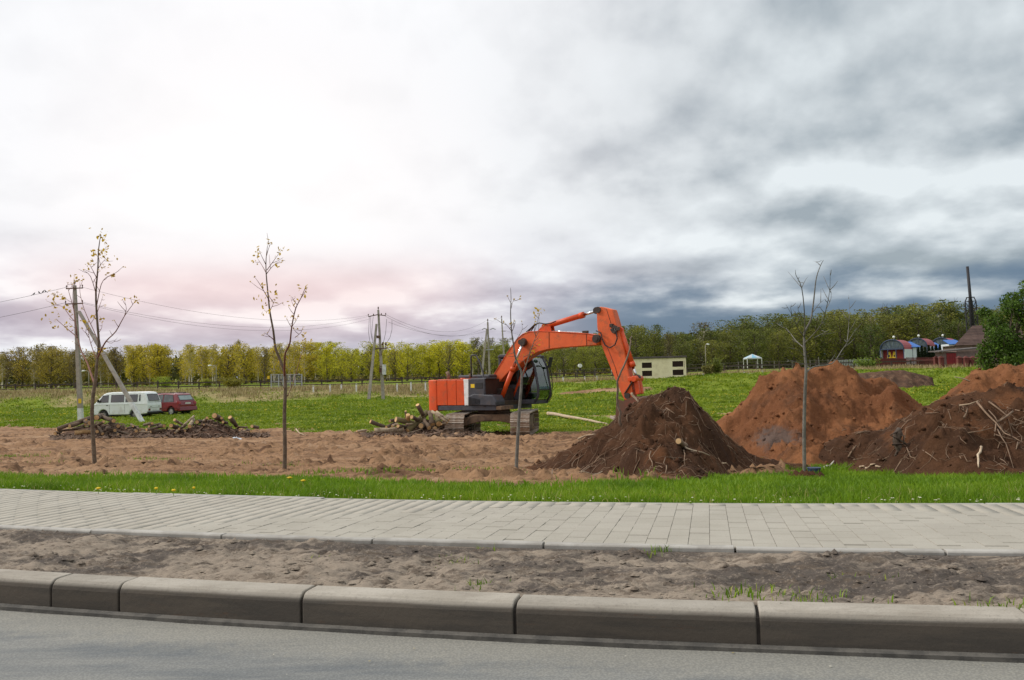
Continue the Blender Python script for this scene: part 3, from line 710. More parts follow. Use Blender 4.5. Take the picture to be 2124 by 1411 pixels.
# guard rails, exhaust, caps
P3 = [ez3(500, 690, -1.15), ez3(497, 510, -1.15), ez3(505, 497, -1.15), ez3(540, 497, -1.1), ez3(575, 560, -1.1), ez3(603, 650, -1.1), ez3(612, 760, -1.22), ez3(617, 950, -1.26)]
mb = MB(); mb.tube(P3, .03, 8); mb.build('guard_rail', dgrey, exc)
mb = MB(); q = ez3(492, 700, -1.0); mb.cyl(q, q+Vector((0, 0, .17)), .06); mb.build('fuel_cap', mudst, exc)
mb = MB(); q = ez3(425, 718, -.9); mb.cyl(q, q+Vector((0, 0, .09)), .09); mb.build('filler_cap', paint, exc)
mb = MB(); q = ez3(300, 735, .35); mb.tube([q, q+Vector((0, 0, .28)), q+Vector((-.06, 0, .42))], [.075, .075, .08], 12); mb.build('exhaust_pipe', mudst, exc)
# boom mount between the tank and the cab
mb = MB(); mb.bb((-.35, -.42, 1.1), (.75, .3, 1.75)); mb.bb((.3, -1.1, 1.1), (.95, .3, 1.30)); mb.build('boom_bracket', greasy, exc, .03)
# cab, frame and panes
CYR, CYL = .32, 1.25
cp = [(.02, 1.14), (1.66, 1.14), (1.84, 1.42), (1.86, 1.75), (1.70, 2.55), (1.52, 2.92), (1.36, 3.0), (.06, 3.0)]
cab = empty('cab', (0, 0, 0), 0, exc)
lo_ = MB(); lo_.prism([(.02, 1.12), (1.66, 1.12), (1.84, 1.42), (1.855, 1.62), (.02, 1.62)], CYR, CYL); 
lo_ = MB(); lo_.bb((.02, CYR, 1.12), (1.7, CYL, 1.30)); lo_.build('cab_floor', dgrey, cab, .03)
mb = MB(); mb.prism([(.02, 1.30), (.02, 2.96), (.14, 2.96), (.14, 1.30)], CYR, CYL); mb.build('cab_back', dgrey, cab, .03)
mb = MB(); mb.prism([(.0, 2.93), (1.50, 2.93), (1.40, 3.02), (1.2, 3.06), (.1, 3.06), (.0, 3.0)], CYR-.02, CYL+.02); mb.build('cab_roof', dgrey, cab, .05, 3)
for y in (CYR+.035, CYL-.035):
    fr = MB(); fr.tube([(1.64, y, 1.18), (1.80, y, 1.42), (1.82, y, 1.75), (1.68, y, 2.52), (1.50, y, 2.9)], .05, 8)
    fr.beam((.95, y, 1.2), (.88, y, 2.95), .07, .05); fr.beam((.1, y, 1.85), (.92, y, 1.85), .05, .05)
    fr.build('cab_pillar', dgrey, cab)
    g_ = MB(); g_.prism([(.98, 1.32), (1.62, 1.32), (1.76, 1.46), (1.78, 1.75), (1.64, 2.52), (1.49, 2.88), (.92, 2.88)], y-.006, y+.006); g_.build('cab_side_window', cglass, cab)
    g_ = MB(); g_.prism([(.16, 1.9), (.86, 1.9), (.84, 2.88), (.16, 2.88)], y-.006, y+.006); g_.build('cab_side_window', cglass, cab)
    g_ = MB(); g_.bb((.14, y-.03, 1.3), (.95, y+.03, 1.83)); g_.build('cab_side_panel', dgrey, cab, .02)
fr = MB(); fr.beam((1.83, CYR+.05, 1.66), (1.83, CYL-.05, 1.66), .05, .05); fr.build('windscreen_bar', black, cab)
def wscreen(name, pts):
    mb = MB(); V = [(x, CYR+.08, z) for x, z in pts]+[(x, CYL-.08, z) for x, z in pts]; n = len(pts)
    mb.add(V, [(i, i+1, n+i+1, n+i) for i in range(n-1)]); return mb.build(name, cglass, cab)
wscreen('windscreen', [(1.83, 1.69), (1.825, 1.78), (1.69, 2.53), (1.52, 2.88)]); wscreen('lower_windscreen', [(1.66, 1.2), (1.81, 1.43), (1.83, 1.63)])
mb = MB(); mb.bb((.42, .55, 1.35), (.95, 1.05, 1.62)); mb.prism([(.38, 1.6), (.52, 1.6), (.40, 2.3), (.27, 2.3)], .57, 1.03); mb.bb((.25, .65, 2.3), (.36, .95, 2.5)); mb.build('driver_seat', seatm, cab, .04)
mb = MB(); mb.bb((.5, .38, 1.5), (1.1, .52, 1.72)); mb.cyl((1.0, .45, 1.7), (1.05, .45, 1.95), .02); mb.beam((1.3, .6, 1.3), (1.5, .6, 1.9), .05, .05); mb.build('control_console', seatm, cab, .02)
# mirror and its hoop in front of the cab
P3 = [ez3(1150, 520, 1.1), ez3(1175, 560, 1.15), ez3(1205, 660, 1.2), ez3(1215, 770, 1.2), ez3(1205, 860, 1.2), ez3(1185, 905, 1.15), ez3(1160, 905, 1.1)]
mb = MB(); mb.tube(P3, .016, 8); hoop = mb.build('mirror_hoop', black, exc)
q = ez3(1195, 560, 1.2); mb = MB(); mb.box(q, (.06, .22, .42), Matrix.Rotation(.25, 3, 'Y')); mb.build('mirror', black, hoop, .02)
q = ez3(1125, 515, .9); mb = MB(); mb.bb(q-Vector((.05, .08, .05)), q+Vector((.05, .08, .06))); mb.build('work_lamp', dgrey, exc, .015)
# boom
BP = [(655, 742), (690, 680), (740, 602), (800, 503), (850, 425), (900, 352), (955, 306), (1010, 287), (1100, 282), (1210, 286), (1400, 298), (1530, 305), (1592, 318), (1622, 345), (1625, 385), (1598, 408), (1520, 414), (1300, 430), (1180, 444), (1090, 466), (1010, 505), (940, 560), (880, 610), (830, 640), (760, 716), (700, 782), (668, 792)]
bw = .26
bp = [ez(x, y, -bw) for x, y in BP]
mb = MB(); mb.prism(bp, -bw, bw); boom = mb.build('boom', paint_b, exc, .022, 2)
# welded edge strips along the top, weld seam, pins
top = [ez(x, y, -bw) for x, y in BP[:13]]
mb = MB(); mb.tube([(x, -bw-.005, z-.015) for x, z in top], .016, 6); mb.build('flange', paint, boom)
for zx in (1185, 1515):
    a = ez(zx, 292, -bw); b = ez(zx, 436 if zx < 1300 else 414, -bw)
    mb = MB(); mb.beam((a[0], -bw-.004, a[1]), (b[0], -bw-.004, b[1]), .016, .016, (0, 1, 0)); mb.build('weld_seam', seam, boom)
q = ez3(960, 383, -bw)
mb = MB(); mb.cyl(q+Vector((0, -.24, 0)), (q.x, bw+.24, q.z), .10, n=20); mb.cyl(q+Vector((0, -.03, 0)), (q.x, bw+.03, q.z), .16, n=20); mb.build('cylinder_pin', greasy, boom)
q = ez3(1603, 352, -bw)
mb = MB(); mb.cyl(q+Vector((0, -.10, 0)), (q.x, bw+.10, q.z), .085, n=20); mb.cyl(q+Vector((0, -.06, 0)), (q.x, bw+.06, q.z), .15, n=20); mb.build('arm_pin', greasy, boom)
q0 = ez3(688, 765, -bw); mb = MB(); mb.cyl(q0+Vector((0, -.12, 0)), (q0.x, bw+.12, q0.z), .09, n=18); mb.build('boom_foot_pin', greasy, boom)
mb = MB(); mb.prism([ez(1522, 330, -bw), ez(1590, 335, -bw), ez(1590, 375, -bw), ez(1522, 365, -bw)], -bw-.02, -bw-.001); mb.build('reinforcing_plate', paint, boom, .004)
def ram(name, a, b, r, frac, parent, rodr=.045):
    a, b = Vector(a), Vector(b); m_ = a.lerp(b, frac); d = (b-a).normalized()
    mb = MB(); mb.tube([a, m_], r, 16); mb.tube([m_-d*.16, m_+d*.02], r*1.16, 16); mb.cyl(a-Vector((0, r*.9, 0)), a+Vector((0, r*.9, 0)), r*1.05, n=14)
    o = mb.build(name, paint, parent)
    mb = MB(); mb.tube([m_, b], rodr, 14); mb.build('piston_rod', chrome, o); mb = MB(); mb.cyl(b-Vector((0, .09, 0)), b+Vector((0, .09, 0)), .125, n=16); mb.build('rod_eye', greasy, o); return o
for s in (-1, 1):
    yo = .42*s-.02; x0, z0 = ez(757, 905, -.42); x1, z1 = ez(958, 385, -.42)
    c_ = ram('boom_cylinder', (x0, yo, z0), (x1, yo, z1), .088, .585, exc, .05)
    mb = MB(); dx = Vector((.12, 0, .02))
    a = Vector((x0, yo, z0))+Vector((.18, 0, .2)); b = a+Vector((.10, 0, .36)); mb.tube([a-Vector((.06, 0, -.02)), a, a.lerp(b, .5)+Vector((.05, 0, 0)), b, b-Vector((.06, 0, -.07))], .018, 6); mb.build('hydraulic_pipe', paint, c_)
yo = 0; a = ez3(1150, 245, 0); b = ez3(1608, 105, 0); ac = ram('arm_cylinder', a, b, .10, .745, exc, .05)
mb = MB(); mb.prism([ez(1080, 283, -.14), ez(1110, 250, -.14), ez(1150, 225, -.14), ez(1195, 240, -.14), ez(1205, 288, -.14)], -.14, -.10); mb.prism([ez(1080, 283, -.14), ez(1110, 250, -.14), ez(1150, 225, -.14), ez(1195, 240, -.14), ez(1205, 288, -.14)], .10, .14); mb.build('cylinder_lug', paint, boom, .01)
for k, (y, dz) in enumerate(((-.16, 0), (-.07, .03), (.1, .01))):
    P3 = [ez3(985+k*18, 292, y), ez3(1020+k*18, 262-12*k, y), ez3(1055+k*15, 228-6*k, y), ez3(1100, 213, y), ez3(1150, 222, y), ez3(1200+k*10, 216, y), ez3(1240+k*8, 200-3*k, y)]
    mb = MB(); mb.tube(P3, .022, 7); mb.build('hydraulic_hose', hosem, exc)
P3 = [ez3(1215, 284, -.2), ez3(1300, 288, -.2), ez3(1480, 298, -.2), ez3(1505, 294, -.2)]
mb = MB(); mb.tube(P3, .02, 6); mb.build('hydraulic_pipe', chrome, boom)
mb = MB(); mb.bb(ez3(1490, 300, -.2)-Vector((.04, .04, .03)), ez3(1520, 288, -.2)+Vector((.04, .04, .03))); mb.build('pipe_clamp', greasy, boom)
# arm
AP = [(1602, 88), (1612, 74), (1642, 70), (1740, 95), (1752, 130), (1776, 215), (1802, 310), (1836, 430), (1866, 560), (1890, 690), (1916, 800), (1918, 870), (1880, 898), (1848, 890), (1828, 850), (1790, 760), (1738, 640), (1690, 520), (1648, 415), (1622, 330), (1608, 250)]
aw = .19; mb = MB(); mb.prism([ez(x, y, -aw) for x, y in AP], -aw, aw); arm = mb.build('arm', paint_b, exc, .02)
for L2 in ([(1690, 92), (1725, 200), (1755, 290)], [(1700, 430), (1770, 610), (1800, 720)]):
    mb = MB(); mb.tube([(x, -aw-.002, z) for x, z in (ez(*p, -aw) for p in L2)], .009, 5); mb.build('weld_seam', seam, arm)
q = ez3(1618, 98, -aw); mb = MB(); mb.cyl(q+Vector((0, -.06, 0)), (q.x, aw+.06, q.z), .11, n=18); mb.build('rod_pin', greasy, arm)
q = ez3(1880, 855, -aw); mb = MB(); mb.cyl(q+Vector((0, -.1, 0)), (q.x, aw+.1, q.z), .10, n=18); mb.build('bucket_pin', greasy, arm)
for k in range(5):
    q = ez3([1735, 1765, 1745, 1790, 1760][k], [235, 250, 275, 265, 290][k], -aw-.04); mb = MB(); mb.box(q, (.13, .10, .12), Matrix.Rotation(.5*k, 3, 'Y')); mb.build('hose_fitting', greasy, arm, .01)
P3 = [ez3(1600, 282, -.27), ez3(1640, 300, -.3), ez3(1655, 360, -.3), ez3(1680, 410, -.3), ez3(1720, 432, -.3), ez3(1765, 405, -.3), ez3(1785, 350, -.3), ez3(1775, 290, -.27), ez3(1755, 250, -.25)]
mb = MB(); mb.tube(P3, .024, 8); mb.build('hydraulic_hose', hosem, exc)
bc = ram('bucket_cylinder', ez3(1815, 275, .0), ez3(1958, 698, .0), .095, .76, exc, .05)
link_y = (-.24, .24)
for y in link_y:
    mb = MB(); a = ez3(1850, 838, -.24); b = ez3(1935, 705, -.24); mb.beam((a.x, y, a.z), (b.x, y, b.z), .035, .09, (0, 1, 0)); mb.build('side_link', greasy, exc, .008)
a = ez3(1962, 705, 0); mb = MB(); mb.cyl((a.x, -.3, a.z), (a.x, .3, a.z), .11, n=18); mb.cyl((a.x-.16, -.28, a.z), (a.x-.16, .28, a.z), .085, n=16); b = ez3(1985, 840, 0)
mb.beam((a.x, -.1, a.z), (b.x, -.1, b.z), .16, .16, (0, 1, 0)); mb.beam((a.x, .1, a.z), (b.x, .1, b.z), .16, .16, (0, 1, 0)); mb.build('bucket_link', paint, exc, .02)
# bucket: curled shell with side plates, lip and teeth
bk = [(1845, 872), (1905, 900), (1985, 862), (2035, 872), (2075, 930), (2080, 1010), (2040, 1075), (1960, 1100), (1880, 1090), (1835, 1060)]
BW = .58; bpts = [ez(x, y, 0) for x, y in bk]; mb = MB()
for y in (-BW, BW-.03): mb.prism([bpts[0]]+bpts[1:], y, y+.03)
V = []; 
for (x, z) in bpts[1:]: V += [(x, -BW, z), (x, BW, z), (x-.03, BW, z+.01), (x-.03, -BW, z+.01)]
n = len(bpts)-1; mb.add(V, [(i*4+j, i*4+(j+1) % 4, i*4+4+(j+1) % 4, i*4+4+j) for i in range(n-1) for j in range(4)]); bucket = mb.build('bucket', M('muddy_orange_steel', (.15, .05, .028), (.09, .045, .028), 3, .75, dirt=MUD, dscale=3, damt=.9, bmp=.3), exc, .008)
for k in range(5):
    y = -BW+.1+k*(2*BW-.2)/4; x, z = bpts[-1]; mb = MB(); mb.beam((x, y, z), (x-.24, y, z+.10), .09, .06, (0, 1, 0)); mb.build('tooth', bright_edge, bucket, .01)

# ------------------------------------------------------------ road vehicles
def lathe_wheel(x, y, z, r, wdt, side, tyre_m, rim_m, parent, spokes=0):
    """wheel with tyre and rim, axle along y, outer side at y*side"""
    t = MB(); n = 28; prof_ = [(r*.62, 0), (r*.80, -.01), (r*.97, .015), (r, .05), (r, wdt-.03), (r*.95, wdt), (r*.6, wdt)]
    V = []; k = len(prof_)
    for i in range(n):
        a = 2*math.pi*i/n
        for rr_, d in prof_: V.append((x+rr_*math.cos(a), y-side*d, z+rr_*math.sin(a)))
    t.add(V, [(i*k+j, i*k+j+1, ((i+1) % n)*k+j+1, ((i+1) % n)*k+j) for i in range(n) for j in range(k-1)], True)
    wh = t.build('wheel', tyre_m, parent)
    rm = MB(); rm.cyl((x, y-side*.05, z), (x, y-side*.09, z), r*.64, n=24); rm.cyl((x, y-side*.0, z), (x, y-side*.06, z), r*.16, n=12)
    if spokes:
        for i in range(spokes):
            a = 2*math.pi*i/spokes; rm.beam((x+r*.1*math.cos(a), y-side*.025, z+r*.1*math.sin(a)), (x+r*.6*math.cos(a), y-side*.03, z+r*.6*math.sin(a)), r*.14, .04, (0, 1, 0))
        rr_ = MB()
        rm.tube([(x+r*.61*math.cos(2*math.pi*i/20), y-side*.02, z+r*.61*math.sin(2*math.pi*i/20)) for i in range(21)], r*.05, 6)
    rm.build('rim', rim_m, wh); return wh
tyrem = M('tyre_rubber', (.02, .02, .02), (.035, .032, .03), 9, .85)
def carbody(name, prof, belt, wlow, wtop, mat, parent, arches, bev=.06):
    """side outline prof (x,z); half width tapers above the belt; arches = wheel openings (x, z, r)"""
    import bmesh
    zs_ = max(p[1] for p in prof)
    def hw(z): return wlow if z <= belt else wlow-(wlow-wtop)*((z-belt)/(zs_-belt))**1.25
    # outline with wheel openings cut along the sill
    mb = MB(); bot = []
    out_ = list(prof)
    poly = []
    for i, p in enumerate(out_): poly.append(p)
    # dense subdivision so the tapered side bends at the belt
    P2 = []
    for i in range(len(poly)):
        a, b = poly[i], poly[(i+1) % len(poly)]
        P2.append(a)
        if (a[1]-belt)*(b[1]-belt) < 0:
            t = (belt-a[1])/(b[1]-a[1]); P2.append((a[0]+(b[0]-a[0])*t, belt))
    n = len(P2)
    ibelt = [i for i, p in enumerate(P2) if abs(p[1]-belt) < 1e-6]
    V = [(p[0], -hw(p[1]), p[1]) for p in P2]+[(p[0], hw(p[1]), p[1]) for p in P2]
    rims = [(i, (i+1) % n, (i+1) % n+n, i+n) for i in range(n)]
    i0, i1 = ibelt[0], ibelt[-1]
    upper = [k % n for k in range(i0, i1+1)]; lower = [k % n for k in range(i1, i0+n+1)]
    Fs = rims+[tuple(upper), tuple(lower), tuple(k+n for k in upper[::-1]), tuple(k+n for k in lower[::-1])]
    mb.add(V, Fs)
    return mb.build(name, mat, parent, bev, 3), hw
def arch_profile(pts, arches, zsill):
    """bottom edge running from x1 down to x0 with round wheel openings"""
    out_ = []
    for (xc, zc, r) in arches:
        for k in range(11):
            a = math.pi*k/10; z = zc+r*math.sin(a)
            out_.append((xc+r*math.cos(a), max(z, zsill)))
    return out_
def pane(name, pts, hw, side, mat, parent, off=.006, frame=None, fw=.035):
    V = [(x, side*(hw(z)+off), z) for x, z in pts]; V2 = [(x, side*(hw(z)+off-.012), z) for x, z in pts]; n = len(pts)
    mb = MB(); mb.add(V+V2, [tuple(range(n)), tuple(range(2*n-1, n-1, -1))]+[(i, (i+1) % n, (i+1) % n+n, i+n) for i in range(n)])
    if frame is not None:
        cx_ = sum(p[0] for p in pts)/n; cz_ = sum(p[1] for p in pts)/n
        fo = MB(); fo.tube([Vector(v) for v in V]+[Vector(V[0])], .014, 6, caps=False); f_ = fo.build('window_seal', frame, parent); return mb.build(name, mat, f_)
    return mb.build(name, mat, parent)
def endpane(name, x0z0, x1z1, y0, y1, mat, parent, dx, frame=None, top=.06):
    """pane on the tail or nose: from (x,z) low to (x,z) high"""
    (xa, za), (xb, zb_) = x0z0, x1z1
    V = [(xa+dx, y0, za), (xa+dx, y1, za), (xb+dx, y1-top, zb_), (xb+dx, y0+top, zb_)]; V2 = [(x-dx*2.2, y, z) for x, y, z in V]
    mb = MB(); mb.add(V+V2, [(0, 1, 2, 3), (7, 6, 5, 4)]+[(i, (i+1) % 4, (i+1) % 4+4, i+4) for i in range(4)])
    if frame is not None:
        fo = MB(); fo.tube([Vector(v) for v in V]+[Vector(V[0])], .016, 6, caps=False); f_ = fo.build('window_seal', frame, parent); return mb.build(name, mat, f_)
    return mb.build(name, mat, parent)
vwhite = M('white_van_paint', (.78, .81, .79), (.74, .77, .75), 2, .35, dirt=(.36, .30, .22), dscale=1.8, damt=.35, coat=.3)
vred = M('dark_red_paint', (.20, .012, .02), (.17, .010, .016), 2, .25, coat=.6)
lampr = M('red_lamp', (.30, .012, .01), (.2, .01, .01), 9, .3)
lampo = M('amber_lamp', (.65, .16, .01), None, 9, .3)
platew = M('number_plate', (.74, .74, .70), (.66, .66, .62), 8, .45)
carint = M('dim_car_cabin', (.055, .045, .042), (.09, .04, .035), 2, .9)
alloy = M('alloy_rim', (.60, .60, .58), (.48, .47, .45), 6, .35, metal=.6)
steelrim = M('painted_steel_rim', (.34, .33, .31), (.16, .13, .11), 6, .55)
# white van: x forward, y left
va = math.radians(9); vr = Vector(pt(307, 861, 64.0)); VZ = 0
def vehicle(name, px, py, Y, ang, label, cat, L, W):
    """root at the middle of the ground outline; near rear corner stands at that sight line; heading left and away"""
    p = pt(px, py, Y); hd = Vector((-math.cos(ang), math.sin(ang), 0)); lf = Vector((-math.sin(ang), -math.cos(ang), 0))
    c = Vector((p.x, Y, 0))+hd*(L/2)-lf*(W/2); z = gzs(c.x, c.y)
    return tag(empty(name, (c.x, c.y, z-.02), math.atan2(hd.y, hd.x)), label, cat), c
van, vc = vehicle('white_van', 307, 861, 62.6, va, 'old white boxy van parked on the field beyond the log heap', 'van', 4.57, 1.85)
r_ = .32; ax0, ax1 = 1.27, -1.19
prof = [(-2.20, .36), (-2.27, .55), (-2.27, .95), (-2.20, 1.30), (-2.02, 1.78), (-1.90, 1.90), (-1.4, 1.945), (.6, 1.945), (1.05, 1.90), (1.30, 1.80), (1.92, 1.17), (2.14, .98), (2.24, .80), (2.27, .50), (2.2, .33)]+arch_profile(None, [(ax0, .30, .40), (ax1, .30, .40)], .30)
body, hw = carbody('body', prof, 1.08, .90, .76, vwhite, van, None, .07)
und = MB(); und.bb((-2.0, -.8, .24), (2.0, .8, .42)); und.build('underbody', black, van)
for x in (ax0, ax1):
    for s in (1, -1): lathe_wheel(x, .87*s, .31, .31, .19, s, tyrem, steelrim, van)
    for s in (1, -1):
        m2 = MB(); m2.cyl((x, s*.55, .33), (x, s*.70, .33), .42, n=28); m2.build('wheel_arch', black, van)
for s in (1, -1):
    dkg = M('van_glass', (.045, .04, .042), (.075, .055, .055), 1.2, .08, spec=.9) if s == 1 else dkg
    for pts in ([(.87, 1.22), (1.62, 1.22), (1.32, 1.70), (.87, 1.74)], [(-.36, 1.22), (.66, 1.22), (.66, 1.74), (-.36, 1.74)], [(-1.42, 1.22), (-.50, 1.22), (-.50, 1.74), (-1.42, 1.74)]):
        pane('side_window', pts, hw, s, dkg, van, .004, black)
    mb = MB(); mb.add([(x, s*(hw(z)+o_), z) for o_ in (.012, -.01) for x, z in ((-1.66, 1.28), (-1.56, 1.26), (-1.56, 1.72), (-1.64, 1.74))], [(0, 1, 2, 3), (7, 6, 5, 4), (0, 1, 5, 4), (1, 2, 6, 5), (2, 3, 7, 6), (3, 0, 4, 7)]); mb.build('air_vent', black, van)
    mb = MB(); mb.beam((-2.18, s*.908, 1.06), (2.02, s*.908, 1.06), .012, .035, (0, 1, 0)); mb.build('belt_line', vwhite, van)
    for xx in (.76, -.44, .82-1.9):
        mb = MB(); mb.beam((xx, s*.9035, .42), (xx, s*.9035, 1.08), .008, .012, (0, 1, 0)); mb.build('door_gap', seam, van)
    mb = MB(); mb.bb((.86, s*.905, .98), (1.02, s*.93, 1.02)); mb.build('door_handle', black, van, .008)
    mb = MB(); mb.bb((1.55, s*.90, 1.22), (1.63, s*1.08, 1.42)); mb.build('mirror', black, van, .02)
endpane('rear_window', (-2.205, 1.27), (-2.04, 1.74), -.70, .70, dkg, van, -.02, black)
endpane('windscreen', (1.90, 1.20), (1.36, 1.76), -.74, .74, dkg, van, .03, black)
for s in (1, -1):
    mb = MB(); mb.bb((-2.295, s*.60, .56), (-2.262, s*.84, .70)); tl_ = mb.build('tail_light', lampr, van, .01)
    mb = MB(); mb.bb((-2.300, s*.72, .57), (-2.294, s*.83, .69)); mb.build('indicator_lamp', greasy, tl_)
    mb = MB(); mb.cyl((2.25, s*.62, .72), (2.285, s*.62, .72), .10, n=16); mb.build('headlight', platew, van)
    mb = MB(); mb.bb((2.25, s*.72, .50), (2.30, s*.88, .57)); mb.build('indicator_lamp', lampo, van)
mb = MB(); mb.bb((-2.287, -.28, .57), (-2.268, .28, .69)); mb.build('number_plate', platew, van)
mb = MB(); mb.bb((-2.36, -.90, .36), (-2.20, .90, .49)); mb.build('rear_bumper', black, van, .03)
mb = MB(); mb.bb((2.22, -.90, .36), (2.36, .90, .49)); mb.build('front_bumper', black, van, .03)
mb = MB(); mb.bb((-2.283, -.62, .83), (-2.265, -.42, .86)); mb.bb((-2.283, .44, .83), (-2.265, .60, .86)); mb.build('tailgate_badge', seam, van)
mb = MB(); mb.beam((-2.283, -.78, .76), (-2.283, .78, .76), .012, .012); mb.beam((-2.25, -.8, 1.18), (-2.25, .8, 1.18), .012, .012); mb.build('tailgate_gap', seam, van)
# dark red people carrier
rc_, rcc = vehicle('red_people_carrier', 372, 859, 66.8, math.radians(24), 'dark red people carrier parked behind the white van', 'car', 4.62, 1.81)
prof = [(-2.20, .36), (-2.30, .52), (-2.30, .78), (-2.24, .98), (-2.16, 1.16), (-1.86, 1.60), (-1.72, 1.69), (-.6, 1.73), (.35, 1.68), (.75, 1.55), (1.52, 1.08), (2.05, .92), (2.27, .72), (2.30, .42), (2.2, .32)]+arch_profile(None, [(1.38, .31, .39), (-1.42, .31, .39)], .30)
body, hw2 = carbody('body', prof, .98, .90, .70, vred, rc_, None, .09)
for x in (1.38, -1.42):
    for s in (1, -1):
        lathe_wheel(x, .86*s, .32, .32, .2, s, tyrem, alloy, rc_, 7)
        m2 = MB(); m2.cyl((x, s*.55, .33), (x, s*.68, .33), .41, n=28); m2.build('wheel_arch', black, rc_)
und = MB(); und.bb((-2.0, -.8, .24), (2.0, .8, .42)); und.build('underbody', black, rc_)
cg = M('tinted_car_glass', (.07, .085, .08), (.03, .03, .03), 2.2, .06, spec=.9)
for s in (1, -1):
    for pts in ([(.42, 1.03), (1.28, 1.03), (.68, 1.48), (.42, 1.55)], [(-.55, 1.03), (.34, 1.03), (.34, 1.57), (-.55, 1.60)], [(-1.72, 1.06), (-.66, 1.03), (-.66, 1.60), (-1.52, 1.56)]):
        pane('side_window', pts, hw2, s, cg, rc_, .004, black)
    mb = MB(); mb.beam((-2.22, s*.905, .60), (2.2, s*.905, .60), .012, .05, (0, 1, 0)); mb.build('side_moulding', vred, rc_)
    mb = MB(); mb.prism([(-2.33, .84), (-2.10, .84), (-2.06, 1.06), (-2.22, 1.06)], s*.915, s*.66); mb.build('tail_light', lampr, rc_, .01)
    mb = MB(); mb.bb((-1.5, s*.62, 1.70), (.2, s*.66, 1.76)); mb.build('roof_rail', black, rc_, .01)
    for xx in (.38, -.6):
        mb = MB(); mb.beam((xx, s*.904, .40), (xx, s*.904, 1.0), .008, .012, (0, 1, 0)); mb.build('door_gap', seam, rc_)
    mb = MB(); mb.bb((1.0, s*.9, 1.02), (1.10, s*1.06, 1.18)); mb.build('mirror', vred, rc_, .03)
endpane('rear_window', (-2.14, 1.17), (-1.90, 1.53), -.70, .70, M('rear_car_glass', (.26, .32, .31), (.18, .23, .22), 1.5, .06, spec=.9), rc_, -.03, black)
endpane('windscreen', (1.46, 1.13), (.86, 1.50), -.7, .7, cg, rc_, .05, black)
mb = MB(); mb.bb((-2.318, -.26, .86), (-2.27, .26, .97)); mb.build('number_plate', platew, rc_)
mb = MB(); mb.prism([(-2.39, .36), (-2.2, .30), (-2.2, .66), (-2.36, .66)], -.9, .9); mb.build('rear_bumper', vred, rc_, .03)
mb = MB(); mb.tube([(-1.86, 0, 1.66), (-2.0, 0, 1.72)], .012, 6); mb.build('aerial', black, rc_)

# ------------------------------------------------------------ soil heaps
HEAPS = []
def heap_mat(name, cols, patch, pale, pscale=.8, stain=None):
    m, bs = newmat(name); pos = N('ShaderNodeNewGeometry').outputs['Position']
    n1 = noise(pscale, 6, .62, pos); n2 = noise(9, 7, .72, pos); n3 = noise(38, 5, .7, pos)
    c = mixc(sstep(n1, .36, .62), cols[0], cols[1])
    c = mixc(math_('MULTIPLY', sstep(noise(pscale*1.7, 5, .6, pos), .52, .68), .75), c, patch)
    c = mixc(math_('MULTIPLY', sstep(noise(5, 9, .78, pos), .53, .66), .6), c, tuple(x*.5 for x in cols[0]))
    c = mixc(math_('MULTIPLY', sstep(n3, .56, .72), .6), c, pale)
    lk(c, bs.inputs['Base Color']); bs.inputs['Roughness'].default_value = .97; bs.inputs['Specular IOR Level'].default_value = .08
    if stain:
        v = N('ShaderNodeVectorMath', operation='SUBTRACT'); lk(pos, v.inputs[0]); v.inputs[1].default_value = stain; v2 = N('ShaderNodeVectorMath', operation='MULTIPLY'); lk(v.outputs[0], v2.inputs[0]); v2.inputs[1].default_value = (2.3, .8, 2.6)
        v3 = N('ShaderNodeVectorMath', operation='LENGTH'); lk(v2.outputs[0], v3.inputs[0])
        c = mixc(math_('MULTIPLY', math_('SUBTRACT', 1.0, sstep(math_('ADD', v3.outputs['Value'], math_('MULTIPLY', math_('SUBTRACT', n2, .5), 1.6)), .45, .95)), .85), c, (.12, .092, .08)); lk(c, bs.inputs['Base Color'])
    bump(bs, n2, 1.0, .06); return m
rootm = M('root_bark', (.25, .165, .105), (.155, .10, .065), 12, .9, bmp=.5, bscale=40, rnd=.2)
dark_soil = heap_mat('dark_topsoil', ((.088, .042, .022), (.054, .028, .017)), (.155, .066, .030), (.185, .105, .058))
clay = heap_mat('orange_clay', ((.255, .108, .047), (.16, .065, .030)), (.095, .046, .026), (.39, .21, .11), .9, tuple(pt(1612, 915, 16.6)))
brush_soil = heap_mat('brush_and_bark', ((.12, .068, .045), (.075, .045, .032)), (.19, .12, .075), (.30, .21, .14), 1.2)
SC_ = bpy.data.objects
def profile(Yc, P):
    q = [pt(x, y, Yc) for x, y in P]; return np.array([p.x for p in q]), np.array([p.z for p in q])
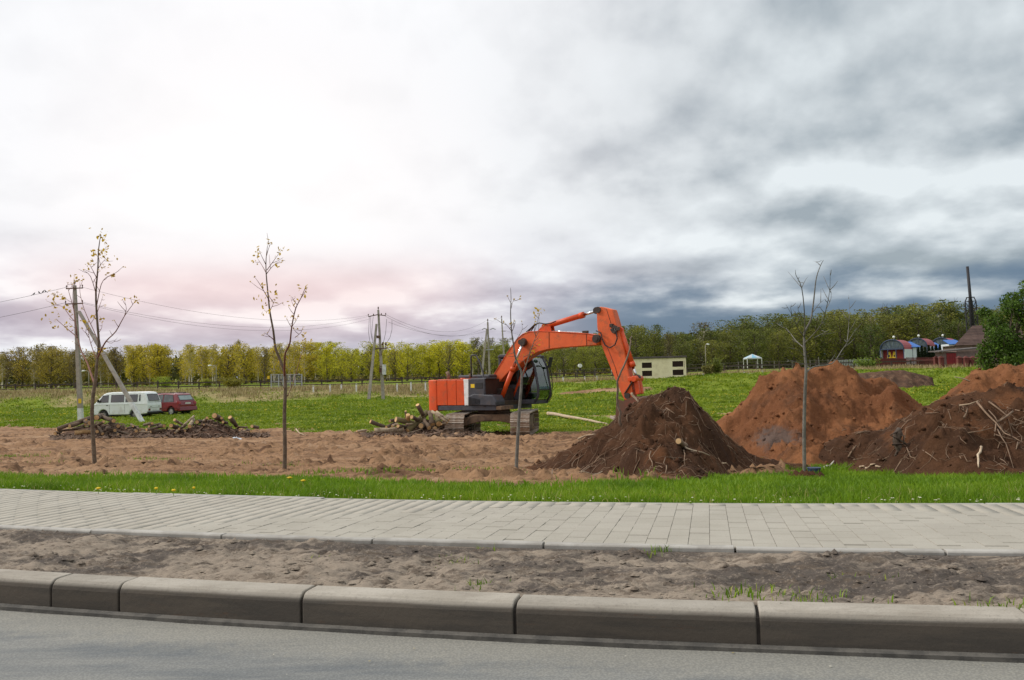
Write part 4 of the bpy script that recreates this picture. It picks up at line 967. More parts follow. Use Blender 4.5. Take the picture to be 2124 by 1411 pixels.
def heap(name, label, Yc, P, slope, back, mat, seed, amp=1.0, cell=.035, skew=0.0, cat='soil heap', rootlets=0):
    px_, pz_ = profile(Yc, P)
    def h(x, y):
        x = np.asarray(x, float); y = np.asarray(y, float); g = gz(x, y); b = y-Yc-skew*(x-px_.mean())
        xr = np.where(b < 0, x*(Yc/np.maximum(y, 3))**.85, x)+(fbm(x*.6+seed, y*.6, 3)-.5)*.5*ss(abs(b), 0, .8)
        top = np.interp(xr, px_, pz_, left=-9, right=-9)-gz(x, np.full_like(x, Yc)); top = np.maximum(top, 0)
        df = np.where(b < 0, slope, back)*np.maximum(top, .05)
        r = np.abs(b)/df*(1+.5*(fbm(x*.9+seed, y*.9, 3)-.5)); fall = np.clip(1-r, 0, 1)
        fall = np.where(r < .12, 1-r*.35, np.clip((1-r)*1.0886, 0, 1))
        lum = (np.abs(fbm(x*1.3+seed, y*1.3, 5, .58)-.5)*2-.22)*.36+(fbm(x*4.2+seed, y*4.2, 5, .7)-.5)*.30+ss(fbm(x*7, y*7+seed, 4, .65), .52, .74)*.075+(np.abs(fbm(x*15, y*15+seed, 3)-.5)-.2)*.05
        hh = top*fall
        lum = lum+(ss(fbm(x*.75+seed*2, y*.75, 3), .42, .58)-.5)*.16
        return g-.06+hh+lum*amp*ss(hh, .0, .35)*(1-.6*np.exp(-(b/.55)**2))
    HEAPS.append(h); H = max(pz_)-float(gz(0, Yc))
    xa = np.arange(px_[0]-.9, px_[-1]+.3, cell); ya = np.arange(Yc-slope*H-1.2, Yc+back*H+.6, cell*1.15)
    X2, Y2 = np.meshgrid(xa, ya); Z2 = h(X2, Y2)
    i = np.arange(len(ya)-1)[:, None]*len(xa)+np.arange(len(xa)-1)[None, :]
    Fq = np.stack((i, i+1, i+len(xa)+1, i+len(xa)), -1).reshape(-1, 4)
    up = (Z2-gz(X2, Y2)+.05).ravel(); Fq = Fq[(up[Fq].max(1) > .005)]
    used = np.unique(Fq); mp_ = np.full(Z2.size, -1); mp_[used] = np.arange(len(used))
    V = np.stack((X2, Y2, Z2), -1).reshape(-1, 3)[used]; Fq = mp_[Fq]
    o = npmesh(name, V, Fq, mat, smooth=True); tag(o, label, cat)
    # loose clods lying on it
    n = int(1100*len(used)/20000); r = np.random.default_rng(seed); k = r.integers(0, len(V), n); nv = 7
    ang = r.random((n, 10))*.5; CV, CF = [], []
    base = np.array([(0, 0, 1), (.9, 0, .25), (.28, .85, .3), (-.73, .53, .2), (-.73, -.53, .3), (.28, -.85, .25), (0, 0, -.5)])
    tri = np.array([(0, 1, 2), (0, 2, 3), (0, 3, 4), (0, 4, 5), (0, 5, 1), (6, 2, 1), (6, 3, 2), (6, 4, 3), (6, 5, 4), (6, 1, 5)])
    sz = .010+.05*r.random(n)**4.5
    CV = V[k][:, None, :]+base[None]*(.65+.7*r.random((n, 7, 3)))*sz[:, None, None]
    CF = (tri[None]+np.arange(n)[:, None, None]*7).reshape(-1, 3)
    c = npmesh('clods', CV.reshape(-1, 3), CF, mat, o, smooth=False); c['kind'] = 'stuff'
    if rootlets:
        n = rootlets; k = r.integers(0, len(V), n); a = r.random(n)*6.28; l = r.uniform(.03, .13, n); P4 = []
        for j in range(4):
            xx = V[k, 0]+np.cos(a)*l*j; yy = V[k, 1]+np.sin(a)*l*j*.8; P4.append(np.stack((xx, yy, np.maximum(h(xx, yy), 0*xx-9)+.006+.02*r.random(n)), -1)); a = a+r.normal(0, .6, n)
        mbr = MB()
        for q in range(n): w0 = r.uniform(.0022, .0065); mbr.tube([P4[j][q] for j in range(4)], [w0, w0*.9, w0*.6, w0*.3], 3, caps=False)
        c = mbr.build('rootlets', rootm, o, fix=False); c['kind'] = 'stuff'
    return o
heap('dark_soil_heap', 'dark brown soil heap with roots in front of the excavator bucket', 13.8,
     [(1075, 966), (1135, 946), (1185, 920), (1214, 897), (1236, 879), (1262, 866), (1290, 846), (1318, 828), (1350, 817), (1385, 812), (1425, 822), (1458, 850), (1490, 880), (1522, 905), (1552, 924), (1600, 940), (1650, 951), (1690, 960)], 3.15, 1.6, dark_soil, 11, rootlets=420)
heap('orange_clay_heap', 'broad heap of orange clay behind the thin bare sapling', 19.0,
     [(1440, 915), (1490, 870), (1522, 850), (1555, 812), (1580, 785), (1600, 768), (1640, 761), (1690, 757), (1728, 757), (1765, 770), (1800, 778), (1842, 775), (1858, 786), (1880, 805), (1908, 826), (1950, 850), (2010, 880)], 2.15, 1.3, clay, 23, 1.15, .04)
heap('dark_soil_spill', 'low spill of dark soil at the foot of the orange clay heap', 15.3,
     [(1672, 955), (1705, 925), (1735, 903), (1780, 893), (1830, 888), (1890, 885), (1960, 895), (2030, 940)], 1.5, 2.5, dark_soil, 31, .9, rootlets=90)
heap('brown_soil_heap', 'dark brown soil heap tangled with sticks at the right', 12.7,
     [(1735, 985), (1780, 948), (1828, 908), (1868, 872), (1900, 847), (1930, 828), (1962, 815), (2000, 808), (2060, 800), (2124, 796), (2300, 790), (2500, 850), (2700, 985)], 2.55, 1.5, dark_soil, 47, rootlets=420)
heap('ochre_clay_heap', 'orange clay heap rising behind the stick covered soil heap', 16.4,
     [(1940, 850), (1975, 812), (2000, 788), (2022, 772), (2040, 764), (2062, 765), (2088, 756), (2124, 746), (2300, 722), (2500, 790), (2700, 930)], 1.3, 1.4, clay, 53, 1.25)
heap('brush_mound', 'low mound of dark brush and soil under the logs near the van', 35.2, [(105, 905), (130, 897), (170, 886), (200, 876), (240, 876), (270, 888), (330, 893), (370, 888), (410, 880), (440, 870), (465, 878), (500, 890), (545, 905)], 1.9, 1.2, brush_soil, 71, .8, .06, -.25)
heap('bark_mound', 'low mound of dark soil and bark under the logs beside the excavator', 32.4, [(755, 908), (790, 893), (840, 882), (890, 872), (930, 872), (975, 890), (1010, 908)], 2.2, 1.4, brush_soil, 77, .7, .06)
heap('rubble_heap', 'long low rubble heap with pale scraps before the red fence', 86, [(1735, 779), (1765, 773), (1800, 771), (1840, 767), (1880, 768), (1915, 776), (1935, 782)], 2.2, 1.5, brush_soil, 83, .8, .16)
def debris(name, px0, px1, py0, py1, Ya, Yb, n, label, seed):
    r = np.random.default_rng(seed); V, Fq = [], []; Yv = r.uniform(Ya, Yb, n); xv = (r.uniform(px0, px1, n)-CX-5)/F*Yv; zv = hz(xv, Yv)
    for h in HEAPS[-3:]: zv = np.maximum(zv, h(xv, Yv))
    for k in range(n):
        Y, x, z = Yv[k], xv[k], zv[k]; a = r.random()*6.28; l = r.uniform(.05, .28); w_ = r.uniform(.012, .04)
        c = np.array((x, Y, z+r.uniform(.0, .07))); d = np.array((math.cos(a), math.sin(a)*.6, r.normal(0, .35)))*l; n_ = np.array((-math.sin(a), math.cos(a), .3))*w_; b = len(V)
        V += [c-d-n_, c+d-n_*.6, c+d+n_*.6, c-d+n_, c+(0, 0, w_*1.4)]; Fq += [(b, b+1, b+4), (b+1, b+2, b+4), (b+2, b+3, b+4), (b+3, b, b+4)]
    o = npmesh(name, V, Fq, M(name+'_bark', (.17, .105, .07), (.075, .05, .036), 8, .95, vec='Geo')); tag(o, label, 'debris', kind='stuff')
def top_at(x, y):
    z = gzs(x, y)
    for h in HEAPS: z = max(z, float(h(np.array([x]), np.array([y]))[0]))
    return z
debris('bark_debris', 110, 560, 0, 0, 33.3, 36.0, 1500, 'bark scraps and twigs strewn through the log heap near the van', 3)
debris('twig_debris', 755, 1010, 0, 0, 30.6, 33.2, 900, 'bark scraps and twigs strewn under the logs beside the excavator', 4)
def rest(px, py, lift=.015, lo=8., hi=60.):
    """where the sight line first meets soil"""
    Yv = np.concatenate((np.arange(lo, 24, .06), np.arange(24, hi, .25))); d = ray(px, py); k = Yv/d.y; xv = d.x*k; zv = d.z*k+CZ
    g = hz(xv, Yv)
    for h in HEAPS: g = np.maximum(g, h(xv, Yv))
    i = np.argmax(zv < g) if (zv < g).any() else len(Yv)-1
    return Vector((xv[i], Yv[i]-lift*.6, max(zv[i], g[i])+lift))

# ------------------------------------------------------------ logs and sticks
bark = M('log_bark', (.155, .105, .068), (.085, .06, .042), 5, .9, dirt=(.24, .18, .12), dscale=5, damt=.5, bmp=.8, bscale=22, bdist=.03, rnd=.25)
bark_moss = M('mossy_bark', (.17, .135, .06), (.10, .085, .035), 4, .9, dirt=(.26, .19, .12), dscale=4, damt=.5, bmp=.8, bscale=20, bdist=.03, rnd=.15)
birchb = M('birch_log_bark', (.38, .30, .20), (.20, .14, .09), 6, .85, dirt=(.1, .07, .05), dscale=7, damt=.6, bmp=.6, bscale=20, bdist=.02, rnd=.15)
cutw = M('sawn_wood', (.62, .40, .19), (.48, .28, .12), 7, .8, bmp=.3, rnd=.18)
palew = M('bare_pale_wood', (.50, .39, .27), (.36, .26, .17), 9, .85, bmp=.5, bscale=30, rnd=.15)
def log(p0, p1, r, label, group, mat=None, cut=True, name='log', cat='log', taper=.9):
    """p0 is the end turned to the road"""
    mat = mat or bark; p0, p1 = Vector(p0), Vector(p1); n = 4; mid = (p0+p1)/2
    pts = [p0.lerp(p1, i/n)-mid+Vector((random.gauss(0, r*.12), 0, random.gauss(0, r*.12)))*(0 < i < n) for i in range(n+1)]
    rs = [r*(1-(1-taper)*i/n)*random.uniform(.94, 1.07) for i in range(n+1)]
    mb = MB(); mb.tube(pts, rs, 12, caps=True); o = mb.build(name, mat); o.location = mid; tag(o, label, cat, group)
    if cut:
        d = (p1-p0).normalized()
        for e, s, q in ((pts[0], -1, rs[0]), (pts[-1], 1, rs[-1])):
            c = MB(); c.cyl(e+d*s*.001, e+d*s*.012, q*.86, q*.84, n=14); c.build('cut_end', cutw, o)
    return o
ZA = lambda x, y: (100+x/4.827, 840+y/4.827)
ZB = lambda x, y: (740+x/8.17, 820+y/8.17)
GA, GB = 'cut logs heaped near the white van', 'cut logs heaped beside the excavator'
def auto(zf, x, y, label, d):
    ht = 'low in' if y > 240 else ('high in' if y < 190 else 'midway in')
    size = 'thin' if d < 25 else ('thick' if d > 36 else 'medium')
    if zf is ZA:
        k = [('left end of the van heap', 200), ('van heap left of the sapling', 470), ('van heap right of the sapling', 640), ('left middle of the van heap', 860), ('centre of the van heap', 1180), ('right middle of the van heap', 1480), ('right peak of the van heap', 1780), ('far right end of the van heap', 9999)]
        return size+(' branch' if 'branch' in label else ' cut log')+' '+ht+' the '+next(a for a, b in k if x < b).replace('van heap', 'log heap by the van')
    k = [('left end', 620), ('left middle', 860), ('middle', 1150), ('right side', 9999)]
    return ('thin' if d < 40 else ('thick' if d > 71 else 'medium'))+(' dark' if d != 32 and d != 25 else ' pale')+' log in the '+next(a for a, b in k if x < b)+' of the heap beside the excavator'
def lay(zf, lst, Yn, pxm, grp):
    for (x0, y0, x1, y1, d, dy, label, mt) in lst:
        a = zf(x0, y0); b = zf(x1, y1); yo = Yn+random.uniform(-.15, .15)
        p0 = pt(*a, yo); p1 = pt(*b, yo+dy); g0 = top_at(p0.x, p0.y)-.12
        r = d/2/pxm
        if label in (sA, sB, sT): label = auto(zf, x0, y0, label, d)
        log(p0, p1, r, label, grp, mt, cut=d > 19, name='log' if d > 19 else 'branch', cat='log' if d > 19 else 'branch')
sA = 'short cut log lying among others in the heap near the van'; sB = 'cut log lying in the heap beside the excavator'; sT = 'thin branch lying in the log heap near the van'
lay(ZA, [
 (85, 245, 440, 120, 42, .9, 'long dark log sloping down the left end of the log heap', None),
 (215, 212, 470, 128, 38, 1.3, 'dark log lying behind the long sloping log', None),
 (485, 128, 540, 104, 52, 1.2, 'log with round sawn end topmost on the heap by the sapling', None),
 (655, 160, 520, 112, 46, .9, 'thick dark log sloping right from the heap top', None),
 (415, 180, 350, 160, 44, 1.0, 'log with bright round end left of the sapling trunk', None),
 (372, 197, 250, 242, 28, .5, sA, None), (240, 240, 370, 226, 18, .2, sT, None), (100, 262, 300, 240, 25, .4, sA, None),
 (268, 275, 440, 272, 46, .3, 'split log showing pale yellow wood low in the heap', cutw),
 (380, 150, 420, 138, 26, .7, sA, None), (555, 168, 470, 215, 32, .5, sA, None), (545, 290, 505, 212, 34, .4, 'dark log leaning steeply beside the sapling trunk', None),
 (700, 212, 620, 185, 40, .7, sA, None), (668, 255, 590, 232, 38, .8, 'forked pale ended log low right of the sapling trunk', None), (580, 235, 665, 242, 19, .2, sT, None),
 (825, 300, 712, 268, 27, .6, sA, None), (545, 320, 592, 272, 15, .3, sT, None), (850, 213, 890, 232, 24, .6, sA, None), (880, 262, 835, 232, 34, .7, sA, None),
 (1040, 186, 960, 200, 30, .7, sA, None), (985, 248, 1100, 225, 32, .5, sA, None), (910, 268, 1040, 276, 22, .2, 'split pale log lying flat in the middle of the long heap', palew),
 (1030, 268, 1168, 250, 35, .3, 'grey brown log lying flat in the middle of the long heap', None), (1160, 212, 1095, 218, 40, .7, sA, None), (1230, 208, 1300, 228, 44, .8, 'log with wide orange sawn end mid heap', None),
 (1265, 150, 1340, 195, 30, .5, sA, birchb), (1270, 282, 1460, 112, 24, .7, 'long crooked branch leaning up across the heap', birchb), (1415, 215, 1452, 150, 42, .8, 'pale barked log pointing towards the road below the branch', birchb),
 (1490, 172, 1540, 166, 40, .8, sA, None), (1370, 258, 1400, 245, 24, .5, sA, None), (1590, 130, 1555, 172, 32, .6, sA, birchb),
 (1665, 108, 1735, 150, 56, .8, 'thick log with tilted sawn end at the heap peak near the red car', None), (1735, 133, 1700, 118, 28, .6, sA, None), (1820, 125, 1885, 212, 46, .5, 'dark stump leaning at the right end of the long heap', None),
 (1815, 268, 1685, 256, 42, .3, 'thick short log lying apart at the right end of the heap', None), (1695, 276, 1765, 288, 15, .1, 'pale bark strip lying before the short thick log', palew), (1880, 286, 2010, 248, 15, .3, 'pale forked branch lying right of the heap', palew),
 (2030, 265, 1990, 248, 28, .5, sA, None), (1900, 222, 1995, 226, 20, .2, sA, None), (2040, 215, 2100, 226, 36, .5, 'round stump at the far right end of the heap', None), (1750, 172, 1790, 180, 32, .7, sA, None),
 (700, 295, 680, 278, 24, .5, sA, None), (490, 268, 445, 262, 36, .7, sA, None), (70, 287, 125, 270, 36, .6, 'stubby log at the far left end of the heap', None),
 (780, 235, 900, 215, 20, .4, sA, None), (920, 250, 830, 195, 26, .6, sA, None), (1010, 215, 1120, 190, 24, .8, sA, None), (1310, 240, 1380, 205, 26, .6, sA, None), (1560, 200, 1650, 165, 24, .5, sA, None)], 34.2, 4.827*1800/34.2, GA)
sB = 'cut log lying in the heap beside the excavator'
lay(ZB, [
 (235, 445, 500, 552, 70, .3, 'thin log sticking out at the left end of the heap beside the excavator', None), (500, 545, 640, 470, 60, .5, sB, None),
 (300, 602, 790, 580, 95, .2, 'thick pale log lying flat at the front of the heap', birchb), (665, 412, 985, 485, 98, .4, 'broken brown log lying across the heap middle', bark_moss),
 (870, 605, 1195, 280, 112, .7, 'thick mossy log leaning up towards the excavator tail', bark_moss), (1030, 165, 1125, 335, 76, .3, 'log standing steeply at the top of the heap', None),
 (1228, 555, 1130, 390, 84, .5, 'dark log pointing down towards the road below the mossy log', None), (1285, 500, 1240, 290, 96, .5, 'thick grey log leaning under the excavator tail', None),
 (1270, 272, 1535, 462, 50, -.2, 'left one of two slim pale poles sloping down to the track', birchb), (1350, 280, 1562, 422, 50, -.2, 'right one of two slim pale poles sloping down to the track', birchb),
 (1390, 485, 1360, 350, 112, .5, 'thick brown log end just left of the excavator track', bark_moss), (1090, 520, 1140, 470, 104, .6, 'log with round dark end under the mossy log', None),
 (828, 272, 835, 380, 40, .1, 'short upright stub with pale sawn top', None), (868, 330, 872, 440, 74, .2, 'split wedge of orange wood standing in the heap', cutw), (930, 370, 1045, 420, 72, .4, sB, None),
 (600, 525, 690, 490, 50, .3, 'pale splintered chunk in the heap beside the excavator', palew), (550, 652, 820, 640, 16, .1, 'thin pale stick lying flat before the heap', palew), (740, 682, 1085, 578, 18, .2, 'thin pale stick slanting before the heap', palew),
 (1440, 492, 1545, 470, 32, .2, sB, birchb), (840, 492, 950, 484, 25, .2, sB, palew), (5, 612, 160, 592, 40, .3, 'pale debarked log lying left of the heap beside the excavator', palew), (1330, 565, 1260, 515, 76, .4, sB, None), (700, 520, 880, 560, 70, .5, sB, None), (560, 440, 700, 400, 55, .7, sB, None)], 31.6, 8.17*1800/31.6, GB)
def stick(name, pix, d, label, mat=None, group=None, cat=None, lift=.02, Ys=None, side=0):
    """a bent stick lying on the soil; d = thickness in photo pixels at its first point"""
    P = [rest(x, y, lift) if Ys is None else pt(x, y, Ys[i] if isinstance(Ys, (list, tuple)) else Ys) for i, (x, y) in enumerate(pix)]
    if Ys is None:                  # keep it a real stick: no piece strays deep into the field behind
        on = sorted(p.y for p in P if top_at(p.x, p.y)-gzs(p.x, p.y) > .08) or sorted(p.y for p in P); ref = on[(len(on)-1)//2]
        for i, p in enumerate(P):
            if abs(p.y-ref) > .45:
                q = pt(*pix[i], ref+max(-.45, min(.45, p.y-ref))); t = top_at(q.x, q.y); q.z = min(max(q.z, t+lift), t+.12); P[i] = q
    r = d/2*P[0].y/F; o0 = P[0].copy(); Q = []
    for i, p in enumerate(P):
        Q.append(p-o0)
        if i+1 < len(P): Q.append(p.lerp(P[i+1], .5)-o0+Vector((random.gauss(0, .012), 0, random.gauss(0, .012))))
    n = len(Q); mb = MB(); mb.tube(Q, [r*(1-.55*i/(n-1)) for i in range(n)], 7)
    for k in range(side):
        i = random.randint(1, n-2); a = Q[i]; mb.tube([a, a+Vector((random.uniform(-.12, .12), -.02, random.uniform(.02, .12)))], [r*.5, r*.2], 5)
    o = mb.build(name, mat or rootm); o.location = o0; return tag(o, label, cat or name, group)
Z4 = lambda *L: [(1040+x/3.54, 780+y/3.54) for x, y in L]
Z5 = lambda *L: [(1480+x/3.298, 700+y/3.298) for x, y in L]
ZE = lambda *L: [(860+x/4.248, 620+y/4.248) for x, y in L]
stick('branch', ZE((1175, 1010), (1300, 1030), (1420, 1050), (1560, 1075), (1700, 1105)), 7.5, 'long pale stripped branch lying between excavator track and dark heap', palew, Ys=[48.5, 46.2, 43.6, 41, 38.6])
stick('branch', ZE((1440, 1236), (1510, 1222), (1590, 1208)), 3.5, 'short pale stick on bare earth left of the dark heap', palew)
stick('branch', ZE((1830, 1140), (1805, 1040), (1790, 950), (1790, 800), (1820, 640), (1880, 500), (1905, 370), (1915, 330)), 6, 'tall bent stick standing upright on the dark heap before the arm', M('grey_branch_bark', (.21, .155, .11), (.14, .10, .07), 9, .9, bmp=.5), Ys=[12.95, 12.95, 12.95, 12.9, 12.85, 12.85, 12.9, 12.95])
gr1 = 'thin roots trailing from the dark soil heap'; lr1 = 'thin pale root trailing down the dark heap before the bucket'
for P in (((390, 755), (430, 690), (500, 660), (560, 600), (645, 545)), ((560, 720), (640, 670), (745, 610)), ((570, 742), (650, 690), (762, 645)), ((375, 690), (368, 770)), ((1098, 590), (1088, 640), (1110, 690)), ((1205, 630), (1210, 690), (1130, 662)), ((1212, 690), (1205, 748)), ((1070, 708), (1082, 748)), ((1340, 560), (1348, 620), (1355, 705)), ((1320, 618), (1215, 642)), ((930, 355), (922, 315), (972, 258)), ((880, 208), (902, 242)), ((640, 465), (662, 492)), ((1205, 258), (1188, 302)), ((1210, 262), (1272, 292)), ((520, 680), (545, 640), (600, 590)), ((1300, 310), (1350, 360)), ((1660, 530), (1720, 575)), ((60, 0), (60, 1))):
    if P[0] == (60, 0): continue
    mx_ = sum(q[0] for q in P)/len(P); my_ = sum(q[1] for q in P)/len(P)
    stick('root', Z4(*P), random.uniform(2.0, 3.4), ('long' if len(P) > 3 else ('bent' if len(P) > 2 else 'short'))+' pale root on the '+('crest' if my_ < 400 else ('middle' if my_ < 620 else 'foot'))+' of the dark heap, '+('left' if mx_ < 600 else ('left of centre' if mx_ < 900 else ('centre' if mx_ < 1230 else 'right')))+' side', rootm, gr1, 'root')
stick('branch', Z4((590, 778), (670, 740), (742, 700)), 3, 'straight pale stick at the front foot of the dark heap', palew)
stick('branch', Z4((1315, 506), (1420, 565), (1530, 627)), 5, 'broken pale branch lying on the front of the dark heap', palew)
log(rest(1040+1300/3.54, 780+545/3.54, .05), rest(1040+1350/3.54, 780+525/3.54, .0), .045, 'stubby root end with pale cut poking from the dark heap', None, rootm, name='root_stub', cat='root')
stick('branch', Z4((1620, 652), (1672, 662)), 3, 'tiny pale stick on the right flank of the dark heap', palew)
stick('branch', Z4((958, 125), (985, 165), (1014, 202)), 6, 'pale stick lying on the heap top under the excavator bucket', palew, Ys=[13.62, 13.6, 13.56])
gr2 = 'sticks tangled on the brown soil heap'; lr2 = 'bare stick tangled in the brown soil heap at right'
for P, d in ((((1800, 440), (1930, 612), (1990, 690), (2095, 752)), 3.4), (((2045, 545), (1930, 615), (1920, 742)), 3.4), (((1740, 690), (1910, 660)), 2), (((1930, 757), (2072, 730)), 2.2), (((2080, 738), (2070, 842)), 3), (((1940, 640), (2000, 780), (2055, 905)), 2.4), (((1990, 600), (2060, 622), (2140, 655)), 3), (((1880, 458), (2000, 560), (2140, 650)), 3), (((1880, 520), (1960, 640), (2010, 700)), 2.2), (((1120, 860), (1200, 828)), 2.4), (((985, 682), (1072, 660)), 2.4), (((1575, 488), (1568, 632)), 2), (((1710, 562), (1735, 518)), 4), (((1450, 530), (1540, 560)), 2), (((2010, 480), (2124, 520)), 3), (((1320, 790), (1345, 830), (1380, 850)), 2), (((1430, 800), (1530, 880)), 1.8), (((1960, 820), (2010, 900)), 2), (((880, 640), (910, 655)), 1.6), (((920, 830), (975, 752)), 3.2), (((958, 815), (1015, 842)), 2.6), (((860, 960), (890, 900), (950, 860)), 2.2)):
    mx_ = sum(q[0] for q in P)/len(P); my_ = sum(q[1] for q in P)/len(P); dx_ = abs(P[0][0]-P[-1][0]); dy_ = abs(P[0][1]-P[-1][1])
    stick('branch', Z5(*P), d*1.15, ('long ' if len(P) > 3 or dx_+dy_ > 230 else ('bent ' if len(P) > 2 else 'short '))+('upright' if dy_ > 1.6*dx_ else ('level' if dx_ > 2.2*dy_ else 'slanting'))+' stick on the '+('top' if my_ < 570 else ('middle' if my_ < 700 else 'lower part'))+' of the brown heap, '+('at its left foot' if mx_ < 1250 else ('left of centre' if mx_ < 1650 else ('near centre' if mx_ < 1960 else 'by the photo edge'))), rootm, gr2, 'stick', side=1)
stick('branch', Z5((1680, 477), (1812, 493)), 4, 'straight pale stick jutting left high on the brown heap', palew)
stick('branch', Z5((1832, 755), (1805, 820), (1808, 880), (1812, 940)), 5.5, 'bent bone coloured stick standing at the foot of the brown heap', palew, side=0)
stick('branch', Z5((1750, 300), (1650, 270)), 3, 'pale yellow stick poking left from the ochre heap', palew, Ys=[15.2, 15.0])
stick('bark_strip', Z5((755, 912), (790, 890), (822, 868)), 5, 'white strip of bark at the left foot of the brown heap', M('white_bark', (.70, .66, .60), (.55, .48, .40), 9, .8), cat='bark')
for (x, y) in ((1000, 900), (1040, 905), (1075, 895), (1110, 905)):
    stick('wood_chip', Z5((x, y), (x+30, y-8)), 5, 'pale splintered wood chip at the foot of the brown heap', palew, 'wood chips at the foot of the brown heap', 'wood chip')
q = rest(1480+1270/3.298, 700+740/3.298, .0)
mb = MB(); mb.tube([q+Vector((.03, .06, .22)), q+Vector((-.01, -.01, .16)), q+Vector((-.05, -.02, .05)), q+Vector((.0, -.06, -.07)), q+Vector((.05, -.06, -.2))], [.03, .06, .045, .055, .015], 8)
for k in range(7):
    e = q+Vector((-.03+.02*random.random(), -.03, .2-.06*k)); mb.tube([e, e+Vector((random.uniform(-.14, .1), -.05, random.uniform(-.08, .06))), e+Vector((random.uniform(-.22, .18), -.04, random.uniform(-.16, .02)))], [.02, .012, .005], 5)
o = mb.build('root_stump', M('rotten_root_wood', (.085, .06, .042), (.05, .033, .024), 14, .95, bmp=1, bscale=30)); tag(o, 'grey weathered root stump embedded in the brown heap', 'root stump')
stick('branch', [(614, 890), (622, 899), (633, 903)], 3, 'short pale bent branch on the grass right of the second sapling', palew, Ys=[35, 34.5, 34.2])

# ------------------------------------------------------------ roadside saplings
sapbark = M('sapling_bark', (.105, .072, .048), (.17, .125, .085), 14, .9, dirt=(.06, .05, .03), dscale=10, damt=.5, bmp=.6, bscale=40)
sapbark2 = M('grey_sapling_bark', (.12, .11, .095), (.19, .175, .15), 14, .9, dirt=(.05, .045, .035), dscale=10, damt=.5, bmp=.6, bscale=40)
redbark = M('young_red_bark', (.21, .085, .055), (.15, .07, .05), 12, .8)
budleaf = leafmat('young_leaf', [(0, (.30, .19, .012)), (.5, (.50, .33, .018)), (1, (.66, .46, .03))], .45)
def leafcluster(C_, n, sp, size, r):
    P = []; Fq = []; A = []
    for k in range(n):
        c = np.array(C_)+r.normal(0, sp, 3); a = r.normal(0, 1, 3); a /= np.linalg.norm(a); b = np.cross(a, r.normal(0, 1, 3)); b /= np.linalg.norm(b); s = size*r.uniform(.6, 1.3)
        i = len(P); P += [c-a*s, c+b*s*.55-a*s*.1, c+a*s, c-b*s*.55-a*s*.1]; Fq.append((i, i+1, i+2, i+3)); A += [r.random()]*4
    return P, Fq, A
def sapling(label, Y, trunk, td, limbs, leaves, seed, tm, lm_, twig=3.0, leafn=12, mound=True):
    r = np.random.default_rng(seed); p0 = pt(*trunk[0], Y); root = empty('sapling', (p0.x, Y, p0.z)); tag(root, label, 'young tree', 'saplings in a row along the verge')
    def W(x, y, off=0): return pt(x, y, Y+off)-p0
    T_ = [W(*trunk[0])+Vector((0, 0, -.12))]+[W(*q) for q in trunk]; n = len(T_); rr_ = [td/2*Y/F*(1.25 if i < 1 else 1-.90*(i/(n-1))**1.05) for i in range(n)]
    def smoothp(P, rad):
        Q, R_ = [], []
        for i in range(len(P)-1):
            for k in range(3):
                t = k/3; a, b = P[max(i-1, 0)], P[min(i+2, len(P)-1)]
                Q.append(0.5*((2*P[i])+(P[i+1]-a)*t+(2*a-5*P[i]+4*P[i+1]-b)*t*t+(-a+3*P[i]-3*P[i+1]+b)*t**3)); R_.append(rad[i]*(1-t)+rad[i+1]*t)
        return Q+[P[-1]], R_+[rad[-1]]
    mb = MB(); mb.tube(*smoothp(T_, rr_), n=9); mb.build('trunk', tm, root)
    tips = []
    for L in limbs:
        d = L[0]; pts = L[1:]; sgn = r.choice((-1, 1)); k = len(pts)
        P = [W(*q, sgn*.22*i) for i, q in enumerate(pts)]; rad = [d*.40*Y/F*(1-.82*i/max(k-1, 1)) for i in range(k)]
        mb = MB(); Q, R_ = smoothp(P, rad); mb.tube(Q, R_, 6)
        for j in range(2, len(Q)-1, 2):         # side twigs
            if r.random() < .75:
                dv = (Q[j+1]-Q[j-1]).normalized(); sd_ = Vector((r.normal(), r.normal(), r.normal()*.4)); sd_ = (sd_-dv*sd_.dot(dv)).normalized(); ln = r.uniform(.06, .20)
                e = Q[j]+(dv*.8+sd_*.7+Vector((0, 0, .25)))*ln; mb.tube([Q[j], Q[j].lerp(e, .5)+Vector((0, 0, -.008)), e], [.0042, .0035, .002], 4); tips.append(e)
        mb.build('branch', lm_, root); tips.append(P[-1])
    for j in range(4*3, 3*(n-1)):
        pass
    if leaves:
        P, Fq, A = [], [], []
        for (x, y, s) in leaves:
            p, f, a = leafcluster(W(x, y, r.uniform(-.2, .2)), int(leafn*s), .042*s, .029, r); b = len(P); P += p; Fq += [tuple(i+b for i in q) for q in f]; A += a
        for e in tips:
            if r.random() < .6:
                p, f, a = leafcluster(e, 3, .012, .016, r); b = len(P); P += p; Fq += [tuple(i+b for i in q) for q in f]; A += a
        o = npmesh('leaves', P, Fq, budleaf, root, attr={'v': A}); o['kind'] = 'stuff'
    if mound:
        k = 60; rr2 = np.abs(r.normal(0, .13, k)); th = r.random(k)*2*np.pi; base = np.array([(0, 0, 1), (.9, 0, .1), (.28, .85, .1), (-.73, .53, .1), (-.73, -.53, .1), (.28, -.85, .1)])
        tri = np.array([(0, 1, 2), (0, 2, 3), (0, 3, 4), (0, 4, 5), (0, 5, 1)]); sz = r.uniform(.02, .06, k)
        c = np.stack((rr2*np.cos(th), rr2*np.sin(th), .03-.25*rr2+0*th), -1); V = c[:, None]+base[None]*sz[:, None, None]*r.uniform(.7, 1.3, (k, 6, 3))
        o = npmesh('soil_ring', V.reshape(-1, 3), (tri[None]+np.arange(k)[:, None, None]*6).reshape(-1, 3), dark_soil, root); o['kind'] = 'stuff'
    return root
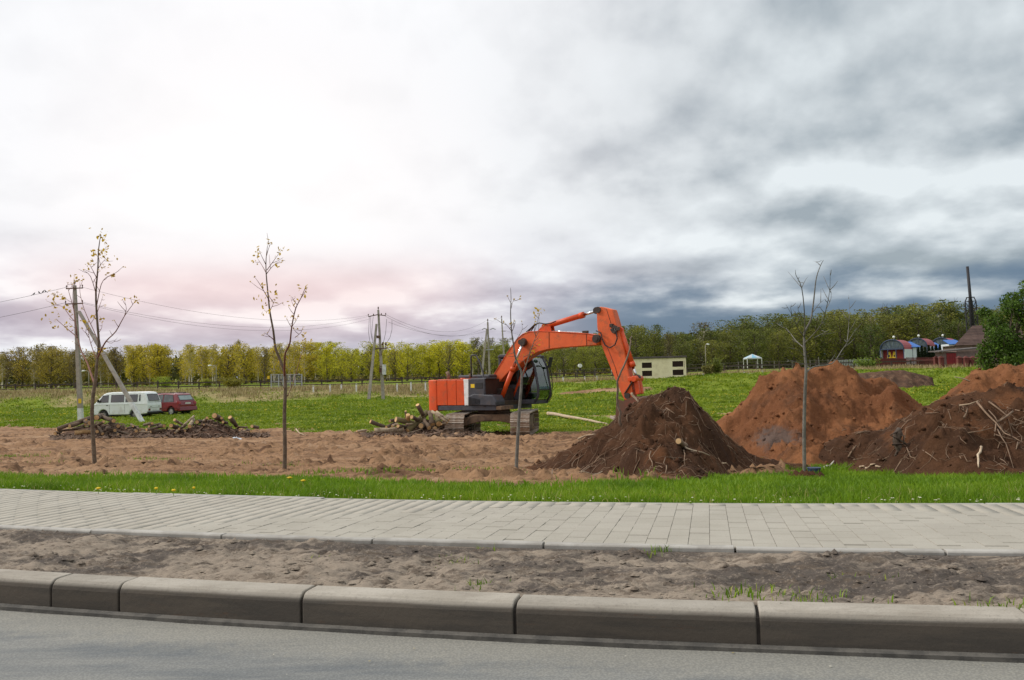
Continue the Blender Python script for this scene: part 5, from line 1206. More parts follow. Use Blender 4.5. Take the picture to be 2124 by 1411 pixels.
sapling('tallest sapling with yellow young leaves before the left log heap', 13.4,
 [(198, 985), (194, 920), (191, 851), (196, 800), (199, 786), (201, 753), (205, 714), (201, 656), (199, 607), (203, 558), (204, 525), (207, 499), (210, 487)], 9.5,
 [(6.5, (196, 796), (188, 773), (181, 753), (168, 727), (160, 701), (139, 682), (116, 662)), (3.2, (160, 701), (157, 672), (145, 656), (129, 636), (109, 633)), (3, (159, 695), (153, 643), (142, 603), (140, 587)), (5, (203, 742), (207, 732), (220, 708), (240, 688), (258, 656), (282, 623)), (3, (204, 710), (194, 685), (175, 643), (166, 607), (166, 581)),
  (2.6, (201, 632), (210, 590), (223, 574), (237, 570)), (2.4, (200, 613), (188, 574), (172, 560)), (2.4, (202, 580), (192, 560), (184, 547)), (2.4, (203, 558), (212, 545), (221, 535)), (3, (201, 748), (191, 721), (184, 695), (183, 669)), (2, (258, 656), (262, 640), (258, 622)), (2, (204, 530), (214, 518)), (2, (220, 708), (232, 712), (244, 700)), (2, (201, 650), (209, 628), (214, 612)), (1.8, (205, 690), (211, 680), (212, 668)), (2, (184, 700), (178, 690), (180, 676)), (2, (153, 640), (151, 612), (154, 572))],
 [(210, 489, 1.3), (215, 500, .8), (198, 521, 1.1), (207, 523, 1.2), (219, 538, 1.4), (184, 548, 1.1), (117, 613, 1.3), (112, 632, 1), (116, 661, 1.6), (137, 674, .8), (139, 643, .9), (233, 571, .8), (282, 623, .8), (194, 659, .6), (211, 662, .6), (154, 573, .8), (166, 581, .8), (213, 555, 1), (215, 727, .8), (129, 622, .7), (220, 518, .6), (172, 667, .5)], 5, sapbark, redbark)
sapling('sapling with a forked red brown stem standing before the mesh gate', 12.46,
 [(590, 989), (591, 931), (590, 856), (592, 810), (590, 773), (581, 747), (571, 720), (567, 687), (560, 649), (556, 611), (552, 566), (552, 536), (555, 509)], 9.3,
 [(6, (590, 780), (590, 758), (592, 732), (601, 713), (605, 679), (613, 641), (624, 619), (635, 593)), (2.4, (596, 822), (609, 792), (622, 745), (631, 720), (635, 702)), (2.6, (568, 705), (557, 696), (548, 690)), (2.6, (559, 625), (541, 593), (527, 573)), (2.4, (552, 566), (543, 550), (532, 533)), (2.6, (553, 568), (566, 552), (582, 541)), (2.2, (551, 548), (543, 532), (536, 516)), (2.2, (554, 560), (570, 538), (584, 518)), (2, (553, 530), (557, 516), (562, 505)), (2, (605, 680), (598, 668), (594, 660)), (2, (612, 700), (624, 690), (628, 678)), (2, (592, 810), (586, 800), (582, 790)), (1.8, (560, 645), (566, 632), (570, 622)), (1.8, (581, 747), (568, 742), (560, 735)), (1.8, (614, 640), (606, 628), (603, 615))],
 [(569, 619, 1.6), (547, 625, 1.2), (554, 647, .9), (579, 542, 1.2), (532, 534, .9), (614, 622, 1.2), (629, 606, 1), (626, 696, .8), (633, 705, .8), (560, 504, .6), (583, 519, .7), (537, 517, .7), (545, 592, .6), (608, 660, .6)], 6, sapbark, redbark, leafn=8)
sapling('slender bare sapling standing in front of the excavator', 11.5,
 [(1070, 991), (1073, 926), (1077, 855), (1081, 805), (1082, 785), (1081, 770), (1070, 745), (1065, 714), (1061, 686), (1059, 650), (1060, 620), (1059, 597)], 8.2,
 [(4, (1082, 782), (1093, 752), (1102, 724), (1110, 702), (1117, 686), (1118, 651)), (2, (1062, 688), (1054, 678), (1046, 668)), (2, (1062, 688), (1067, 676), (1070, 664)), (2, (1066, 715), (1074, 700), (1083, 684), (1082, 668)), (1.8, (1104, 720), (1112, 712), (1122, 705)), (1.8, (1112, 700), (1108, 680), (1111, 661)), (1.8, (1070, 745), (1066, 735), (1064, 726)), (1.8, (1060, 640), (1063, 628), (1066, 620)), (1.8, (1090, 758), (1086, 745), (1087, 735)), (1.5, (1094, 750), (1100, 745), (1104, 734))],
 [(1118, 648, .8)], 8, sapbark2, sapbark)
sapling('bare grey sapling standing in front of the orange clay heap', 10.4,
 [(1669, 987), (1668, 894), (1670, 809), (1672, 768), (1670, 741), (1668, 710), (1670, 687), (1682, 663), (1688, 622), (1693, 578), (1702, 551), (1708, 540)], 8.4,
 [(3.6, (1669, 700), (1669, 656), (1663, 598), (1651, 571), (1650, 560)), (2, (1663, 597), (1648, 580), (1634, 563)), (2, (1663, 597), (1670, 582), (1676, 574)), (3.4, (1669, 712), (1688, 693), (1705, 670), (1714, 639), (1721, 602), (1722, 560)), (3.2, (1668, 722), (1651, 707), (1640, 692), (1630, 680)), (3, (1669, 700), (1656, 683), (1644, 656), (1630, 632)), (4.2, (1673, 773), (1688, 761), (1726, 754), (1746, 727), (1758, 710), (1777, 680)), (2, (1757, 712), (1760, 680), (1762, 640), (1760, 612)), (2.4, (1685, 649), (1698, 632), (1709, 622)), (2, (1670, 755), (1645, 750), (1620, 741)), (2, (1714, 640), (1724, 618), (1722, 592)), (1.8, (1644, 656), (1640, 640), (1642, 632)), (1.8, (1702, 551), (1695, 545), (1688, 542)), (2, (1690, 700), (1710, 690), (1722, 684)), (1.8, (1758, 710), (1752, 700), (1750, 690)), (1.8, (1663, 660), (1656, 645), (1655, 632)), (1.8, (1668, 740), (1655, 725), (1640, 722)), (1.8, (1720, 752), (1728, 742), (1734, 732))],
 [], 9, sapbark2, sapbark2)
tub = empty('blue_tub', tuple(rest(1689, 984, .0, 9, 14))); tag(tub, 'dark blue plastic tub lying in the grass by the bare sapling', 'tub')
bl = M('dark_blue_plastic', (.015, .035, .085), (.01, .025, .06), 8, .4)
mb = MB(); mb.tube([(0, 0, 0), (0, 0, .085), (0, 0, .09)], [.078, .088, .084], 22, caps=True); mb.build('wall', bl, tub)
mb = MB(); mb.tube([(.09*math.cos(2*math.pi*i/24), .09*math.sin(2*math.pi*i/24), .088) for i in range(25)], .006, 6, caps=False); mb.build('rim', bl, tub)
q = rest(488, 914, .0); r = np.random.default_rng(4); mb = MB(); gx = 7
V = [(.42*(i/(gx-1)-.5)+r.normal(0, .02), .30*(j/(gx-1)-.5)+r.normal(0, .02), max(0, .03+.10*r.random()*(1-abs(i/(gx-1)-.5)*2))) for j in range(gx) for i in range(gx)]
mb.add(V, [(j*gx+i, j*gx+i+1, (j+1)*gx+i+1, (j+1)*gx+i) for j in range(gx-1) for i in range(gx-1)]); o = mb.build('plastic_bag', M('white_plastic', (.72, .73, .75), (.6, .62, .66), 6, .4), fix=False); o.location = q; tag(o, 'crumpled white plastic bag on the bare earth', 'plastic bag')
# a few dandelions flowering at the verge
stemm = M('flower_stem', (.12, .20, .03), None, 9, .7)
for (x, y, s), dl in zip(((203, 1014, 1), (323, 1014, .7), (359, 1018, .8), (401, 1013, .5), (600, 992, 1.2), (628, 998, 1)), ('yellow dandelion in the grass by the tallest sapling', 'left of two dandelions close together between the first two saplings', 'right of two dandelions close together between the first two saplings', 'smallest dandelion in the verge, left of the second sapling', 'large dandelion at the foot of the second sapling', 'dandelion just right of the second sapling foot')):
    d_ = ray(x, y); p = d_*((.20-CZ)/d_.z)+CAMP; z0 = gzs(p.x, p.y); root = empty('dandelion', (p.x, p.y, z0)); tag(root, dl, 'flower', 'dandelions in the verge')
    mb = MB(); mb.tube([(0, 0, 0), (.005, 0, .20-z0)], .003, 5); mb.build('stem', stemm, root)
    mb = MB(); mb.tube([(.005, 0, .195-z0), (.005, 0, .205-z0), (.005, 0, .213-z0)], [.008, .026*s, .010], 10); mb.build('flower_head', yel, root)

# ------------------------------------------------------------ power poles, wires, birds
conc = M('pole_concrete', (.38, .335, .285), (.29, .25, .215), 3, .9, dirt=(.22, .17, .13), dscale=2, damt=.4, bmp=.3)
white_lime = M('lime_wash', (.68, .68, .66), (.55, .55, .54), 3, .9, dirt=(.35, .32, .27), dscale=3, damt=.5)
rusty = M('rusty_steel', (.15, .085, .055), (.10, .06, .045), 6, .8)
porcelain = M('brown_insulator', (.10, .035, .02), None, 6, .3)
wirem = M('power_wire', (.07, .065, .065), None, 6, .6)
galv = M('galvanised_steel', (.42, .43, .43), (.33, .34, .34), 5, .5, metal=.3)
def post_(pb, pt_, w0, w1, name, parent, o0, mat=conc):
    pb, pt_ = Vector(pb)-o0, Vector(pt_)-o0; mb = MB(); R = [(-1, -1), (1, -1), (1, 1), (-1, 1)]
    V = [(p.x+a*ww/2, p.y+b*ww/2, p.z) for p, ww in ((pb, w0), (pt_, w1)) for a, b in R]
    mb.add(V, [(0, 3, 2, 1), (4, 5, 6, 7)]+[(i, (i+1) % 4, (i+1) % 4+4, i+4) for i in range(4)]); return mb.build(name, mat, parent, .015)
def insul(p, parent, o0, h=.2, r=.05):
    p = Vector(p)-o0; mb = MB(); mb.tube([p, p+Vector((0, 0, h*.35)), p+Vector((0, 0, h*.5)), p+Vector((0, 0, h*.75)), p+Vector((0, 0, h))], [r*.35, r*.4, r, r*.75, r*.5], 9); mb.build('insulator', porcelain, parent)
def sunk(p, d=.15): return Vector((p.x, p.y, min(p.z, gzs(p.x, p.y))-d))
YA = 57.5; a0 = sunk(pt(168, 866, YA)); pA = empty('power_pole', a0); tag(pA, 'tall concrete power pole with a leaning brace beside the white van', 'power pole', 'concrete power poles')
at_ = pt(155, 592, YA); k_ = a0.lerp(at_, .10+.02)
post_(a0, k_, .30, .285, 'painted_base', pA, a0, white_lime); post_(k_, at_, .28, .17, 'post', pA, a0)
b0 = sunk(pt(298, 865, 55.5)); b1 = pt(163, 645, YA-.15); kb = b0.lerp(b1, .19)
post_(b0, kb, .27, .26, 'painted_brace_base', pA, a0, white_lime); post_(kb, b1, .255, .2, 'brace', pA, a0)
for y_, x0_, x1_ in ((597.5, 137, 172), (629.5, 135, 172)):
    p, q = pt(x0_, y_+1.5, YA-.12), pt(x1_, y_, YA-.12); mb = MB(); mb.beam(p-a0, q-a0, .07, .07); mb.build('crossarm', rusty, pA)
    for t in (.03, .97): insul(p.lerp(q, t)+Vector((0, 0, .03)), pA, a0)
insul(at_, pA, a0, .3, .07)
p = pt(165.5, 832, YA-.2)-a0; mb = MB(); mb.box(p, (.20, .02, .30)); mb.build('number_tag', yellow, pA)
YB = 95; a0b = sunk(pt(795, 825, YB)); pB = empty('power_pole', a0b); tag(pB, 'two legged concrete pole with white cabinet and drooping cables mid field', 'power pole', 'concrete power poles')
tb = pt(784.6, 643, YB); post_(a0b, tb, .34, .2, 'post', pB, a0b); lb = sunk(pt(764.5, 830, YB-1.2)); post_(lb, pt(781, 672, YB-.05), .32, .22, 'brace', pB, a0b)
insul(tb, pB, a0b, .35, .09)
p, q = pt(764, 657, YB-.2), pt(800, 655, YB-.2); mm = pt(783, 653, YB-.2); mb = MB(); mb.beam(p-a0b, mm-a0b, .09, .09); mb.beam(mm-a0b, q-a0b, .09, .09); mb.build('crossarm', rusty, pB)
for s in (p, q, p.lerp(q, .3), p.lerp(q, .75)): insul(s+Vector((0, 0, .05)), pB, a0b, .25, .07)
p, q = pt(779, 724, YB-.25), pt(804, 722, YB-.25); mb = MB(); mb.beam(p-a0b, q-a0b, .12, .14); mb.beam(p-a0b, pt(787, 737, YB-.25)-a0b, .06, .06); mb.beam(q-a0b-Vector((.5, 0, 0)), pt(791, 737, YB-.25)-a0b, .06, .06); mb.build('platform', rusty, pB)
for x in (794, 800.5): insul(pt(x, 721, YB-.25), pB, a0b, .6, .11)
p = pt(797, 767, YB-.35)-a0b; mb = MB(); mb.box(p, (.38, .3, 1.1)); mb.build('cabinet', white_lime, pB, .02)
for y_ in (760, 776): mb = MB(); mb.beam(pt(788, y_, YB-.2)-a0b, pt(800, y_, YB-.2)-a0b, .05, .06); mb.build('clamp', rusty, pB)
mb = MB(); mb.box(pt(789, 768, YB-.3)-a0b, (.22, .15, .5)); mb.build('switch_handle', porcelain, pB, .02)
mb = MB(); mb.box(pt(785, 699, YB-.2)-a0b, (.4, .2, .3)); mb.build('bracket', rusty, pB, .02)
for pts_ in (((766, 657), (764.5, 690), (767, 708), (772, 716)), ((774, 657), (771, 690), (773, 712)), ((802, 662), (800, 690), (795, 712)), ((813, 664), (813, 684), (809, 700), (803, 710)), ((769, 657), (769, 690), (772, 705))):
    mb = MB(); mb.tube([pt(x, y, YB-.3)-a0b for x, y in pts_], .022, 5); mb.build('drop_cable', wirem, pB)
YC = 138; c0 = sunk(pt(1016, 790, YC), .8); pC = empty('power_pole', c0); tag(pC, 'distant two legged pole rising above the excavator hood', 'power pole', 'concrete power poles')
tc_ = pt(1011.6, 668, YC); post_(c0, tc_, .36, .24, 'post', pC, c0); post_(sunk(pt(996.5, 790, YC-1), .8), pt(1010, 682, YC-.1), .36, .26, 'brace', pC, c0)
for x0_, x1_ in ((1000, 1010), (1017, 1028)):
    mb = MB(); mb.beam(pt(x0_, 684, YC)-c0, pt((x0_+x1_)/2, 681, YC)-c0, .12, .12); mb.beam(pt((x0_+x1_)/2, 681, YC)-c0, pt(x1_, 684, YC)-c0, .12, .12); mb.build('crossarm', galv, pC)
insul(tc_, pC, c0, .5, .12); mb = MB(); mb.beam(pt(1008, 726, YC-.3)-c0, pt(1024, 725, YC-.3)-c0, .14, .14); mb.build('platform', galv, pC)
YD = 150; d0 = sunk(pt(1049, 792, YD), .8); pD = empty('power_pole', d0); tag(pD, 'distant single concrete pole right of the two legged one behind the boom', 'power pole', 'concrete power poles')
td_ = pt(1040.5, 661, YD); post_(d0, td_, .38, .2, 'post', pD, d0); insul(td_, pD, d0, .5, .12)
mb = MB(); mb.beam(pt(1040, 687, YD)-d0, pt(1049, 687, YD)-d0, .1, .1); mb.build('crossarm', rusty, pD)
def wire(p, q, sag, label, r=.013, group='overhead power wires'):
    p, q = Vector(p), Vector(q); m_ = p.copy(); n = 28; r *= .62
    P = [p.lerp(q, i/n)-m_-Vector((0, 0, 4*sag*(i/n)*(1-i/n))) for i in range(n+1)]
    mb = MB(); mb.tube(P, r, 5); o = mb.build('power_wire', wirem); o.location = m_; return tag(o, label, 'wire', group)
wire(pt(171, 596, YA-.12), pt(765, 654, YB-.2), 1.3, 'topmost wire running from the braced pole to the two legged pole', .013)
wire(pt(170, 627, YA-.12), pt(774, 654, YB-.2), 1.5, 'middle wire running from the braced pole to the two legged pole', .013)
wire(pt(166, 628, YA), pt(770, 661, YB-.2), 1.6, 'lowest wire running from the braced pole to the two legged pole', .013)
wl = wire(pt(138, 596, YA-.12), pt(-700, 690, YA-7), .8, 'upper wire with perching birds left of the braced pole', .016)
wire(pt(136, 628, YA-.12), pt(-700, 722, YA-7), .8, 'lower wire running out of view left of the braced pole', .016)
wire(pt(799, 652, YB-.2), pt(1011, 664, YC), 1.9, 'upper wire between the two legged pole and the distant pole', .02)
wire(pt(799, 656, YB), pt(1001, 683, YC), 1.6, 'lower wire between the two legged pole and the distant pole', .02)
wire(pt(805, 668, YB), pt(1019, 683, YC), 1.3, 'lowest wire between the two legged pole and the distant pole', .02)
wire(pt(1012, 664, YC), pt(1040, 657, YD), .4, 'short wire joining the two distant poles', .02)
wire(pt(1049, 686, YD), pt(1330, 700, YD+30), 2, 'wire leaving the distant single pole behind the excavator boom', .02)
featherm = M('black_feathers', (.018, .017, .018), (.03, .028, .03), 20, .7)
pw, qw = pt(138, 596, YA-.12), pt(-700, 690, YA-7)
for i, x in enumerate((69, 80.5, 88, 93.5)):
    lo_t, hi_t = 0., .4
    for _ in range(30):
        t = (lo_t+hi_t)/2; q = pw.lerp(qw, t); u = CX+F*(q.x/q.y)
        if u > x: lo_t = t
        else: hi_t = t
    q = pw.lerp(qw, t)-Vector((0, 0, 4*.8*t*(1-t)))
    b = empty('bird', q, random.uniform(-.5, .5)+(math.pi if i % 2 else 0)); b.scale = (.62,)*3; tag(b, ('leftmost', 'second from left', 'third from left', 'rightmost')[i]+' of four small black birds perched on the upper wire', 'bird', 'birds perched on the wire')
    mb = MB(); mb.tube([(-.14, 0, .02), (-.09, 0, .05), (-.02, 0, .09), (.05, 0, .15), (.075, 0, .20), (.10, 0, .235), (.13, 0, .23)], [.012, .028, .062, .065, .04, .042, .012], 9); mb.tube([(.13, 0, .232), (.165, 0, .222)], [.012, .003], 5); mb.build('body', featherm, b)
    mb = MB(); mb.tube([(-.08, 0, .06), (-.20, 0, -.02), (-.25, 0, -.06)], [.02, .018, .022], 6); mb.build('tail', featherm, b)
    for s in (-.018, .018): mb = MB(); mb.cyl((.01, s, 0), (.0, s, .09), .006, n=5); mb.build('leg', featherm, b)

# ------------------------------------------------------------ pale service building
cream = M('cream_render', (.80, .72, .48), (.74, .66, .43), 1.2, .9, dirt=(.45, .36, .22), dscale=1.2, damt=.35)
dbrown = M('dark_brown_louvre', (.045, .022, .018), (.03, .016, .013), 6, .7)
roofm = M('tar_roof', (.075, .065, .06), (.11, .09, .08), 2, .85)
def bldg_frame(px, py, Y, ang): p = pt(px, py, Y); return Vector((p.x, Y, gzs(p.x, Y))), ang
p0 = pt(1312, 787, 100); p1 = pt(1424, 784.5, 99.4); p2 = pt(1432, 783.5, 101.6)
zg = p1.z; kio = empty('service_building', (p0.x, p0.y, p0.z)); tag(kio, 'small cream building with dark vent openings and flat roof behind the arm', 'building')
ux = (p1-p0); ux.z = 0; Lx = ux.length; kio.rotation_euler = (0, 0, math.atan2(ux.y, ux.x)); Hh = 42*100/F; Dp = 3.4
wins = [((1331.5, 752.5), (1352.3, 763.3)), ((1394.3, 749.5), (1417, 760.8)), ((1331.8, 769.5), (1352.6, 780.2)), ((1394.8, 767.2), (1417.4, 778.2))]
def toL(px, py):
    q = pt(px, py, 99.7)-p0; return q.x*math.cos(kio.rotation_euler.z)+q.y*math.sin(kio.rotation_euler.z), q.z
cols = sorted({round(toL(*a)[0], 2) for a, b in wins[:2]}); R4 = []
for a, b in wins:
    xa, za = toL(*a); xb, zb2 = toL(*b); R4.append((xa, zb2, xb, za))
# front wall with real openings
xsb = [0, R4[0][0], R4[0][2], R4[1][0], R4[1][2], Lx]; mb = MB(); T4 = .18
for i in range(5):
    if i in (1, 3):
        k = 0 if i == 1 else 1; lo4, hi4 = R4[k+2], R4[k]
        for za, zb2 in ((0.02, lo4[1]), (lo4[3], hi4[1]), (hi4[3], Hh)): mb.bb((xsb[i], 0, za), (xsb[i+1], T4, zb2))
    else: mb.bb((xsb[i], 0, .02), (xsb[i+1], T4, Hh))
mb.bb((0, T4+.01, .02), (.18, Dp, Hh)); mb.bb((Lx-.18, T4+.01, .02), (Lx, Dp, Hh)); mb.bb((.19, Dp-.18, .02), (Lx-.19, Dp, Hh)); mb.build('wall', cream, kio)
mb = MB(); mb.bb((-.1, .02, -.5), (Lx+.02, Dp, .0)); mb.build('plinth', roofm, kio)
for r4 in R4:
    mb = MB(); mb.bb((r4[0]+.01, .10, r4[1]+.01), (r4[2]-.01, .14, r4[3]-.01)); v_ = mb.build('vent', dbrown, kio)
    for k in range(5):
        z = r4[1]+(r4[3]-r4[1])*(k+.5)/5; mb = MB(); mb.box(((r4[0]+r4[2])/2, .075, z), (r4[2]-r4[0]-.04, .02, .09), Matrix.Rotation(.6, 3, 'X')); mb.build('louvre', dbrown, v_)
mb = MB(); mb.bb((-.15, -.15, Hh+.003), (Lx+.12, Dp+.12, Hh+.22)); mb.build('roof', roofm, kio, .02)
mb = MB(); mb.bb((Lx-.22, -.02, 1.2), (Lx-.19, .0, 1.9)); mb.build('sign_strip', rusty, kio)

# ------------------------------------------------------------ white marker posts, fences, lamps
wpost = M('white_marker_paint', (.74, .74, .72), (.6, .6, .58), 5, .8)
proto = None
for i, (x, y, Yp) in enumerate(((650, 804, 104), (684.6, 802, 104), (708, 802, 106), (739, 800, 104), (823.6, 800, 103), (852.4, 797, 103), (882.5, 796.5, 103), (1138.5, 788, 102), (1168, 786.5, 102), (1213, 785, 102), (1238, 784, 102), (1458.5, 779, 101), (1543.4, 776, 101), (1581.5, 773, 103))):
    p = pt(x, y, Yp); r_ = pt(x, y+4.5, Yp); g0 = gzs(p.x, Yp); z = r_.z
    o = empty('marker_post', (p.x, Yp, z)); hh = 8.5*Yp/F
    mb = MB(); mb.bb((-.085, -.06, min(-.3, g0-z-.2)), (.085, .06, hh)); mb.build('shaft', wpost, o, .02)
    mb = MB(); mb.bb((-.087, -.064, hh*.78), (.087, -.0605, hh*.9)); mb.build('reflector', rusty if i % 3 == 0 else galv, o)
    tag(o, 'short white marker post on the grassy bank', 'marker post', 'white marker posts along the bank')
fwood = M('weathered_dark_rail', (.075, .055, .045), (.05, .038, .032), 3, .9)
fence = empty('rail_fence', (0, 118, 0)); tag(fence, 'dark wooden post and rail fence running before the wood', 'fence')
prev = None; fp = []
for k, x in enumerate(np.arange(-72, 62, 2.6)):
    u = x/118; Yf = 118+6*math.sin(u*3)-8*max(0, u-.1)
    z = gzs(x, Yf); fp.append(Vector((x, Yf, z)))
    mb = MB(); mb.bb((x-.08, Yf-118-.08, z-.2), (x+.08, Yf-118+.08, z+1.1+random.uniform(-.05, .15))); mb.build('post', fwood, fence)
for a, b in zip(fp[:-1], fp[1:]):
    for h in (.48, .98):
        mb = MB(); q = Vector((0, -118-.1, 0)); mb.beam(a+q+Vector((0, 0, h+random.uniform(-.04, .04))), b+q+Vector((0, 0, h+random.uniform(-.04, .04))), .05, .15); mb.build('rail', fwood, fence)
# a second paddock fence further back on the right, thin posts and wires
fence2 = empty('wire_fence', (0, 150, 0)); tag(fence2, 'thin post and wire paddock fence in front of the dark trees at right', 'fence'); fp = []
for x in np.arange(8, 72, 3.1):
    z = gzs(x, 150); fp.append(Vector((x, 0, z))); mb = MB(); mb.bb((x-.06, -.06, z-.2), (x+.06, .06, z+1.5)); mb.build('post', M_f2 if 'M_f2' in globals() else globals().setdefault('M_f2', M('grey_post', (.17, .15, .13), None, 4, .9)), fence2)
for a, b in zip(fp[:-1], fp[1:]):
    for h in (.7, 1.35): mb = MB(); mb.beam(a+Vector((0, 0, h)), b+Vector((0, 0, h)), .03, .05); mb.build('rail', M_f2, fence2)
# mesh gate behind the second sapling
Yg = 110; gx0 = pt(562.5, 806, Yg); gate = empty('mesh_gate', gx0); tag(gate, 'grey metal mesh gate with tall posts behind the second sapling', 'gate')
posts = []
for x, dy in ((562.5, 0), (578, 0), (587.5, 1.6), (602, 1.6), (612, 0), (626, 0)):
    a = pt(x, 807, Yg+dy)-gx0; b = pt(x, 776, Yg+dy)-gx0; mb = MB(); mb.beam(a-Vector((0, 0, .4)), b, .11 if dy == 0 else .07, .11); mb.build('post', galv, gate); posts.append((a, b))
for i, j in ((0, 1), (2, 3), (4, 5), (1, 4)):
    (a, b), (c, d) = posts[i], posts[j]
    mb = MB()
    for t in (.08, .5, .97): mb.beam(a.lerp(b, t), c.lerp(d, t), .04, .05)
    mb.build('rail', galv, gate)
    mb = MB(); n = max(3, int((c-a).length/.12))
    for k in range(1, n): mb.beam(a.lerp(c, k/n), b.lerp(d, k/n), .018, .018)
    m_ = mb.build('mesh_bars', galv, gate); m_['kind'] = 'stuff'
p = pt(557, 783, 111); sg = empty('warning_sign', (p.x, 111, gzs(p.x, 111))); tag(sg, 'small yellow sign on a thin post left of the mesh gate', 'sign')
mb = MB(); mb.beam((0, 0, -.1), (0, 0, p.z-sg.location.z), .05, .05); mb.build('post', fwood, sg); mb = MB(); mb.box((0, -.05, p.z-sg.location.z), (.30, .02, .42)); mb.build('sign_plate', yellow, sg)
slabm = M('pale_concrete_slab', (.40, .37, .33), (.3, .27, .24), 2, .9, vec='Geo')
def slab(name, x0, x1, y0, y1, label, Yh):
    q = [pt(x0, y1, Yh), pt(x1, y1, Yh)]; a, b = q; z = lambda x, y: gzs(x, y)+.06
    V = []; nx_ = 10
    for dy in (0, 3.2):
        for i in range(nx_+1): x = a.x+(b.x-a.x)*i/nx_; V.append((x, Yh+dy, z(x, Yh+dy)))
    mb = MB(); n = nx_+1; mb.add(V+[(x, y, zz-.2) for x, y, zz in V], [(i, i+1, n+i+1, n+i) for i in range(nx_)]+[(2*n+i, 2*n+i+1, i+1, i) for i in range(nx_)]); o = mb.build(name, slabm); tag(o, label, kind='structure')
slab('gate_apron', 545, 660, 806, 811, 'pale concrete apron before the mesh gate', 107)
slab('gravel_track', 1470, 1585, 774, 782, 'pale gravel track between marker posts', 99.5)
o_ = rest(1918, 819, .0); mb = MB(); mb.box((0, 0, .03), (1.1, .9, .10)); pvs = mb.build('paving_slab', slabm, None, .01); pvs.location = (pt(1918, 819, 33).x, 33, gzs(pt(1918, 819, 33).x, 33)+.02); tag(pvs, 'pale concrete slab lying in the grass between the heaps', 'slab')
lampwhite = M('lamp_globe', (.80, .80, .78), None, 5, .3)
def lamp(px, py, Yl, arm, label):
    p = pt(px, py, Yl); g0 = gzs(p.x+arm*-1, Yl); o = empty('street_lamp', (p.x-arm, Yl, g0)); tag(o, label, 'street lamp')
    H = p.z-g0; mb = MB(); mb.tube([(0, 0, -.3), (0, 0, H*.9), (arm*.3, 0, H*.98), (arm, 0, H)], [.10, .08, .06, .05], 8); mb.build('post', M_f2 if False else conc, o)
    mb = MB(); mb.tube([(arm*.8, 0, H), (arm*1.0+(.25 if arm > 0 else -.25), 0, H-.05), (arm+(.5 if arm > 0 else -.5), 0, H-.1)], [.08, .16, .08], 8); mb.build('lamp_head', lampwhite, o)
lamp(437, 758, 160, -1.0, 'thin street lamp against the trees left of the mesh gate'); lamp(175, 769, 160, -.8, 'thin street lamp behind the braced pole'); lamp(1466, 714, 165, .3, 'street lamp standing before the dark wood right of the cream building')

# gazebo, dish, stalls
g0 = pt(1561, 751, 158); gz_ = gzs(g0.x, 158); gaz = empty('gazebo', (g0.x, 158, gz_)); tag(gaz, 'small garden gazebo with pale blue and white canopy by the wood', 'gazebo')
GW, GHt = 1.3, pt(1561, 742.5, 158).z-gz_; apex = pt(1560, 734.5, 158).z-gz_
tarpb, tarpw = M('pale_blue_canvas', (.22, .45, .58), (.19, .4, .54), 4, .8), M('white_canvas', (.50, .55, .57), (.45, .5, .52), 4, .8)
for i in range(4):
    c = [(-GW, -GW), (GW, -GW), (GW, GW), (-GW, GW)]; a, b = c[i], c[(i+1) % 4]
    mb = MB(); mb.bb((a[0]-.05, a[1]-.05, -.1), (a[0]+.05, a[1]+.05, GHt-.05)); mb.build('post', whitep, gaz)
    am, bm_ = ((a[0]*.55+b[0]*.45), (a[1]*.55+b[1]*.45)), None
    q = lambda s, t: (a[0]+(b[0]-a[0])*s, a[1]+(b[1]-a[1])*s, GHt) if t == 0 else (0, 0, apex)
    mb = MB(); mb.add([q(0, 0), q(.3, 0), (0, 0, apex)], [(0, 1, 2)]); mb.add([q(.7, 0), q(1, 0), (0, 0, apex)], [(0, 1, 2)]); mb.add([q(0, 0), q(1, 0), (q(1, 0)[0], q(1, 0)[1], GHt-.22), (q(0, 0)[0], q(0, 0)[1], GHt-.22)], [(0, 1, 2, 3)]); mb.build('canopy_panel', tarpw, gaz, fix=False)
    mb = MB(); mb.add([q(.3, 0), q(.7, 0), (0, 0, apex)], [(0, 1, 2)]); mb.build('canopy_panel', tarpb, gaz, fix=False)
d0_ = pt(1203, 759, 140); dm = empty('round_tank', (d0_.x, 140, gzs(d0_.x, 140))); tag(dm, 'pale round tank on a trestle seen between boom and arm', 'tank')
zt_ = d0_.z-dm.location.z; mb = MB(); mb.tube([(0, -.5, zt_), (0, -.45, zt_), (0, .45, zt_), (0, .5, zt_)], [.3, .32, .32, .3], 16); mb.build('drum', wpost, dm)
mb = MB(); mb.beam((-.7, 0, zt_-.75), (.9, 0, zt_-.75), .5, .08); mb.bb((-.5, -.1, -.2), (-.4, .1, zt_-.79)); mb.bb((.5, -.1, -.2), (.6, .1, zt_-.79)); mb.beam((0, 0, zt_-.7), (0, 0, zt_-.3), .3, .2); mb.build('trestle', fwood, dm)

# ------------------------------------------------------------ roadside cafe with red barrel roofs
redr = M('red_sheet_roof', (.34, .05, .055), (.28, .042, .048), 2, .5); bluer = M('blue_sheet', (.03, .13, .42), (.026, .11, .37), 2, .5); dkblue = M('dark_blue_frame', (.03, .05, .11), None, 4, .5)
whitew = M('white_cladding', (.62, .66, .70), (.54, .58, .63), 2, .7); redw = M('red_front', (.22, .016, .018), (.17, .014, .016), 2, .6); greyg = M('dim_gable_glass', (.10, .13, .14), (.06, .08, .09), 2, .15)

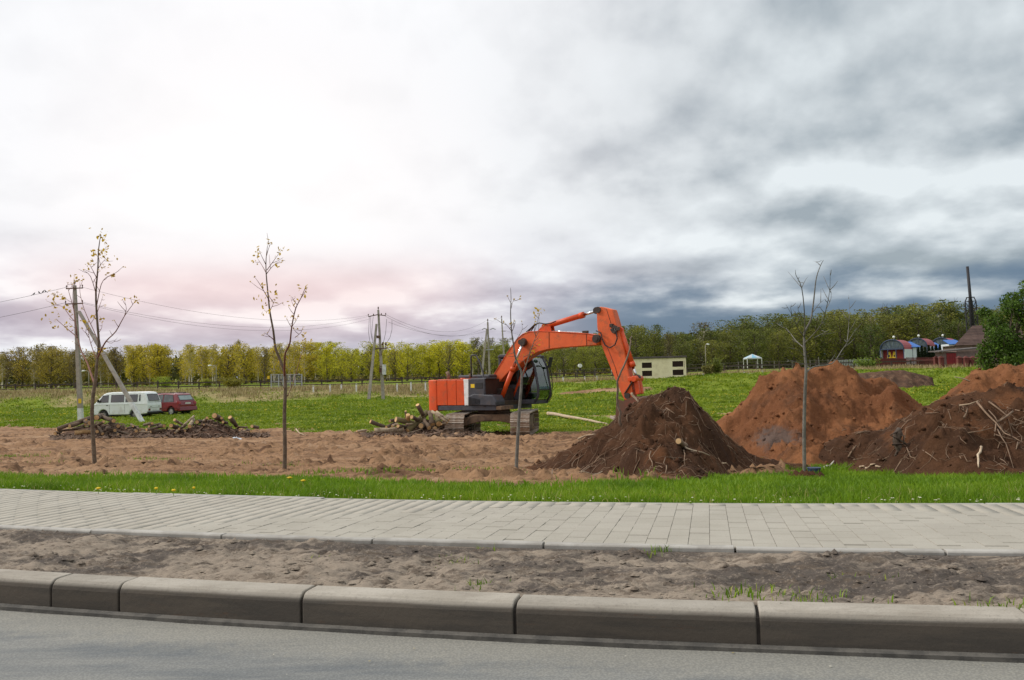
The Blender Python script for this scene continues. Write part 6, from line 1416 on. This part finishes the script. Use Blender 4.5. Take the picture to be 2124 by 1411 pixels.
def barrel(px0, px1, ytop, ybase, Yb, depth, label, open_front, ymid):
    a = pt(px0, ybase, Yb); b = pt(px1, ybase, Yb); t = pt((px0+px1)/2, ytop, Yb); g0 = gzs((a.x+b.x)/2, Yb)
    cx_ = (a.x+b.x)/2; o = empty('barrel_roofed_pavilion', (cx_, Yb, g0), -.80); tag(o, label, 'pavilion', 'red barrel roofed pavilions by the wood')
    hw_ = (b.x-a.x)/2; ze = pt(px0, ymid+4, Yb).z-g0; zr = t.z-g0; n = 14
    arc = [(-hw_*math.cos(math.pi*k/n), ze+(zr-ze)*math.sin(math.pi*k/n)) for k in range(n+1)]
    for k in range(n):
        (xa, za), (xb, zb2) = arc[k], arc[k+1]; mb = MB(); mb.add([(xa, 0, za), (xb, 0, zb2), (xb, depth, zb2), (xa, depth, za), (xa*.98, 0, za-.08), (xb*.98, 0, zb2-.08), (xb*.98, depth, zb2-.08), (xa*.98, depth, za-.08)], [(0, 1, 2, 3), (7, 6, 5, 4), (0, 4, 5, 1), (2, 6, 7, 3)]); mb.build('roof_sheet', redr, o)
    zm = ze+.05
    mb = MB(); mb.tube([(x*.97, -.03, z) for x, z in arc], .09, 6)
    for x in (-hw_*.97, -hw_*.33, hw_*.33, hw_*.97): mb.beam((x, -.03, -.1), (x, -.03, ze+.0), .12, .12)
    mb.beam((-hw_, -.03, zm), (hw_, -.03, zm), .12, .14)
    for k in range(1, 7): mb.beam((arc[k*2][0]*.97, -.03, arc[k*2][1]), (arc[14-k*2][0]*.0+hw_*(k/3.5-1)*.5, -.03, zm), .05, .05)
    mb.build('frame', dkblue, o)
    mb = MB(); mb.add([(x*.95, .12, z-.03) for x, z in arc if z > zm]+[(hw_*.93, .12, zm), (-hw_*.93, .12, zm)], [tuple(range(len([1 for x, z in arc if z > zm])+2))]); mb.build('gable_glass', greyg, o, fix=False)
    if open_front:
        mb = MB(); mb.bb((-hw_*.92, .9, -.1), (hw_*.92, 1.1, zm)); mb.build('red_wall', redw, o)
        mb = MB(); mb.bb((-hw_*.92, .25, -.1), (hw_*.92, .35, .9)); mb.build('counter', redw, o)
        for x in (-hw_*.42, hw_*.02):
            mb = MB(); mb.add([(x-.40, .86, zm*.50), (x+.40, .86, zm*.50), (x+.22, .86, zm*.86), (x-.18, .86, zm*.86), (x-.40, .84, zm*.50), (x+.40, .84, zm*.50), (x+.22, .84, zm*.86), (x-.18, .84, zm*.86)], [(0, 1, 2, 3), (7, 6, 5, 4), (0, 1, 5, 4), (1, 2, 6, 5), (2, 3, 7, 6), (3, 0, 4, 7)]); s_ = mb.build('picture_panel', yellow, o)
            mb = MB(); mb.box((x, .82, zm*.62), (.22, .02, .3)); mb.build('dark_figure', greasy, s_)
    mb = MB(); mb.bb((hw_*.96, .2, -.1), (hw_*1.0, depth, ze)); mb.bb((-hw_*1.0, .2, -.1), (-hw_*.96, depth, ze)); mb.bb((-hw_*.9, depth-.3, -.1), (hw_*.9, depth-.15, ze+.2)); mb.build('side_wall', whitew, o)
    mb = MB(); mb.tube([(hw_*.2, 0, zr+.0), (hw_*.2, 0, zr+.28)], .04, 6); lpn = mb.build('lamp_post', galv, o); mb = MB(); mb.tube([(hw_*.2, 0, zr+.22), (hw_*.2, 0, zr+.30), (hw_*.2, 0, zr+.45), (hw_*.2, 0, zr+.60), (hw_*.2, 0, zr+.66)], [.05, .17, .22, .17, .04], 10); mb.build('lamp_globe', lampwhite, lpn)
    return o
barrel(1826, 1876, 705, 748, 146, 3.6, 'nearest open red arched pavilion with two yellow panels on its wall', True, 722)
barrel(1882, 1924, 702, 738, 155, 3.6, 'middle red arched pavilion behind the dark clipped conifers', False, 716)
barrel(1932, 1974, 701, 738, 163, 3.6, 'far right red arched pavilion next to the brown roofed house', False, 715)
def annex(px0, px1, yt, yb, Yb, label, wallm, topm):
    a = pt(px0, yb, Yb); b = pt(px1, yb, Yb); t = pt(px0, yt, Yb); g0 = gzs(a.x, Yb); o = empty('flat_annex', ((a.x+b.x)/2, Yb, g0)); tag(o, label, 'annex'); hw_ = (b.x-a.x)/2; H = t.z-g0; zr = a.z-g0
    mb = MB(); mb.bb((-hw_, 0, -.1), (hw_, 3, zr)); mb.build('wall', wallm, o)
    mb = MB(); mb.add([(-hw_-.1, -.3, zr), (hw_+.1, -.3, zr), (hw_-.3, 2.6, H), (-hw_+.3, 2.6, H), (-hw_-.1, -.3, zr-.1), (hw_+.1, -.3, zr-.1), (hw_-.3, 2.6, H-.1), (-hw_+.3, 2.6, H-.1)], [(0, 1, 2, 3), (7, 6, 5, 4), (0, 1, 5, 4), (1, 2, 6, 5), (2, 3, 7, 6), (3, 0, 4, 7)]); mb.build('roof', topm, o)
    for x in (-hw_*.45, hw_*.4): mb = MB(); mb.bb((x-.05, -.06, 0), (x+.05, -.01, zr)); mb.build('corner_trim', dkblue, o)
annex(1886, 1908, 708, 720, 147, 'white annex under a blue sheet roof beside the nearest red arch', whitew, bluer)
annex(1931, 1958, 710, 722, 156, 'blue roofed annex between the red arched pavilions', bluer, bluer)
annex(1968, 2000, 704, 714, 150, 'white annex with bright blue roof beside the brown roofed house', whitew, bluer)
# house with brown roof, shed
tile = M('brown_roof_tile', (.10, .062, .05), (.07, .042, .035), 2, .85, rnd=.25); plank = M('grey_brown_plaster', (.20, .145, .13), (.15, .11, .10), 2, .9)
h0 = pt(1986, 768, 118); hg = gzs(h0.x, 118); hou = empty('brown_roofed_house', (h0.x, 118, hg), -.12); tag(hou, 'low house with steep brown tiled roof beside the big green tree', 'house')
zE = pt(1990, 716, 118).z-hg; zRg = pt(2040, 673, 118).z-hg; HW = 8.5
mb = MB(); mb.bb((0, 0, -.2), (HW, 5, zE)); mb.build('wall', plank, hou)
rows = 14
for k in range(rows):
    t0, t1 = k/rows, (k+1)/rows
    def rp(t): return (-.4+t*3.6, -.35+t*2.9, zE-.05+(zRg-zE)*t)
    a, b = rp(t0), rp(t1); mb = MB(); mb.add([(a[0], a[1], a[2]+.05), (HW+.6, a[1], a[2]+.05), (HW+.6, b[1], b[2]), (b[0], b[1], b[2]), (a[0], a[1], a[2]-.04), (HW+.6, a[1], a[2]-.04), (HW+.6, b[1], b[2]-.08), (b[0], b[1], b[2]-.08)], [(0, 1, 2, 3), (7, 6, 5, 4), (0, 1, 5, 4), (1, 2, 6, 5), (2, 3, 7, 6), (3, 0, 4, 7)]); mb.build('tile_course', tile, hou)
mb = MB(); mb.add([(-.38, -.3, zE-.1), (3.2, 2.55, zRg-.1), (3.2, 5.2, zE-.1), (-.38, 5.2, zE-.1)], [(0, 1, 2), (0, 2, 3)]); mb.build('roof_hip', tile, hou, fix=False)
s0 = pt(1952, 768, 108); sgz = gzs(s0.x, 108); shed = empty('lean_to_shed', (s0.x, 108, sgz), -.08); tag(shed, 'flat roofed lean-to shed with a red door before the house', 'shed')
zS0, zS1 = pt(1950, 729, 108).z-sgz, pt(2030, 721, 108).z-sgz; sw = pt(2036, 768, 108).x-s0.x
mb = MB(); mb.add([(-.3, -.4, zS0), (sw, -.4, zS1), (sw, 3, zS1+.1), (-.3, 3, zS0+.1), (-.3, -.4, zS0-.12), (sw, -.4, zS1-.12), (sw, 3, zS1-.02), (-.3, 3, zS0-.02)], [(0, 1, 2, 3), (7, 6, 5, 4), (0, 1, 5, 4), (1, 2, 6, 5), (2, 3, 7, 6), (3, 0, 4, 7)]); mb.build('roof', roofm, shed)
mb = MB(); mb.bb((.4, 0, -.3), (sw-.2, 2.6, zS0-.10)); mb.build('wall', plank, shed)
dx0, dx1 = pt(1964, 768, 108).x-s0.x, pt(1983.5, 768, 108).x-s0.x; n = 5
dr_ = MB(); dr_.bb((dx0, -.05, -.2), (dx1, -.012, zS0-.25)); door = dr_.build('door', redw, shed)
for k in range(n): mb = MB(); w_ = (dx1-dx0)/n; mb.bb((dx0+k*w_+.015, -.085, -.2), (dx0+(k+1)*w_-.015, -.052, zS0-.27)); mb.build('door_board', redw, door)
mb = MB(); mb.bb((pt(2006, 1, 108).x-s0.x, -.06, zS0-1.0), (pt(2020, 1, 108).x-s0.x, -.012, zS0-.42)); wf = mb.build('window', whitew, shed); mb = MB(); mb.bb((pt(2008, 1, 108).x-s0.x, -.08, zS0-.95), (pt(2018, 1, 108).x-s0.x, -.061, zS0-.47)); mb.build('pane', greyg, wf)
# red fence with brick pillars
redf = M('red_brown_fence_paint', (.115, .022, .018), (.085, .018, .015), 3, .7); rbrick = M('dark_red_brick', (.135, .035, .028), (.10, .028, .022), 3, .9)
rf = empty('red_picket_fence', (0, 104, 0)); tag(rf, 'dark red picket fence with brick pillars in front of the shed', 'fence')
def zatp(x, y, Y): return pt(x, y, Y).z
for x in np.arange(1880, 1950, 2.6):
    Yf = 128-14*(x-1880)/70; p = pt(x, 745, Yf); g = gzs(p.x, Yf); h = zatp(x, 741, Yf)-g; mb = MB(); mb.prism([(p.x-.06, g-.1), (p.x+.06, g-.1), (p.x+.06, g+h-.1), (p.x, g+h), (p.x-.06, g+h-.1)], Yf-104, Yf-104+.03); mb.build('picket', redf, rf)
for y_ in (.35, 1.1):
    a, b = pt(1880, 745, 128), pt(1950, 745, 114); mb = MB(); mb.beam((a.x, 24.1, gzs(a.x, 128)+y_), (b.x, 10.1, gzs(b.x, 114)+y_), .05, .09); mb.build('rail', redf, rf)
for x in np.arange(1988, 2042, 3.2):
    Yf = 105; p = pt(x, 750, Yf); g = gzs(p.x, Yf); h = zatp(x, 742, Yf)-g; mb = MB(); mb.prism([(p.x-.07, g-.1), (p.x+.07, g-.1), (p.x+.07, g+h-.1), (p.x, g+h), (p.x-.07, g+h-.1)], Yf-104, Yf-104+.03); mb.build('picket', redf, rf)
for y_ in (.3, 1.1):
    a, b = pt(1988, 745, 105), pt(2124, 745, 105); mb = MB(); mb.beam((a.x, 1.1, gzs(a.x, 105)+y_), (b.x, 1.1, gzs(b.x, 105)+y_), .05, .09); mb.build('rail', redf, rf)
for x, Yf in ((1942, 110), (1953, 108), (1990, 105), (2004, 104.5), (2018, 104.5), (2034, 104.5), (2097, 84), (2113, 84)):
    p = pt(x, 760, Yf); g = gzs(p.x, Yf); h = zatp(x, 739, Yf)-g; mb = MB(); mb.bb((p.x-.24, Yf-104-.24, g-.2), (p.x+.24, Yf-104+.24, g+h-.2)); b_ = mb.build('pillar', rbrick, rf, .01)
    mb = MB(); mb.add([(p.x-.3, Yf-104-.3, g+h-.195), (p.x+.3, Yf-104-.3, g+h-.195), (p.x+.3, Yf-104+.3, g+h-.195), (p.x-.3, Yf-104+.3, g+h-.195), (p.x, Yf-104, g+h+.05)], [(3, 2, 1, 0), (0, 1, 4), (1, 2, 4), (2, 3, 4), (3, 0, 4)]); mb.build('pillar_cap', rbrick, b_)
# red board fence in front of the nearest pavilion, pale metal railing
rb = empty('low_red_fence', (0, 134, 0)); tag(rb, 'low dark red board fence before the nearest arched pavilion', 'fence')
for x in np.arange(1817, 1880, 2.4):
    p = pt(x, 750, 134); g = gzs(p.x, 134); h = zatp(x, 743.5, 134)-g; mb = MB(); mb.bb((p.x-.085, 0, g-.1), (p.x+.085, .03, g+h)); mb.build('board', redf, rb)
mr = empty('metal_railing', (0, 140, 0)); tag(mr, 'pale metal railing left of the arched pavilions', 'railing')
for x in np.arange(1738, 1822, 3.4):
    p = pt(x, 757, 140); g = gzs(p.x, 140); mb = MB(); mb.bb((p.x-.05, -.05, g-.1), (p.x+.05, .05, g+1.35)); mb.build('post', galv, mr)
a, b = pt(1738, 757, 140), pt(1820, 757, 140)
for h in (.35, .85, 1.3): mb = MB(); mb.beam((a.x, 0, gzs(a.x, 140)+h), (b.x, 0, gzs(b.x, 140)+h), .04, .06); mb.build('rail', galv, mr)
# lattice mast carrying a flue
t0 = pt(2016, 700, 152); tg = gzs(t0.x, 152); mast = empty('chimney_mast', (t0.x, 152, tg)); tag(mast, 'tall dark lattice mast carrying a black flue pipe at the right', 'chimney')
tl0 = pt(2012.5, 617, 152)-Vector((t0.x, 152, tg)); ttop = pt(2006.5, 553, 152)-Vector((t0.x, 152, tg)); hm = M('dark_mast_steel', (.022, .02, .024), None, 5, .6)
base = Vector((.35, 0, 0)); legs = []
for sx_, sy_ in ((-1, -1), (1, -1), (1, 1), (-1, 1)):
    a = base+Vector((sx_*.72, sy_*.72, -.3)); b = tl0+Vector((sx_*.62, sy_*.62, -.7)); mb = MB(); mb.beam(a, b, .16, .16); mb.beam(b, tl0+Vector((sx_*.4, sy_*.4, 0)), .14, .14); mb.build('leg', hm, mast); legs.append((a, b))
for i in range(4):
    (a, b), (c, d) = legs[i], legs[(i+1) % 4]; nb = 9
    for k in range(nb):
        mb = MB(); s0_, s1_ = (k/nb, (k+1)/nb); p, q = (a.lerp(b, s0_), c.lerp(d, s1_)) if k % 2 else (c.lerp(d, s0_), a.lerp(b, s1_)); mb.beam(p, q, .08, .08); mb.beam(a.lerp(b, s1_), c.lerp(d, s1_), .07, .07); mb.build('brace', hm, mast)
mb = MB(); mb.tube([base+Vector((0, 0, .5)), tl0, ttop], [.30, .26, .24], 12); mb.build('flue_pipe', hm, mast)
mb = MB(); mb.beam(tl0+Vector((-.5, 0, 0)), tl0+Vector((.5, 0, 0)), 1.0, .12); mb.build('top_frame', hm, mast)

# ------------------------------------------------------------ trees
def leaf_quads(P, size, r, flat=.0):
    n = len(P); a = r.normal(0, 1, (n, 3)); a /= np.linalg.norm(a, axis=1)[:, None]; b = np.cross(a, r.normal(0, 1, (n, 3))); b /= np.linalg.norm(b, axis=1)[:, None]
    s = (size*r.uniform(.55, 1.35, n))[:, None]; V = np.stack((P-a*s, P+b*s*.62, P+a*s, P-b*s*.62), 1).reshape(-1, 3)
    return V, np.arange(4*n).reshape(-1, 4)
def grow(kind, seed):
    """returns trunk mesh and crown mesh for a tree 10 m tall"""
    r = np.random.default_rng(seed); mb = MB(); H = 10.0; L = []
    x, y = 0, 0; tr = []; tt_ = .16 if kind == 'birch' else .24
    nseg = 9; lean = r.normal(0, .03, 2)
    for i in range(nseg+1):
        z = H*.94*i/nseg; x += lean[0]+r.normal(0, .05); y += lean[1]+r.normal(0, .05); tr.append(Vector((x, y, z-.15*(i == 0))))
    mb.tube(tr, [tt_*(1.25 if i == 0 else 1-.88*i/nseg) for i in range(nseg+1)], 7)
    nl = {'birch': 27, 'round': 28, 'bare': 30, 'bush': 16}[kind]
    for k in range(nl):
        t = (.10 if kind == 'round' else .24)+(.74 if kind != 'round' else .82)*(k+r.random())/nl; zi = t*nseg*1.0; i = min(int(zi), nseg-1); p = tr[i].lerp(tr[i+1], zi-i)
        az = k*2.4+r.normal(0, .4)
        if kind == 'birch': ln = (1.0+2.2*math.sin(math.pi*min(1, (t-.15)/.85))**.8)*.62*r.uniform(.7, 1.25); rise = 1.5
        elif kind == 'bare': ln = (1.2+2.0*math.sin(math.pi*min(1, (t-.1)/.9)))*.85*r.uniform(.7, 1.3); rise = 1.3
        else: ln = (.72, 1.1, .9, 1.2, .8, 1.0, .62)[(seed-11) % 7]*(1.0+3.0*math.sin(math.pi*min(1, (t-.05)/.97))**.75)*r.uniform(.65, 1.2); rise = .62
        d = Vector((math.cos(az), math.sin(az), rise*r.uniform(.6, 1.3))).normalized(); q = [p]; rad = [tt_*(1-t)*.5+.025]
        for j in range(1, 4):
            q.append(p+d*ln*j/3+Vector((r.normal(0, .1), r.normal(0, .1), .05*j*j*(1 if kind != 'birch' else -.25)))); rad.append(rad[0]*(1-j/3.4))
        mb.tube(q, rad, 4, caps=False)
        ntw = {'birch': 6, 'round': 6, 'bare': 8, 'bush': 5}[kind]
        for m_ in range(ntw):
            j = r.uniform(.8, 3); jj = min(int(j), 2); s = q[jj].lerp(q[jj+1], j-jj); e = s+Vector((r.normal(0, .45), r.normal(0, .45), r.normal(.25, .4) if kind != 'birch' else r.normal(-.15, .4)))
            mb.tube([s, s.lerp(e, .5)+Vector((0, 0, .06)), e], [.028, .02, .012], 3, caps=False)
            nlf = {'birch': 13, 'round': 20, 'bare': 4, 'bush': 20}[kind]
            sp = .34 if kind == 'round' else .26
            for _ in range(nlf):
                c = s.lerp(e, r.uniform(.2, 1.2)); dz = -abs(r.normal(0, .35)) if kind == 'birch' else r.normal(0, sp); L.append((c.x+r.normal(0, sp), c.y+r.normal(0, sp), c.z+dz))
    P = np.array(L); P[:, 2] = np.clip(P[:, 2], .5, H*1.02); V, Fq = leaf_quads(P, .14 if kind != 'birch' else .11, r)
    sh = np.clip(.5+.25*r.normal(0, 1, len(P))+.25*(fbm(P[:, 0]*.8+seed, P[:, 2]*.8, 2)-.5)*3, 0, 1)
    me = bpy.data.meshes.new('trunk'); me.from_pydata(mb.v, [], mb.f); me.polygons.foreach_set('use_smooth', [True]*len(mb.f)); me.update()
    return me, npmesh('crown', V, Fq, None, attr={'v': np.repeat(sh, 4)}, link_=False)
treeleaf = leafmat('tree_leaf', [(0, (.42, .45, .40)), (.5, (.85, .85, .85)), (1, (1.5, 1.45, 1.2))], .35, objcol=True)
birchbark = M('birch_trunk_bark', (.62, .55, .45), (.30, .25, .19), 1.6, .85, lo=.45, hi=.7); darkbark = M('dark_tree_bark', (.085, .062, .045), (.12, .095, .07), 2, .9)
TM = {k: [grow(k, s) for s in ss_] for k, ss_ in (('birch', (1, 2, 3, 4)), ('round', (11, 12, 13, 14, 15, 16, 17)), ('bare', (21, 22, 23)))}
for k, v in TM.items():
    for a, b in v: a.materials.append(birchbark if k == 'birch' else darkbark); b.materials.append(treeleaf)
TP = [(-200, 720), (0, 733), (60, 722), (130, 722), (175, 742), (215, 735), (260, 712), (330, 718), (400, 716), (450, 712), (560, 714), (640, 711), (700, 723), (740, 711), (800, 719), (900, 711), (935, 705), (985, 703), (1050, 712), (1120, 712), (1200, 712), (1275, 690), (1300, 680), (1350, 684), (1400, 690), (1450, 684), (1500, 676), (1560, 668), (1600, 663), (1680, 664), (1715, 655), (1740, 648), (1800, 662), (1825, 644), (1870, 646), (1920, 640), (1960, 635), (2000, 650), (2060, 645), (2200, 640), (2400, 650)]
tpx, tpy = np.array(TP).T; rt = np.random.default_rng(99)
KL = {'birch': ('birch with pale trunk', 'birches in the wood'), 'round': ('round leafy tree', 'leafy trees in the wood'), 'bare': ('twiggy half bare tree', 'sparse trees in the wood')}
def tree(kind, x, Y, H, col, label, group, wide=1.0, r=rt):
    me, cr = TM[kind][r.integers(len(TM[kind]))]; z = gzs(x, Y); root = empty('birch_tree' if kind == 'birch' else 'tree', (x, Y, z-.1), r.uniform(0, 6.28)); tag(root, label, 'tree', group)
    s = H/10.; root.scale = (s*wide, s*wide, s)
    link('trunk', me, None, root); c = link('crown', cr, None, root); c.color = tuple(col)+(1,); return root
def lerpc(a, b, t): return np.array(a)*(1-t)+np.array(b)*t
for row, (Yr, step, dtop) in enumerate(((176, 3.9, -3), (187, 3.4, 0), (204, 3.8, 2), (228, 4.4, 5))):
    x = -.66*Yr
    while x < .64*Yr:
        Y = Yr+rt.uniform(-5, 5); px = CX+F*x/Y; ty = np.interp(px, tpx, tpy)+dtop*-.4+rt.uniform(-8, 22 if row < 2 else 11)+14*(float(fbm(x*.06+row*3, row*5.1, 2))-.5)
        if px < 1290: pk = ('birch', .44) if px < 620 else ('birch', .30)
        else: pk = ('birch', .08)
        u = rt.random(); kind = 'birch' if u < pk[1] else ('bare' if u < pk[1]+(.20 if px < 1290 else .14) else 'round')
        H = max(5.0, pt(px, ty, Y).z-gzs(x, Y))
        if px < 250: c = lerpc((.27, .215, .03), (.42, .32, .045), rt.random())  # leaf colour by place; a warm glow is painted in on the left
        elif px < 640: c = lerpc((.40, .325, .03), (.62, .50, .042), rt.random())
        elif px < 960: c = lerpc((.45, .43, .022), (.68, .62, .03), rt.random())
        elif px < 1290: c = lerpc((.23, .25, .035), (.36, .37, .045), rt.random())
        else: c = lerpc((.085, .125, .022), (.24, .235, .04), rt.random())
        if kind == 'bare': c = lerpc(c, (.17, .115, .06), .55)
        side = next(q for q, b in (('left of the braced pole', 165), ('behind the white van', 340), ('left of the mesh gate', 545), ('behind the mesh gate', 645), ('left of the two legged pole', 775), ('right of the two legged pole', 895), ('behind the excavator hood', 1050), ('under the boom', 1290), ('behind the cream building', 1440), ('by the right street lamp', 1535), ('behind the gazebo', 1605), ('behind the bare grey sapling', 1730), ('behind the metal railing', 1830), ('behind the red pavilions', 1990), ('behind the brown roof', 9999)) if px < b)
        lab, grp = KL[kind]; wide = rt.uniform(.8, 1.3)*(1.0 if kind != 'round' else 1.15); lab = ('tall ' if H > 11.2 else ('low ' if H < 8.6 else 'medium '))+('broad ' if wide > 1.12 else ('narrow ' if wide < .97 else ''))+('front row ' if row < 2 else 'back row ')+lab;
        dense = 1.0
        tree(kind, x, Y, H, c, lab+' '+side, grp+' '+side, wide)
        x += step*rt.uniform(.6, 1.4)*(1.25 if kind == 'round' else .9)
# undergrowth between the trunks
r = np.random.default_rng(5); n = 60000; X_ = r.uniform(-150, 150, n); Yq = r.uniform(182, 246, n); hgt = 2.6*fbm(X_*.12, Yq*.12, 3)*np.where(X_ < 25, .75, 1.9); keep = r.random(n) < np.where(X_ < 25, .75*ss(fbm(X_*.09, Yq*.09, 3), .38, .56), 1)
X_, Yq, hgt = X_[keep], Yq[keep], hgt[keep]; P = np.stack((X_, Yq, hz(X_, Yq)+hgt*r.random(len(X_))), -1); V, Fq = leaf_quads(P, .30, r)
ug = leafmat('undergrowth_leaf', [(0, (.03, .03, .009)), (.45, (.07, .07, .016)), (.55, (.16, .12, .025)), (1, (.34, .28, .04))], .2); tag(npmesh('undergrowth', V, Fq, ug, attr={'v': np.repeat(r.random(len(P))*.5+.5*(X_ < 25)*r.random(len(P))**.7, 4)}), 'dark undergrowth along the foot of the wood', 'undergrowth', kind='stuff')
n = 60000; X_ = r.uniform(-260, 260, n); Yq = r.uniform(262, 300, n); P = np.stack((X_, Yq, hz(X_, Yq)+np.interp(X_, [-260, 20, 60, 260], [8.5, 8.5, 13, 13])*r.random(n)*(.75+.4*fbm(X_*.08, Yq*.02, 3))), -1); V, Fq = leaf_quads(P, .75, r)
tag(npmesh('far_wood', V, Fq, leafmat('far_wood_leaf', [(0, (.05, .05, .014)), (.5, (.085, .085, .02)), (1, (.14, .14, .03))], .2), attr={'v': np.repeat(r.random(n), 4)}), 'dense wood closing the view behind the first trees', 'wood', kind='stuff')
# bushes
def bush(px, py, Y, wpx, hpx, col, label, n=1500, leaf=.10, cat='bush', name='bush', up=.0):
    p = pt(px, py, Y); z = gzs(p.x, Y); W = wpx*Y/F/2; Hb = hpx*Y/F; r = np.random.default_rng(int(px)); o = empty(name, (p.x, Y, z)); tag(o, label, cat)
    mb = MB(); L = []
    for k in range(16):
        a = r.random()*6.28; d = Vector((math.cos(a)*W*r.random(), math.sin(a)*W*.7*r.random(), Hb*r.uniform(.6, 1.05))); mb.tube([(d.x*.15, d.y*.15, -.1), d*.5+Vector((0, 0, Hb*.08)), d], [.03, .022, .01], 4)
        for _ in range(n//16): c = d*r.uniform(.25, 1.0); L.append((c.x+r.normal(0, W*.17), c.y+r.normal(0, W*.17), max(.02, c.z+r.normal(0, Hb*.1))))
    mb.build('stems', darkbark, o); P = np.array(L); V, Fq = leaf_quads(P, leaf, r); c = npmesh('foliage', V, Fq, treeleaf, o, attr={'v': np.repeat(np.clip(.5+.28*r.normal(0, 1, len(P)), 0, 1), 4)}); c.color = tuple(col)+(1,)
bush(482, 806, 112, 62, 24, (.26, .24, .03), 'low rounded olive bush on the bank left of the mesh gate'); bush(430, 800, 128, 30, 18, (.30, .31, .04), 'pale green bush behind the van roof')
bush(345, 798, 140, 56, 22, (.30, .36, .04), 'light green bush in the gap above the van'); bush(1487, 781, 101, 44, 34, (.17, .20, .03), 'loose green bush right of the cream building'); bush(1470, 781, 100.5, 26, 20, (.26, .24, .07), 'dry looking bush beside the marker post')
bush(1798, 770, 118, 56, 24, (.17, .24, .035), 'broad light green bush left of the red fence'); bush(1812, 763, 118, 12, 42, (.19, .24, .04), 'narrow upright shrub rising from the broad bush', 500)
# clipped conifers
for i, (x, w_, yt) in enumerate(((1906, 7, 722), (1913, 7, 719), (1920, 7, 722), (1928, 8, 718), (1935, 7, 720), (1943, 8, 717), (1951, 8, 717))):
    Y = 131+.6*(i % 2); p = pt(x, 748, Y); z = gzs(p.x, Y); H = pt(x, yt, Y).z-z; o = empty('thuja', (p.x, Y, z)); r = np.random.default_rng(300+i); n = 900
    tag(o, 'narrow dark clipped conifer before the middle red arch', 'conifer', 'row of clipped conifers by the pavilions')
    t = r.random(n)**.8; a = r.random(n)*6.28; W = w_*Y/F/2*1.15*np.sqrt(np.clip(1-t, 0.02, 1))*(.8+.3*r.random(n)); P = np.stack((np.cos(a)*W, np.sin(a)*W, .1+t*H), -1); V, Fq = leaf_quads(P, .13, r)
    c = npmesh('foliage', V, Fq, treeleaf, o, attr={'v': np.repeat(r.random(n), 4)}); c.color = (.022, .036, .014, 1); mb = MB(); mb.tube([(0, 0, -.1), (0, 0, H*.8)], [.07, .02], 5); mb.build('trunk', darkbark, o)
# the big tree at the right edge
def bigtree(px, pyb, Y, label, seed, blobs, col, nleaf, leaf):
    p = pt(px, pyb, Y); z = gzs(p.x, Y); o = empty('tree', (p.x, Y, z)); tag(o, label, 'tree'); r = np.random.default_rng(seed); mb = MB(); L = []
    mb.tube([(0, 0, -.2), (.1, 0, 2.2), (.0, .1, 4.5)], [.32, .25, .16], 9)
    for (bx, by, R_) in blobs:
        c = pt(bx, by, Y)-Vector((p.x, Y, z)); c.y = r.normal(0, 1.2); s = Vector((0, 0, min(3.0, max(1, c.z*.5)))); m_ = s.lerp(c, .5)+Vector((0, 0, .4)); mb.tube([s, m_, c], [.13, .08, .03], 6)
        for k in range(int(nleaf*R_*R_)):
            v = r.normal(0, 1, 3); v /= np.linalg.norm(v); q = r.random()**.45*R_; cc = np.array(c)+v*q*np.array((1, 1, .85)); tw = .0; L.append(cc)
        for k in range(8):
            v = Vector(r.normal(0, 1, 3)).normalized()*R_*1.1; mb.tube([c, c+v*.6+Vector((0, 0, .1)), c+v], [.03, .02, .008], 4)
    mb.build('trunk', darkbark, o); P = np.array(L); f = fbm(P[:, 0]*1.3, P[:, 2]*1.3+P[:, 1], 3); k = r.random(len(P)) < ss(f, .3, .55)+.15; P = P[k]; P[:, 2] = np.maximum(P[:, 2], .1)
    V, Fq = leaf_quads(P, leaf, r); c = npmesh('crown', V, Fq, treeleaf, o, attr={'v': np.repeat(np.clip(.45+.3*r.normal(0, 1, len(P)), 0, 1), 4)}); c.color = tuple(col)+(1,)
bigtree(2095, 772, 82, 'big bushy green tree at the right edge beside the brown roof', 71, [(2100, 625, 1.1), (2118, 600, 1.0), (2085, 642, 1.0), (2110, 655, 1.5), (2072, 668, 1.2), (2092, 690, 1.6), (2120, 690, 1.7), (2060, 695, 1.2), (2070, 720, 1.5), (2100, 725, 1.8), (2052, 722, 1.0), (2130, 740, 1.8), (2058, 748, 1.3), (2080, 755, 1.4), (2105, 760, 1.4), (2145, 620, 1.6), (2160, 670, 2), (2165, 720, 2), (2066, 645, .7), (2062, 680, .8)], (.085, .15, .02), 560, .13)
